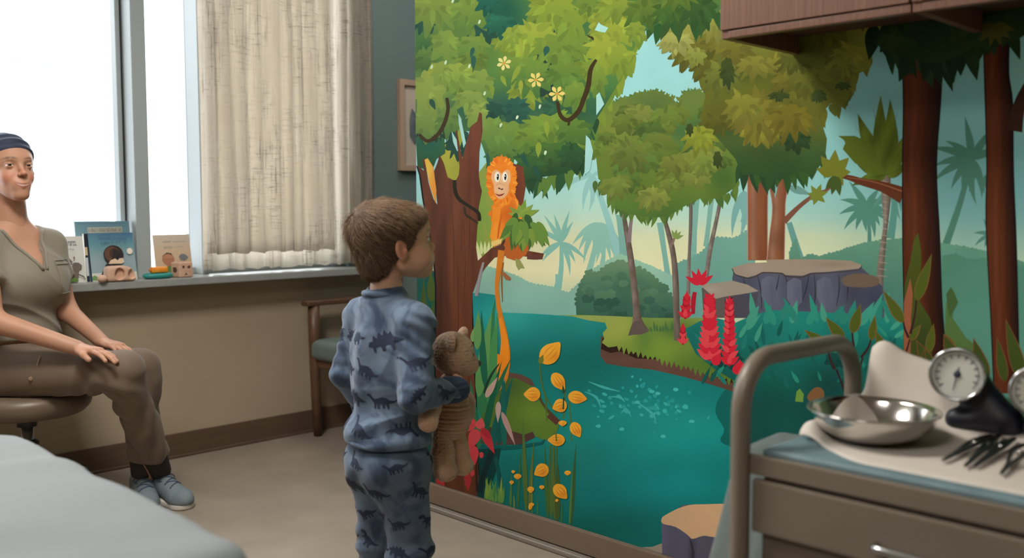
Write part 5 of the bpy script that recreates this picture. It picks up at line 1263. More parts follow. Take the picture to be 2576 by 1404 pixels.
# --- middle bush and the grassy bank
A = Part('painted_round_bush')
shrub(A, [(1449,770),(1452,735),(1466,700),(1480,680),(1500,690),(1530,665),(1560,655),(1600,672),(1640,690),(1665,720),(1690,745),(1705,790),(1712,825),(1600,812),(1450,795)][:13]+[(1712,830),(1450,797)], bl_(vg((655,(104,136,98)),(700,(92,128,96)),(760,(62,104,82)),(820,(54,96,70))), (1500,750,50,36,(74,118,98),.6), (1580,720,60,26,(58,98,78),.7), (1560,770,60,26,(54,92,76),.6), (1630,740,40,40,(96,128,92),.6), noise_=.05), 7, 11, 10, 11)
rn = R_(4)
for k in range(44):
    x, y = rn.uniform(1475,1690), rn.uniform(690,800)
    if y > 668+abs(x-1560)*.5: c = rn.choice([(88,124,94),(76,114,88),(66,104,82)] if y < 745 else [(62,100,82),(56,94,76),(50,88,70)]); A.clump(x, y, rn.uniform(12,20), rn.uniform(9,14), c, [v*.92 for v in c], k, down=.1, ln=.25)
A.done()
A = Part('painted_grass_bank')
A.poly([(1512,845),(1510,895),(1525,915),(1580,924),(1640,930),(1720,948),(1790,968),(1846,986),(1900,1000),(1900,940),(1700,900),(1540,860)], bl_((96,66,54), (1560,905,60,10,(112,78,66),.5), noise_=.08), grid=12)
A.poly([(1516,850),(1512,878),(1535,888),(1560,884),(1600,902),(1680,905),(1740,925),(1846,965),(1900,985),(1900,900),(1600,840)], (48,28,20))
gr = [(1400,792),(1440,796),(1480,806),(1522,812),(1527,826),(1516,838),(1520,852),(1514,862),(1530,874),(1548,872)]
x = 1548; rn = R_(9)
while x < 1850: gr += [(x+4,868+(x-1540)*.29+rn.uniform(-3,3)), (x+9,880+(x-1540)*.29+rn.uniform(-2,9))]; x += 12
gr += [(1850,955),(1850,840),(1780,800),(1640,800),(1560,796),(1480,793)]
A.poly(gr, bl_(vg((790,(130,152,72)),(850,(142,158,66)),(920,(92,122,44))), (1560,830,60,40,(160,168,76),.9), (1640,870,70,40,(118,148,50),.7), (1620,845,24,50,(88,118,50),.8), (1700,830,60,30,(70,104,48),.8), (1800,900,70,40,(70,104,42),.7), (1480,800,60,6,(176,176,110),.6), noise_=.05), grid=11)
for x in range(1640,1700,7): A.leaf(x, 835, -95+rn.uniform(-20,20), rn.uniform(14,30), 6, (74,110,62))
A.done()
# --- slender grey trees
A = Part('painted_slender_tree')
def trunk(A, L, R_, col, dark=None, hi=None, sm=4, grid=9, out=None):
    """left edge points top to bottom, right edge points top to bottom"""
    pts = [(p.x,p.y) for p in smooth_path([(x,y,0) for x,y in L], sm)]+[(p.x,p.y) for p in smooth_path([(x,y,0) for x,y in R_[::-1]], sm)]
    if out:
        cx = sum(p[0] for p in pts)/len(pts)
        k = len(pts)//2; A.poly([(p[0]-out[1],p[1]) for p in pts[:k]]+[(p[0]+out[1],p[1]) for p in pts[k:]], out[0])
    def f(P):
        lx = np.interp(P[:,1], [p[1] for p in L], [p[0] for p in L]); rx = np.interp(P[:,1], [p[1] for p in R_], [p[0] for p in R_]); t = np.clip((P[:,0]-lx)/np.maximum(rx-lx,1),0,1)
        c = np.array(col,float)*np.ones((len(P),1)); d = np.array(dark if dark is not None else np.array(col)*.72,float); h = np.array(hi if hi is not None else np.array(col)*1.18,float)
        wd_ = np.clip((t-.5)/.5,0,1)[:,None]; wl = np.exp(-((t-.28)/.16)**2)[:,None]*.8
        c = c*(1-wl)+h*wl; c = c*(1-wd_)+d*wd_
        c = c*(1+.07*np.sin(t*26+np.sin(P[:,1]*.02)*1.5))[:,None]; return c
    A.poly(pts, f, grid=grid)
G1 = (122,104,96)
trunk(A, [(1562,530),(1572,600),(1580,660),(1588,730),(1592,800),(1580,845)], [(1572,530),(1586,600),(1596,660),(1606,740),(1614,800),(1632,830)], (112,94,82), (88,74,64), (140,122,114))
A.stroke([(1592,528),(1586,570),(1582,610)], [7,9,12], (132,116,116))
A.done(); A = Part('painted_slender_tree')
trunk(A, [(1664,545),(1676,590),(1688,650),(1692,720),(1694,800),(1696,856)], [(1674,545),(1692,600),(1702,650),(1708,720),(1710,800),(1714,860)], (112,98,86), (78,66,58), (138,122,110))
A.stroke([(1690,615),(1696,600),(1698,590)], [8,6,4], (128,110,96))
for a in (-110,-80,-50,-20): A.leaf(1698, 600, a, 24, 9, (126,148,80))
A.done(); A = Part('painted_slender_tree')
trunk(A, [(1733,490),(1733,560),(1730,640),(1726,740)], [(1742,490),(1742,560),(1738,640),(1736,740)], (124,112,102), (92,82,74), (148,136,126))
A.done(); A = Part('painted_slender_tree')
trunk(A, [(1808,500),(1796,560),(1782,620),(1772,690)], [(1818,500),(1806,560),(1792,630),(1782,700)], (124,112,102), (92,82,74), (148,136,126))
A.done(); A = Part('painted_tree_root')
A.poly([(1580,845),(1586,826),(1596,808),(1612,806),(1622,818),(1634,832),(1624,838),(1610,842),(1596,842)], (96,82,72))
A.done()
# --- olive canopy in the middle distance
def mass(A, outline, fn, n, size, cfn, seed, box_, ln=.42, grid=14, jitter=.25, inside=None):
    if outline: A.poly(outline, fn, grid=grid)
    rn = R_(seed); L = []
    for k in range(n):
        for _ in range(30):
            x, y = rn.uniform(box_[0],box_[2]), rn.uniform(box_[1],box_[3])
            if inside is None or inside(x,y): break
        L.append((x,y))
    L.sort(key=lambda p: p[1], reverse=False)
    for i, (x, y) in enumerate(L):
        c = cfn(x, y, rn); s_ = size*rn.uniform(.7,1.35); q = 1+rn.uniform(-jitter,jitter)*.4
        A.clump(x, y, s_, s_*rn.uniform(.5,.8), [v*q for v in c], [v*q*.80 for v in c], i+seed, ln=ln)
def pin(poly):
    def f(x, y):
        c = False; j = len(poly)-1
        for i in range(len(poly)):
            if (poly[i][1] > y) != (poly[j][1] > y) and x < (poly[j][0]-poly[i][0])*(y-poly[i][1])/(poly[j][1]-poly[i][1])+poly[i][0]: c = not c
            j = i
        return c
    return f
def fringe(A, pts, L, wd, cols, seed, ang=90, step=11):
    """row of hanging leaf tips along a line"""
    rn = R_(seed)
    for a, b_ in zip(pts, pts[1:]):
        k = max(1,int(math.hypot(b_[0]-a[0],b_[1]-a[1])/step))
        for i in range(k): t = (i+rn.random()*.6)/k; A.leaf(a[0]+(b_[0]-a[0])*t, a[1]+(b_[1]-a[1])*t-L*.45, ang+rn.uniform(-24,24), L*rn.uniform(.75,1.25), wd*rn.uniform(.8,1.2), rn.choice(cols))
def bumps(A, pts, r, cols, seed, step=14):
    rn = R_(seed)
    for a, b_ in zip(pts, pts[1:]):
        k = max(1,int(math.hypot(b_[0]-a[0],b_[1]-a[1])/step))
        for i in range(k):
            t = i/k; x, y = a[0]+(b_[0]-a[0])*t, a[1]+(b_[1]-a[1])*t; rr = r*rn.uniform(.7,1.2); c = rn.choice(cols)
            for q in range(3): A.leaf(x, y+rr*.5, -90+(q-1)*45+rn.uniform(-12,12), rr*1.4, rr*.8, c)
A = Part('painted_olive_tree')
o1 = [(1495,310),(1500,282),(1530,262),(1570,250),(1610,236),(1650,228),(1690,245),(1705,262),(1720,232),(1760,228),(1800,250),(1860,300),(1880,400),(1850,470),(1810,500),(1760,500),(1720,520),(1680,545),(1640,548),(1590,540),(1550,525),(1540,480),(1505,450),(1500,400),(1490,350)]
fr = [(1496,470),(1530,470),(1545,520),(1580,535),(1620,550),(1660,550),(1700,530),(1720,505),(1760,500),(1800,505),(1840,500),(1860,460)]
fringe(A, fr, 34, 13, [(84,112,46),(92,120,50),(74,104,48)], 3, step=9)
bumps(A, o1[2:11], 11, [(104,122,52),(92,118,56)], 4, 12)
fo = bl_(vg((228,(102,120,54)),(300,(112,126,50)),(400,(104,124,46)),(480,(92,116,44)),(550,(76,108,48))), (1640,270,50,34,(84,112,58),.8), (1750,330,60,50,(58,98,56),.8), (1700,330,40,20,(60,98,58),.7), (1820,440,40,50,(60,96,46),.7), (1560,330,50,20,(120,130,56),.6), noise_=.06)
A.poly(o1, fo, grid=13)
mass(A, None, None, 40, 34, lambda x,y,r: r.choice([(116,130,52),(108,124,48),(98,118,46),(88,114,48),(122,134,58)]) if not (1680 < x < 1790 and 290 < y < 400) else (76,106,52), 21, (1515,270,1830,500), inside=pin([(1515,300),(1640,262),(1800,280),(1840,430),(1790,470),(1680,510),(1570,500),(1530,430)]))
mass(A, None, None, 7, 40, lambda x,y,r: r.choice([(122,132,54),(116,130,54)]), 22, (1540,380,1780,470), ln=.5)
A.done()
# --- tall orange-brown trunks and the right hand canopy
A = Part('painted_brown_tree')
trunk(A, [(1881,430),(1882,520),(1882,655)], [(1932,430),(1930,520),(1930,655)], (134,80,50), (112,64,38), (150,108,88), out=((176,140,124),2))
A.done(); A = Part('painted_brown_tree')
trunk(A, [(1932,455),(1944,520),(1936,600),(1930,655)], [(1990,440),(1976,500),(1974,560),(1972,655)], (130,82,54), (112,66,42), (140,104,84), out=((170,136,120),2))
A.poly([(1944,460),(1950,500),(1956,472),(1952,452)], (120,166,158))
A.stroke([(1972,558),(2010,520),(2050,490),(2080,478),(2100,462)], [16,11,9,7,4], (118,76,58))
for a, l_ in ((-170,34),(-120,40),(-70,42),(-20,40),(40,36),(110,34),(150,30)): A.leaf(2055, 492, a, l_*.75, 14, (112,122,44))
A.done()
A = Part('painted_leafy_canopy')
o2 = [(1655,-160),(1655,60),(1665,90),(1680,128),(1720,140),(1750,170),(1762,220),(1775,240),(1760,300),(1790,330),(1850,400),(1866,440),(1900,440),(1960,455),(2010,430),(2045,440),(2075,400),(2080,350),(2060,290),(2090,260),(2120,270),(2140,240),(2130,200),(2190,170),(2200,100),(2230,40),(2300,-160)]
fringe(A, [(1860,430),(1900,452),(1950,450),(2000,445),(2040,430),(2075,400)], 58, 22, [(44,76,38),(38,66,38),(52,84,38)], 6, step=12)
fringe(A, [(2060,300),(2100,275),(2140,235),(2140,190),(2195,160)], 44, 20, [(96,96,28),(104,104,34),(84,90,30)], 7, step=12)
fc = bl_(vg((-160,(120,128,50)),(60,(142,144,62)),(120,(124,126,46)),(200,(96,100,32)),(300,(98,98,34)),(380,(58,82,40)),(450,(44,74,38))), (1740,60,70,60,(152,154,74),.7), (1880,180,60,26,(62,76,26),.8), (2040,130,90,60,(70,76,26),.8), (1840,330,60,20,(52,80,40),.8), (1930,300,60,40,(118,112,40),.6), noise_=.06)
A.poly(o2, fc, grid=14)
lc = lambda x,y,r: ((150,150,70) if x < 1780 else (118,116,40)) if y < 130 else (r.choice([(112,110,38),(100,100,34),(124,120,42)]) if y < 345 else r.choice([(50,78,36),(44,70,36),(60,88,38)]))
mass(A, None, None, 42, 40, lc, 31, (1690,-60,2170,430), inside=pin([(1690,-60),(1690,100),(1790,180),(1790,300),(1880,420),(2040,410),(2050,280),(2120,220),(2170,120),(2180,-60)]))
for x, y, rx, ry, c in ((1910,290,70,44,(124,118,42)),(1870,270,46,36,(126,126,46)),(1990,300,54,40,(114,106,34)),(1760,345,42,30,(136,144,46)),(1815,190,44,36,(108,116,44)),(1900,165,48,26,(128,126,48)),(2030,200,54,36,(104,104,36)),(1700,105,44,26,(162,164,84)),(1750,140,26,22,(140,146,62)),(2120,170,34,26,(112,108,38)),(1800,60,50,34,(146,148,66)),(2000,150,44,26,(92,94,32))):
    A.clump(x, y, rx, ry, c, [v*.80 for v in c], 5, n=int(rx/4.2), ln=.7)
for x, y, rx, ry in ((1830,180,18,40),(2060,240,20,16),(1960,240,30,10),(1735,325,10,16),(1805,400,12,22),(2120,215,20,10)): A.clump(x, y, rx, ry, (62,74,28), (46,62,30), 9)
A.done()
# --- banana palm, leafy twig
A = Part('painted_banana_palm')
trunk(A, [(2218,440),(2218,500),(2222,560),(2214,620),(2206,680),(2204,790)], [(2240,440),(2240,500),(2234,560),(2228,620),(2222,700),(2222,790)], (116,104,92), (86,76,66), (138,124,112))
for y in range(455,700,17): A.stroke([(2210 if y > 600 else 2219,y),(2232,y+3)], 1.8, (150,138,122))
CB = (84,96,28)
for a, l_, w in ((-147,140,52),(-122,170,44),(-101,200,44),(-80,190,44),(-58,110,40),(170,90,30),(-20,60,30)):
    ca = lambda P: np.array(CB,float)*(1.0+.12*np.sin(P[:,0:1]*.12+P[:,1:2]*.05))
    A.leaf(2229, 440, a, l_, w, ca, bend=.25 if a < -100 else -.25, grid=12); a2 = math.radians(a); A.stroke([(2229,440),(2229+math.cos(a2)*l_*.85,440+math.sin(a2)*l_*.85)], [2.4,1,.5], (60,76,28))
A.poly([(2108,342),(2150,342),(2190,360),(2220,420),(2236,440),(2200,440),(2150,410),(2120,375),(2128,356)], CB, grid=14)
A.done()
# --- two dark tree trunks and their crown
A = Part('painted_dark_tree')
A.stroke([(2272,492),(2220,470),(2170,458),(2140,448),(2112,442)], [44,26,18,14,8], (92,48,28), 8)
A.stroke([(2272,482),(2200,458),(2130,446)], [3,2,1], (140,88,58))
for a, l_ in ((-165,44),(-125,54),(-85,60),(-45,56),(-5,44),(50,40)): A.leaf(2096, 436, a, l_, 30, (108,112,34))
for a, l_ in ((80,50),(105,48),(130,44)): A.leaf(2104, 444, a, l_, 20, (64,82,32))
trunk(A, [(2270,100),(2274,260),(2272,400),(2272,560),(2274,700),(2280,990)], [(2372,100),(2364,260),(2354,420),(2362,600),(2370,800),(2390,990)], (74,34,16), (30,16,12), (92,48,28), out=((24,18,22),3))
A.done(); A = Part('painted_dark_tree')
trunk(A, [(2474,60),(2480,260),(2484,420),(2482,560),(2494,800),(2502,990)], [(2540,60),(2536,180),(2546,260),(2548,430),(2556,640),(2564,990)], (78,37,17), (30,17,13), (92,48,28), out=((22,18,22),3))
A.stroke([(2552,330),(2566,260),(2600,190),(2650,60)], [40,30,26,24], (52,30,22))
A.done()
A = Part('painted_dark_crown')
for p, s_ in (((2190,118),60),):
    fringe(A, [(2200,100),(2230,130),(2262,140),(2290,170),(2360,180),(2410,150),(2450,140),(2480,110),(2540,90),(2566,80)], 84, 34, [(30,50,26),(26,44,24),(34,56,30)], 14, step=15)
A.poly([(2200,110),(2215,70),(2230,20),(2260,-160),(2700,-160),(2620,60),(2560,100),(2480,120),(2420,140),(2350,160),(2290,150),(2240,130)], bl_((32,52,26), (2490,70,50,40,(66,66,24),.9), noise_=.08), grid=16)
mass(A, None, None, 18, 34, lambda x,y,r: r.choice([(36,56,26),(30,48,26),(44,60,26)]), 41, (2230,20,2560,120))
for a in (100,70,130,40,160,15): A.leaf(2500, 62, a, 56, 22, (72,72,26))
A.done()
# --- rocks like a table with stools
A = Part('painted_stone_table')
RK = (86,88,104)
A.poly([(1765,725),(1845,708),(1905,722),(1908,738),(1860,750),(1850,800),(1770,800)], (94,84,80))
A.poly([(1842,700),(1846,678),(2166,672),(2220,720),(2226,800),(1848,800)], bl_((80,82,96), (1880,740,24,60,(62,64,80),.6), (1950,740,20,70,(104,104,116),.5), (2020,740,30,60,(60,62,76),.7), (2080,740,22,60,(96,98,114),.6), (2150,740,30,50,(50,52,64),.7), (2200,760,30,50,(50,54,74),.7), noise_=.06), grid=12)
for x0, y0, x1, y1 in ((1905,690,1916,780),(1960,692,1938,760),(1975,690,1986,780),(2035,690,2012,770),(2048,688,2046,790),(2110,690,2104,770),(2128,690,2130,760),(1870,700,1876,760)): A.stroke([(x0,y0),((x0+x1)/2+4,(y0+y1)/2),(x1,y1)], [1,3.5,1], (48,46,56))
for x, y in ((1935,735),(2000,740),(2075,738)): A.poly([(x-20,y-30),(x-2,y-42),(x+16,y-34),(x+18,y+20),(x-4,y+42),(x-20,y+10)], bl_((98,98,114), (x+10,y,12,40,(78,80,96),.7)), grid=10)
A.poly([(1840,674),(1880,662),(1930,660),(1926,654),(2000,652),(2080,653),(2140,656),(2168,667),(2160,676),(2080,684),(2040,686),(2018,694),(1976,692),(1966,686),(1918,684),(1902,692),(1880,698),(1850,690)], bl_((150,134,116), (2100,664,60,8,(128,110,92),.6), (1900,674,40,10,(158,142,124),.5)), grid=10)
A.stroke([(1842,676),(1852,692),(1884,700),(1904,694),(1920,686),(1966,688),(1978,695),(2018,697),(2042,689),(2090,686),(2158,679),(2168,668)], [2,3,2], (66,54,46))
A.poly([(1760,716),(1800,712),(1842,706),(1880,716),(1908,732),(1880,738),(1852,742),(1824,746),(1800,752),(1782,736)], bl_((152,138,122), (1790,728,24,10,(170,156,142),.6)), grid=10)
A.poly([(1822,750),(1852,744),(1908,736),(1896,800),(1826,800)], (74,70,80)); A.poly([(1826,752),(1844,748),(1848,800),(1828,800)], (46,32,28))
A.poly([(2118,700),(2140,690),(2170,688),(2208,698),(2210,714),(2190,722),(2140,722),(2122,716)], (104,86,72), smooth=3)
A.done()
# --- teal shrub area with blades
A = Part('painted_teal_undergrowth')
o3 = [(1720,830),(1760,808),(1800,800),(1850,812),(1900,790),(1950,780),(2050,785),(2150,790),(2220,800),(2270,780),(2290,830),(2320,1300),(1880,1300),(1850,960),(1800,930),(1750,890)]
A.poly(o3, bl_(vg((780,(30,124,110)),(850,(24,112,100)),(920,(20,96,86)),(1020,(18,74,66))), (1960,860,60,40,(34,128,114),.6), (1790,850,60,40,(28,110,98),.6), (2080,960,60,50,(18,60,56),.8), (2200,900,70,60,(18,80,70),.5), (1890,930,60,60,(18,88,78),.5), noise_=.06), grid=13)
rn = R_(17)
for x in list(range(1880,2260,22)): A.leaf(x+rn.uniform(-6,6), 812+rn.uniform(-6,8), -90+rn.uniform(-34,34), rn.uniform(46,84), rn.uniform(15,24), rn.choice([(58,140,118),(44,132,112),(66,144,118),(40,120,104)]), grid=14)
for k in range(60): A.leaf(rn.uniform(1760,2270), rn.uniform(840,985), rn.choice([-60,-75,-100,-120])+rn.uniform(-15,15), rn.uniform(26,60), rn.uniform(7,13), rn.choice([(40,130,110),(30,116,102),(20,84,74),(22,94,84)]))
for x, y, a in ((1860,850,-60),(1880,830,-50),(1900,860,-70),(2240,830,-40),(2250,850,-35)): A.leaf(x, y, a, 52, 12, (62,146,120))
for x, y in ((1790,880),(1810,900),(1845,905),(2100,905),(2140,960)): A.clump(x, y, 26, 20, (20,70,62), (16,56,52), 3)
A.poly([(2000,1010),(2004,985),(2012,978),(2022,992),(2020,1012)], (104,140,56))
A.poly([(2030,1000),(2050,975),(2070,980),(2072,1002),(2050,1015)], (120,84,50), smooth=3)
A.done()
# --- red ginger flowers
A = Part('painted_red_flower'); CR_ = (200,34,52); CR2 = (168,24,42); CR3 = (216,66,72)
def ginger(_, x, y0, y1, w, seed, lean=0):
    A = Part('painted_red_flower'); rn = R_(seed); n = max(3,int((y1-y0)/15))
    A.poly([(x+lean-w*.22,y0+10),(x+lean+w*.22,y0+10),(x+w*.28,y1-8),(x,y1+4),(x-w*.28,y1-8)], CR2)
    for i in range(n):
        t = i/(n-1); y = y1-8-(y1-y0-18)*t; xx = x+lean*t; ww = w*(1-.45*t)
        for s_ in (-1,1): A.leaf(xx, y+6, -90+s_*(52-20*t), ww*.62, ww*.30, CR_ if rn.random() < .6 else CR3)
    A.leaf(x+lean, y0+22, -90, 26, 11, CR_); A.leaf(x, y1-2, -90, 22, 12, CR3); A.done()
ginger(A, 1785, 740, 905, 66, 2); ginger(A, 1835, 748, 918, 50, 3); ginger(A, 1724, 735, 800, 40, 4, 4); ginger(A, 1718, 815, 865, 30, 5)
for a in (-150,-120,-95,-65,-35): A.leaf(1760, 716, a, 42, 15, CR_)
A.stroke([(1748,735),(1744,760),(1744,790)], [10,12,8], CR2)
A.done(); A = Part('painted_red_bud')
for x, y, a in ((1852,942,-80),(1866,938,-100),(1795,918,-60)): A.leaf(x, y, a, 34, 24, CR_)
A.done()
# --- tall stalk plants in front of the dark trunks
A = Part('painted_moss')
A.poly([(2275,720),(2290,655),(2300,600),(2310,585),(2318,640),(2314,760),(2340,800),(2350,850),(2330,990),(2270,990)], bl_((66,74,24), (2300,620,16,40,(74,84,30),.6), (2320,860,30,70,(44,58,28),.7)), grid=12)
A.poly([(2274,760),(2290,700),(2296,740),(2292,800),(2288,990),(2274,990)], (140,82,56))
A.poly([(2380,760),(2396,740),(2400,760),(2396,800),(2430,850),(2470,880),(2490,990),(2370,990)], (76,102,54))
A.poly([(2392,722),(2400,735),(2410,760),(2400,780),(2388,800),(2380,740)], (62,86,46))
def stalk(_, base, tip, ang, ln, w, c=(74,84,26), edge=(116,84,44), rib=(52,30,28)):
    A = Part('painted_stalk')
    mx_, my_ = (base[0]+tip[0])/2+(tip[0]-base[0])*.18, (base[1]+tip[1])/2
    A.stroke([base,(mx_,my_),tip], [7,5,4], rib); A.leaf(tip[0], tip[1]+6, ang, ln+4, w+4, edge); A.leaf(tip[0], tip[1]+5, ang, ln, w, c); A.done()
A.done()
for b_, t_, a, l_, w in (((2100,930),(2080,864),-145,66,20),((2128,870),(2122,850),-128,70,24),((2148,872),(2144,832),-74,72,24),((2166,900),(2192,850),-82,60,18),((2226,960),(2228,885),-114,64,20),((2232,960),(2290,850),-56,44,16),
        ((2286,850),(2272,806),-122,92,24),((2290,840),(2306,750),-72,120,26),((2380,900),(2392,876),-108,40,26),((2310,930),(2336,880),-80,70,20)): stalk(A, b_, t_, a, l_, w)
A = Part('painted_broad_leaves')
for b_, a, l_, w in (((2344,930),-118,80,30),((2400,905),-112,66,28),((2480,960),-106,110,34),((2528,960),-100,110,24),((2572,960),-105,160,34),((2312,960),-80,80,22)): A.leaf(b_[0], b_[1], a, l_+5, w+4, (112,66,42)); A.leaf(b_[0], b_[1], a, l_, w, (58,70,26))
A.poly([(2300,990),(2310,930),(2330,905),(2350,940),(2360,1000)], (92,88,84), smooth=3); A.leaf(2326, 985, -80, 26, 18, (50,72,30))
A.stroke([(2104,930),(2112,950),(2124,985)], [6,5,5], (46,30,30)); A.stroke([(2170,900),(2160,940),(2150,975)], [5,5,4], (54,36,34)); A.stroke([(2228,930),(2226,975)], [5,6], (60,34,28))
A.done()
# --- big left tree: crown, trunk, vines
A = Part('painted_undergrowth_behind_trunk')
A.poly([(1045,690),(1062,690),(1090,680),(1100,720),(1110,1000),(1110,1230),(1045,1230)], bl_((26,82,72), (1056,760,20,60,(34,104,88),.5)), grid=12)
for x, y, a, l_, w, c in ((1052,900,-86,200,14,(66,84,34)),(1066,900,-80,190,12,(54,96,48)),(1078,890,-94,200,12,(72,90,36)),(1090,860,-88,170,12,(40,88,44)),(1060,860,-70,120,8,(84,84,34)),(1086,760,-92,80,22,(74,92,36))): A.leaf(x, y, a, l_, w, c)
A.done()
A = Part('painted_big_tree_crown')
LG = [(150,162,58),(136,156,54),(124,146,52),(112,138,52)]; DG = [(44,92,74),(38,82,64),(52,98,66),(40,74,54)]
A.poly([(1180,560),(1200,440),(1230,400),(1300,400),(1300,600),(1240,640),(1196,620)], bl_((136,150,62), (1220,560,40,60,(156,170,76),.7), noise_=.06), grid=12)
for x, y, a, l_, w in ((1216,500,95,90,26),(1206,560,92,80,24),(1222,450,100,80,26),(1212,600,84,60,20),(1230,520,88,90,24)): A.leaf(x, y, a, l_, w, (132,158,66))
for x in range(1196,1250,8): A.leaf(x, 640, -90+(x-1220)*.5, 34, 8, (214,218,150))
A.poly([(1106,360),(1140,355),(1178,370),(1176,450),(1150,470),(1120,450),(1102,410)], bl_((172,172,62), (1150,380,24,24,(190,182,70),.6), noise_=.07), grid=11)
oc = [(1045,-160),(1045,330),(1050,420),(1086,432),(1098,400),(1120,385),(1118,350),(1150,330),(1200,330),(1225,400),(1250,408),(1290,410),(1330,450),(1400,440),(1460,420),(1480,380),(1484,340),(1500,300),(1560,200),(1590,130),(1620,80),(1655,60),(1720,40),(1790,50),(1815,20),(1815,-160)]
fringe(A, [(1290,440),(1330,462),(1370,470),(1410,455),(1450,432),(1478,392),(1485,340),(1500,300)], 52, 20, [(44,84,50),(38,72,42),(50,90,50),(92,124,52)], 51, step=10)
fringe(A, [(1500,300),(1530,260),(1560,215),(1580,165),(1600,120),(1622,85)], 50, 22, [(128,148,50),(118,140,48),(104,132,48)], 52, step=12)
fringe(A, [(1640,70),(1690,80),(1740,60),(1812,50)], 60, 24, [(44,86,40),(66,98,40),(52,84,38)], 53, step=14)
def fl(P):
    x, y = P[:,0], P[:,1]
    c = vg((-160,(96,130,60)),(0,(84,120,56)),(60,(56,104,64)),(130,(92,130,54)),(220,(74,118,60)),(280,(48,96,72)),(340,(70,112,56)),(410,(44,84,50)),(470,(34,68,42)))(P)
    for bx, by, rx, ry, col, st in ((1250,20,80,46,(24,84,70),.95),(1330,60,60,20,(30,88,68),.8),(1340,120,60,40,(146,162,58),.9),(1160,60,60,60,(120,142,58),.7),(1090,40,40,60,(126,146,58),.7),(1400,40,50,50,(136,152,52),.9),(1120,200,60,50,(140,158,64),.8),(1085,260,40,60,(136,152,66),.8),(1070,140,30,40,(34,80,52),.8),
        (1300,270,100,30,(44,92,76),.8),(1480,120,30,80,(44,90,58),.8),(1530,90,40,50,(142,156,54),.9),(1450,290,40,60,(40,80,52),.8),(1390,330,70,40,(112,138,50),.8),(1240,350,50,40,(100,132,62),.7),(1080,360,50,40,(30,88,70),.9),(1350,420,80,30,(44,78,40),.8),(1700,30,60,30,(66,98,38),.8),(1400,190,60,50,(104,134,52),.7),(1180,170,50,40,(108,138,56),.7),(1200,260,40,50,(58,102,80),.8)):
        t = st*np.exp(-((x-bx)/rx)**2-((y-by)/ry)**2); c = c*(1-t[:,None])+np.array(col,float)*t[:,None]
    return c*(1+.06*nz(np.stack([x,y*.6,x*.3],1),.03,4)[:,None])
A.poly(oc, fl, grid=11)
CL = [ # x, y, rx, ry, light, dark
 (1090,20,56,50,(134,152,62),(104,132,56)), (1180,30,44,40,(122,146,58),(92,126,54)), (1070,150,30,30,(96,124,54),(60,96,50)), (1230,10,30,24,(34,100,80),(28,84,66)),
 (1260,60,40,24,(40,104,78),(30,86,66)), (1390,24,60,46,(138,154,52),(116,140,50)), (1440,60,30,40,(124,144,50),(110,136,50)), (1120,110,34,40,(126,150,62),(110,140,58)),
 (1340,95,64,44,(152,166,58),(128,152,52)), (1290,90,26,26,(140,158,58),(116,142,50)), (1150,190,46,36,(146,164,66),(110,144,58)), (1190,110,38,24,(120,146,60),(96,130,54)),
 (1080,230,40,60,(144,160,70),(122,146,62)), (1110,180,26,30,(140,158,66),(120,146,60)), (1210,215,30,46,(132,154,66),(94,130,58)), (1400,120,60,40,(118,142,52),(96,126,50)),
 (1340,190,46,44,(112,140,52),(70,110,54)), (1290,170,36,30,(116,144,54),(80,118,54)), (1420,190,46,40,(104,132,50),(76,114,50)), (1180,250,40,26,(136,156,70),(108,138,60)),
 (1200,290,26,34,(140,158,72),(110,140,62)), (1075,310,36,40,(124,146,64),(92,122,60)), (1380,320,70,36,(122,146,52),(88,124,50)), (1450,240,30,40,(116,142,54),(86,120,48)),
 (1290,340,44,40,(112,142,58),(86,122,54)), (1240,330,36,40,(120,146,64),(90,128,58)), (1440,330,40,40,(96,128,50),(66,100,46)), (1330,350,40,34,(118,144,52),(78,112,48)),
 (1260,390,36,30,(96,128,56),(58,96,50)), (1380,390,50,36,(74,112,48),(40,74,42)), (1330,420,40,30,(58,96,46),(40,74,40)), (1440,390,34,34,(50,88,46),(36,66,40)),
 (1540,70,56,50,(150,160,54),(126,146,50)), (1520,130,40,50,(148,160,54),(128,148,50)), (1560,150,30,44,(136,152,52),(112,138,48)), (1500,200,26,40,(122,144,54),(90,122,48)),
 (1550,20,50,30,(134,148,52),(104,126,46)), (1620,30,50,36,(96,118,42),(66,96,38)), (1690,30,46,30,(70,104,40),(52,84,36)), (1760,20,44,40,(58,92,40),(44,76,36)), (1600,80,24,30,(128,144,52),(106,128,48)),
 (1130,300,30,36,(110,138,64),(84,118,58)), (1700,-10,50,24,(96,120,44),(80,104,40)),
]
rn = R_(77)
for k in range(18): c = rn.choice(LG[1:]+DG[2:3]); A.clump(rn.uniform(1060,1800), rn.uniform(-150,-30), rn.uniform(36,60), rn.uniform(26,44), c, [v*.86 for v in c], k+90)
for k in range(26):                                        # darker and middle tones first, under the named clumps
    x, y = rn.uniform(1060,1500), rn.uniform(-20,430); dk = 250 < y < 310 or y > 380 or (1210 < x < 1340 and y < 90); c = rn.choice(DG if dk or rn.random() < .3 else LG[1:])
    A.clump(x, y, rn.uniform(30,54), rn.uniform(22,40), c, [v*.84 for v in c], k)
for i, (x, y, rx, ry, a, b_) in enumerate(CL): A.clump(x, y, rx*1.05, ry*.95, a, b_, i, n=max(7,int(rx/4.6)), ln=.62)
for k in range(24):
    x, y = rn.uniform(1060,1490), rn.uniform(20,440); A.leaf(x, y, rn.uniform(60,120), rn.uniform(26,54), rn.uniform(9,16), rn.choice(LG+DG[:2]))
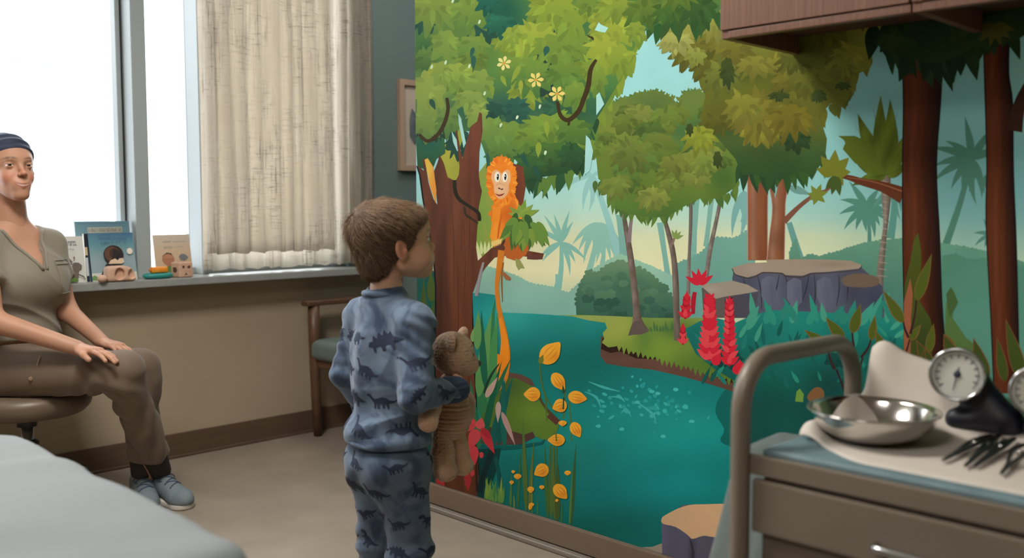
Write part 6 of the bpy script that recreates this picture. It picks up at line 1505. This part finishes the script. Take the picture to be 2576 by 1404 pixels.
for pts in ([(1496,76),(1504,60),(1506,56),(1512,62),(1530,70),(1522,82),(1510,80)], [(1153,285),(1160,300),(1166,330),(1172,360),(1166,372),(1160,340),(1154,310)], [(1136,330),(1148,350),(1160,380),(1150,380),(1140,358)], [(1500,240),(1508,232),(1520,262),(1500,290)], [(1474,340),(1484,350),(1492,380),(1484,430),(1470,440)], [(1294,400),(1302,408),(1290,430)]): A.poly(pts, (166,214,204))
for x, y in ((1086,168),(1121,157),(1181,166),(1206,55),(1219,235),(1260,315),(1301,295),(1358,268),(1372,384),(1139,2)): dab(A, x, y, 3, 6, (206,226,186), .3)
A.done()
for x, y, s_, oc_ in ((1268,159,1.,(216,190,104)),(1348,201,1.08,(214,178,80)),(1401,236,1.1,(220,184,84))):
    A = Part('painted_blossom')
    for k in range(6): A.leaf(x, y, k*60+20*math.sin(x), 19*s_, 9*s_, tip=1.7, col= (230,214,132) if x < 1300 else (228,204,110))
    dab(A, x, y, 4, 4, (214,150,60)); A.done()
A = Part('painted_big_tree_trunk')
A.poly([(1283,408),(1316,420),(1322,470),(1308,560),(1290,560)], bl_((118,60,36), (1290,480,14,60,(90,44,28),.6)), grid=10)
BK = (104,58,36)
def bark(P):
    x, y = P[:,0], P[:,1]; c = np.array(BK,float)*np.ones((len(P),1)); s1 = np.sin(x*.16+np.sin(y*.012)*2.2)+.6*np.sin(x*.41+y*.01+np.sin(y*.02))
    c = c*(1+.085*s1)[:,None]
    for bx, by, rx, ry, col, st in ((1190,380,26,90,(128,66,46),.5),(1106,780,16,220,(60,34,24),.75),(1110,1000,16,200,(64,36,26),.7),(1184,760,10,200,(92,50,34),.5),(1150,560,20,120,(120,70,48),.5),(1094,470,16,80,(84,46,30),.5),(1200,450,14,60,(84,42,28),.6),(1160,930,20,200,(118,64,42),.5),(1280,600,40,26,(72,44,36),.7),(1220,680,30,30,(96,54,36),.4)):
        t = st*np.exp(-((x-bx)/rx)**2-((y-by)/ry)**2); c = c*(1-t[:,None])+np.array(col,float)*t[:,None]
    return c
tr = [(1050,415),(1058,440),(1066,500),(1082,590),(1092,640),(1098,720),(1098,800),(1094,900),(1100,1000),(1104,1120),(1106,1219),(1206,1254),(1200,1120),(1196,1000),(1190,900),(1188,820),(1188,740),(1200,706),(1222,672),(1244,648),(1290,640),(1364,652),(1368,638),(1300,626),(1290,590),(1282,566),(1262,600),(1230,630),(1202,656),(1197,620),(1204,520),(1212,480),(1208,468),(1204,440),(1206,380),(1214,330),(1212,286),(1206,282),(1200,306),(1184,318),(1170,372),(1163,400),(1158,374),(1150,330),(1146,328),(1152,380),(1156,420),(1154,440),(1146,456),(1126,446),(1116,410),(1106,390),(1100,410),(1092,430),(1098,490),(1100,515),(1090,500),(1078,460),(1068,400),(1062,400),(1066,430)]
A.poly([(x+(-4 if x < 1150 else 3),y+1) for x, y in tr[:16]]+tr[16:], (24,18,20))
A.poly(tr, bark, grid=9)
A.poly([(1068,402),(1076,398),(1090,420),(1098,480),(1096,512),(1082,470)], bl_((232,150,52), (1076,420,12,40,(230,214,90),.7)), grid=9)
for x0, y0, x1, y1, w in ((1120,520,1114,900,2.4),(1134,480,1140,760,2),(1168,560,1162,820,2),(1178,460,1176,700,1.8),(1150,640,1146,1000,2.4),(1132,760,1128,1100,2.2),(1175,820,1172,1100,2)): A.stroke([(x0,y0),((x0+x1)/2+5,(y0+y1)/2),(x1,y1)], [.5,w,.5], (84,46,32))
A.stroke([(1192,1010),(1196,1100),(1200,1235)], [4,5,6], (60,34,26))
A.done()
A = Part('painted_vines')
VN = (62,48,20)
A.stroke([(1124,246),(1127,275),(1118,310),(1100,340),(1076,355),(1054,338)], [8,9,10,10,9,8], VN)
A.stroke([(1500,150),(1486,175),(1480,215),(1468,250),(1455,280),(1430,302),(1410,290),(1402,255)], [7,11,13,12,12,11,10,7], VN); A.stroke([(1434,296),(1430,316)], [5,6], VN)
A.stroke([(1143,453),(1146,484),(1158,504),(1182,520),(1203,536),(1206,556)], [9,10,9,8,9,8], (40,34,18)); A.stroke([(1168,520),(1172,540),(1186,550),(1202,562)], [5,6,6,5], (56,44,24))
A.stroke([(1478,90),(1490,96),(1492,102)], [2,7,2], (60,52,28))
A.done()
# --- island on the left bank
A = Part('painted_small_island')
A.poly([(1196,1060),(1240,1076),(1340,1086),(1346,1100),(1310,1118),(1240,1120),(1196,1114)], bl_((84,58,50), (1260,1112,60,8,(100,66,58),.6)), grid=11)
A.poly([(1268,944),(1276,936),(1310,942),(1336,954),(1346,972),(1310,966)], (98,70,58))
A.poly([(1228,1010),(1268,950),(1300,952),(1345,976),(1362,1002),(1370,1030),(1400,1052),(1406,1074),(1398,1090),(1372,1108),(1346,1098),(1340,1086),(1318,1094),(1300,1088),(1260,1080),(1220,1072),(1210,1050)], bl_((92,120,44), (1280,970,50,26,(66,92,42),.8), (1340,1040,50,26,(112,140,46),.6), (1230,1060,30,20,(72,104,44),.6), noise_=.06), grid=10)
A.poly([(1200,1118),(1280,1122),(1360,1112),(1372,1104),(1366,1118),(1300,1130),(1200,1136)], (14,92,88))
A.stroke([(1346,975),(1362,1010),(1376,1030),(1404,1062)], [4,6,6,13], (82,72,40)); A.stroke([(1380,1044),(1404,1064)], [14,15], (92,56,44))
A.done()
# --- monkey
A = Part('painted_monkey')
OR = (238,132,30); OD = (196,84,22); OL = (248,160,48)
def fur(A, pts, col, seed, amp=5, step=7, grid=9):
    rn = R_(seed); out = []; P = pts+[pts[0]]
    for a, b_ in zip(P, P[1:]):
        k = max(1,int(math.hypot(b_[0]-a[0],b_[1]-a[1])/step)); dx, dy = b_[0]-a[0], b_[1]-a[1]; L = math.hypot(dx,dy) or 1
        for i in range(k): t = i/k; o = rn.uniform(.2,1.)*amp if i % 2 else 0; out.append((a[0]+dx*t+dy/L*o, a[1]+dy*t-dx/L*o))
    A.poly(out, col, grid=grid)
A.stroke([(1262,630),(1256,670),(1250,720),(1254,770),(1262,810),(1270,860),(1270,905),(1264,950),(1246,985)], [18,14,10,11,14,20,28,26,14], (212,124,34), 8)
A.stroke([(1258,800),(1268,850),(1268,900),(1260,950),(1240,990)], [6,16,24,22,10], (240,140,30), 8); A.stroke([(1266,660),(1262,700),(1264,760)], [3,4,2], (150,92,40), 6)
A.poly([(1240,900),(1252,890),(1280,906),(1268,970),(1240,990),(1236,985),(1246,940)], (238,134,26))
A.poly([(1262,688),(1268,684),(1286,700),(1284,706),(1272,704)], (160,100,60))
fur(A, [(1271,600),(1300,590),(1328,615),(1326,635),(1304,654),(1284,652),(1270,640)], (186,96,34), 5, 4)
fur(A, [(1240,505),(1262,495),(1296,490),(1312,520),(1322,560),(1310,585),(1286,588),(1268,600),(1256,612),(1244,606),(1240,570),(1228,540)][::-1], bl_(OR, (1284,540,22,34,(200,90,24),.8), (1250,540,14,14,(184,84,24),.6), (1252,585,10,24,OL,.7), (1310,530,10,30,OL,.6)), 2, 5)
fur(A, [(1240,398),(1262,388),(1284,398),(1298,420),(1302,460),(1296,492),(1282,512),(1262,524),(1244,512),(1228,490),(1222,460),(1224,424)][::-1], bl_(OR, (1262,400,26,10,(226,104,20),.5), (1290,440,10,30,OL,.5), (1232,470,10,30,(226,112,26),.5), (1262,510,24,10,OL,.5)), 3, 6, 6)
for k in range(46):
    r_ = R_(k); a = r_.uniform(0,2*PI); A.leaf(1262+math.cos(a)*27, 455+math.sin(a)*48, math.degrees(a)+r_.uniform(-20,20)+(20 if math.sin(a) > 0 else 0), 15, 6, r_.choice([OR,OL,(228,110,24)]))
A.poly([(1238,434),(1246,427),(1256,430),(1262,437),(1268,430),(1278,427),(1284,436),(1284,455),(1280,466),(1280,480),(1272,494),(1260,501),(1250,496),(1243,482),(1242,466),(1236,450)], bl_((236,176,120), (1258,478,14,14,(232,190,150),.8), (1262,450,20,10,(244,206,160),.6)), smooth=4, grid=8)
for x in (1251,1270): A.poly([(x-7,445),(x-5,436),(x,432),(x+5,436),(x+7,445),(x+4,455),(x,458),(x-5,455)], (244,238,214), smooth=3); A.poly([(x-1.5,446),(x,439),(x+3,438),(x+4,446),(x+2,453),(x-.5,452)], (20,14,12), smooth=3); dab(A, x+.5, 443, 1.2, 1.5, (240,240,235))
A.leaf(1253, 473, 20, 8, 4, (96,52,36)); A.leaf(1266, 475, 160, 8, 4, (96,52,36)); A.stroke([(1248,466),(1258,462),(1270,466)], [1,1.6,1], (206,150,104))
A.stroke([(1246,487),(1254,492),(1262,491),(1269,486)], [1,3,3,1], (150,40,44)); A.stroke([(1247,488),(1257,490),(1268,487)], [.8,1.2,.8], (120,30,34))
A.stroke([(1236,600),(1246,560),(1250,520)], [8,18,22], (240,140,34)); A.stroke([(1246,618),(1242,590),(1250,560)], [12,14,8], (244,150,44))
for k in range(6): A.leaf(1238+k*5, 606-k*1.5, 98+k*4-12, 19, 5.5, (236,196,110))
A.stroke([(1262,540),(1256,570),(1252,600)], [2,5,3], (206,96,26)); A.stroke([(1296,500),(1304,520),(1308,545)], [3,6,2], (246,152,50))
A.done()
A = Part('painted_branch_leaves')
for k, (x, y, a, l_, w, c) in enumerate([(1310,545,a_,l2,w2,c2) for a_,l2,w2,c2 in ((-75,46,16,(118,150,58)),(-100,34,14,(128,154,62)),(-45,44,16,(136,160,66)),(-20,50,18,(128,152,60)),(-140,40,14,(126,148,60)),(-165,34,12,(138,158,64)))]): A.leaf(x, y, a, l_, w, c)
rn = R_(8)
for k in range(40):
    x, y = rn.uniform(1282,1362), rn.uniform(535,590); A.leaf(x, y, rn.uniform(55,120)-(x-1320)*.5, rn.uniform(34,56), rn.uniform(12,19), rn.choice([(86,122,52),(70,104,48),(108,138,54),(56,90,44),(122,148,58)]))
for x, y, a, l_ in ((1300,560,100,60),(1320,556,85,64),(1344,566,70,60),(1356,574,60,54),(1334,560,40,46),(1300,550,150,36)): A.leaf(x, y, a, l_, 17, (104,138,56))
A.poly([(1296,650),(1308,654),(1316,668),(1320,676),(1310,674),(1304,680),(1298,668)], (150,154,86))
A.stroke([(1326,646),(1346,647),(1364,646)], [12,12,12], (104,60,50))
A.done()
# --- plants at the foot of the tree
A = Part('painted_riverside_plants')
for x, y, a, l_, w, c in ((1210,1050,-86,300,34,(52,120,74)),(1232,1030,-88,250,26,(74,140,76)),(1204,1000,-84,220,30,(96,150,82)),(1222,980,-96,200,18,(30,98,70)),(1240,1010,-70,120,12,(44,104,66)),(1214,1120,-80,220,18,(28,92,62)),(1236,1130,-76,190,26,(24,92,80)),(1256,1120,-88,170,22,(20,86,76)),(1206,1130,-100,180,20,(46,110,70)),(1270,1130,-94,200,16,(26,100,84))): A.leaf(x, y, a, l_, w, c, bend=.1)
A.stroke([(1256,915),(1238,940),(1224,970),(1218,990)], [2,6,7,4], (34,60,44)); A.leaf(1222, 1000, -60, 60, 16, (196,160,140)); A.leaf(1254, 1010, 92, 54, 14, (190,160,150)); A.leaf(1262, 1036, 68, 92, 14, (182,142,130))
A.stroke([(1198,745),(1206,700),(1216,660)], [9,8,5], (150,144,144)); A.leaf(1188, 860, -70, 60, 20, (120,160,90)); A.leaf(1200,880,-88,100,20,(100,150,84))
A.poly([(1086,1120),(1110,1100),(1120,1216),(1086,1208)], (52,60,56)); 
A.poly([(1200,1130),(1260,1128),(1250,1180),(1222,1262),(1200,1254),(1206,1180)], (16,64,60)); A.stroke([(1240,1130),(1218,1190),(1206,1240)], [16,14,14], (22,46,46)); A.stroke([(1246,1150),(1256,1200),(1262,1262)], [8,10,9], (22,84,78))
rn = R_(12)
for k in range(22): A.leaf(1220+rn.uniform(0,44), mb(1236)+6, -90+rn.uniform(-22,22), rn.uniform(30,70), 8, rn.choice([(130,160,66),(104,150,70),(78,134,70)]))
for x, h, w, c in ((1284,90,6,(84,126,60)),(1302,150,7,(60,110,62)),(1324,250,12,(84,110,52)),(1330,190,9,(96,112,50)),(1338,120,5,(110,124,54)),(1352,60,4,(70,120,66)),(1378,190,9,(66,104,52)),(1386,240,11,(78,110,52)),(1396,200,8,(90,106,48)),(1402,150,14,(70,90,44)),(1436,220,11,(54,92,54)),(1432,150,5,(90,124,56)),(1412,60,5,(60,110,66)),(1294,40,4,(120,140,70))): A.leaf(x, mb(x)+2, -90+rn.uniform(-4,4), h, w, c)
A.done()
for p in ([(1358,915),(1362,960),(1374,1000),(1400,1040)],[(1422,980),(1420,1020),(1418,1055)],[(1432,1010),(1436,1060),(1438,1110)],[(1384,1120),(1382,1200),(1380,1290)],[(1400,1120),(1398,1200),(1388,1300)],[(1372,1000),(1376,1060)]): A = Part('painted_stem'); A.stroke(p, [3.2,3.6,3.2], (84,106,44)); A.done()
def bud(_, x, y, rx, ry, rot, tip=1):
    A = Part('painted_yellow_bud')
    a = math.radians(rot); P_ = [(-1,0),(-.82,-.55),(-.35,-.92),(.2,-.88),(.68,-.5),(1.08,0),(.68,.5),(.2,.88),(-.35,.92),(-.82,.55)]
    Q = [(x+math.cos(a)*u*rx-math.sin(a)*v*ry, y+math.sin(a)*u*rx+math.cos(a)*v*ry) for u, v in P_]
    A.poly([(px+1.5,py+1.5) for px,py in Q], (30,84,60), smooth=3)
    A.poly(Q, bl_((240,164,44), (x+rx*.3,y+ry*.4,rx*.5,ry*.5,(206,112,28),.6), (x-rx*.3,y-ry*.3,rx*.5,ry*.5,(250,188,70),.6)), smooth=3, grid=max(5,rx*.5))
    for v in (-.45,0,.45):
        if rx > 14: A.stroke([(x+math.cos(a)*u*rx-math.sin(a)*v*ry*(1-abs(u)*.5), y+math.sin(a)*u*rx+math.cos(a)*v*ry*(1-abs(u)*.5)) for u in (-.6,0,.6)], [.6,1.8,.6], (204,116,30))
    A.done()
for x, y, rx, ry, r in ((1385,888,33,25,-48),(1405,960,25,17,55),(1339,992,20,19,180),(1452,1000,23,17,10),(1408,1021,18,18,160),(1449,1081,20,15,62),(1400,1107,21,16,180),(1362,1184,19,18,150),(1410,1237,22,17,48),(1415,1065,7,11,90),(1302,1199,7,10,90),(1335,1232,8,9,90),(1337,1270,5,7,90),(1363,1226,5,7,90),(1428,1190,6,9,90),(1287,1214,5,6,90),(1291,1187,4,5,90),(1401,1259,4,4,0),(1334,1276,5,7,0),(1442,1327,5,3,0)): bud(A, x, y, rx, ry, r)
A = Part('painted_bud_leaf'); A.leaf(1358, 915, -70, 24, 14, (110,120,46)); A.done(); A = Part('painted_bud_stalk'); A.leaf(1418, 990, -95, 22, 7, (40,80,50)); A.stroke([(1418,1000),(1417,1030)], [3,4], (40,74,48)); A.stroke([(1398,1085),(1400,1110)], [3,4], (110,110,44))
A.done()
for F_ in (((1195,1075,-150,40,34,(206,72,72)),(1206,1080,-80,30,24,(212,84,82)),(1200,1080,110,56,30,(206,70,74)),(1212,1076,64,74,24,(190,52,60)),(1212,1078,50,40,14,(170,44,54)),(1192,1130,-160,40,26,(206,68,64)),(1186,1120,80,52,30,(204,64,68)),(1170,1120,120,50,26,(190,50,56))),((1176,1190,88,46,18,(176,50,54)),),((1090,1130,92,40,14,(206,70,64)),),((1100,1200,60,40,20,(190,58,58)),)):
    A = Part('painted_pink_flower')
    for x, y, a, l_, w, c in F_: A.leaf(x, y, a, l_, w, c)
    A.done()
for x, y in ((1211,1145),(1188,1190),(1166,1090)): A = Part('painted_pink_bud'); dab(A, x, y, 6, 9, (206,66,70)); A.done()
A = Part('painted_stepping_stones')
A.poly([(1612,1396),(1640,1376),(1668,1366),(1700,1372),(1690,1420),(1640,1408)], (150,138,118))
A.poly([(1664,1310),(1670,1300),(1720,1270),(1800,1270),(1900,1276),(1900,1500),(1668,1500)], bl_(hg((1664,(98,92,110)),(1690,(84,82,98)),(1740,(92,88,104)),(1800,(78,76,90))), (1742,1400,10,60,(50,50,60),.8)), grid=14)
A.poly([(1664,1306),(1674,1296),(1720,1274),(1770,1269),(1900,1276),(1900,1360),(1800,1352),(1770,1348),(1742,1356),(1730,1346),(1700,1326),(1668,1318)], bl_((206,164,122), (1700,1300,40,20,(196,160,126),.5)), smooth=3, grid=12)
A.stroke([(1736,1356),(1744,1390),(1742,1420)], [3,6,3], (52,50,58))
A.done()
# ================================================================== LIGHT AND CAMERA
w = bpy.data.worlds.new('daylight'); sc.world = w; w.use_nodes = True
bg = w.node_tree.nodes['Background']; bg.inputs[0].default_value = rgba((250,252,255)); bg.inputs[1].default_value = SKY
def area(name, loc, rot, sx, sy, e, col=(1,1,1), portal=False):
    l = bpy.data.lights.new(name, 'AREA'); l.shape = 'RECTANGLE'; l.size = sx; l.size_y = sy; l.energy = e; l.color = col
    o = bpy.data.objects.new(name, l); COL.objects.link(o); o.location = loc; o.rotation_euler = rot
    if portal: l.cycles.is_portal = True
    return o
area('window_portal', ((WX0+WX1)/2, YW+.19, (ZS+WZ1)/2), (-PI/2,0,0), WX1-WX0, WZ1-ZS, 1, portal=True)
# unseen ceiling panels added to brighten the room, mural wall and alcove
for k, (lx, ly, e) in enumerate(CEIL):
    lt = thing('added_ceiling_light', (lx,ly,ZC), 'square ceiling light panel out of view, added to brighten the room', 'light', 'added ceiling light panels')
    b = BM(); box(b, (lx-.32,ly-.32,ZC-.015), (lx+.32,ly+.32,ZC)); bm_obj('housing', b, M_ceil, lt)
    g = N('added_luminaire_%d' % k); em = g.n('ShaderNodeEmission', Strength=e); em.inputs[0].default_value = (1,.955,.89,1); g.l(em.outputs[0], g.out.inputs[0])
    b = BM(); box(b, (lx-.29,ly-.29,ZC-.019), (lx+.29,ly+.29,ZC-.0155)); bm_obj('diffuser', b, g.m, lt)
cam = bpy.data.cameras.new('camera'); co = bpy.data.objects.new('camera', cam); COL.objects.link(co); sc.camera = co
cam.sensor_fit = 'HORIZONTAL'; cam.sensor_width = 36.; cam.lens = FPX/2576*36.; cam.clip_start = .02; cam.clip_end = 100
co.location = CO; co.rotation_euler = Matrix((CR, CU, -CF)).transposed().to_euler()
cam.dof.use_dof = True; cam.dof.focus_distance = 2.85; cam.dof.aperture_fstop = 2.6
vs = sc.view_settings; vs.view_transform = 'Standard'; vs.look = 'None'; vs.gamma = 1; vs.use_curve_mapping = False; vs.exposure = EXPO
sc.cycles.max_bounces = 7; sc.cycles.diffuse_bounces = 4; sc.cycles.glossy_bounces = 3; sc.cycles.transparent_max_bounces = 8; sc.cycles.caustics_reflective = False; sc.cycles.caustics_refractive = False
sc.cycles.use_denoising = True; sc.cycles.sample_clamp_indirect = 6.
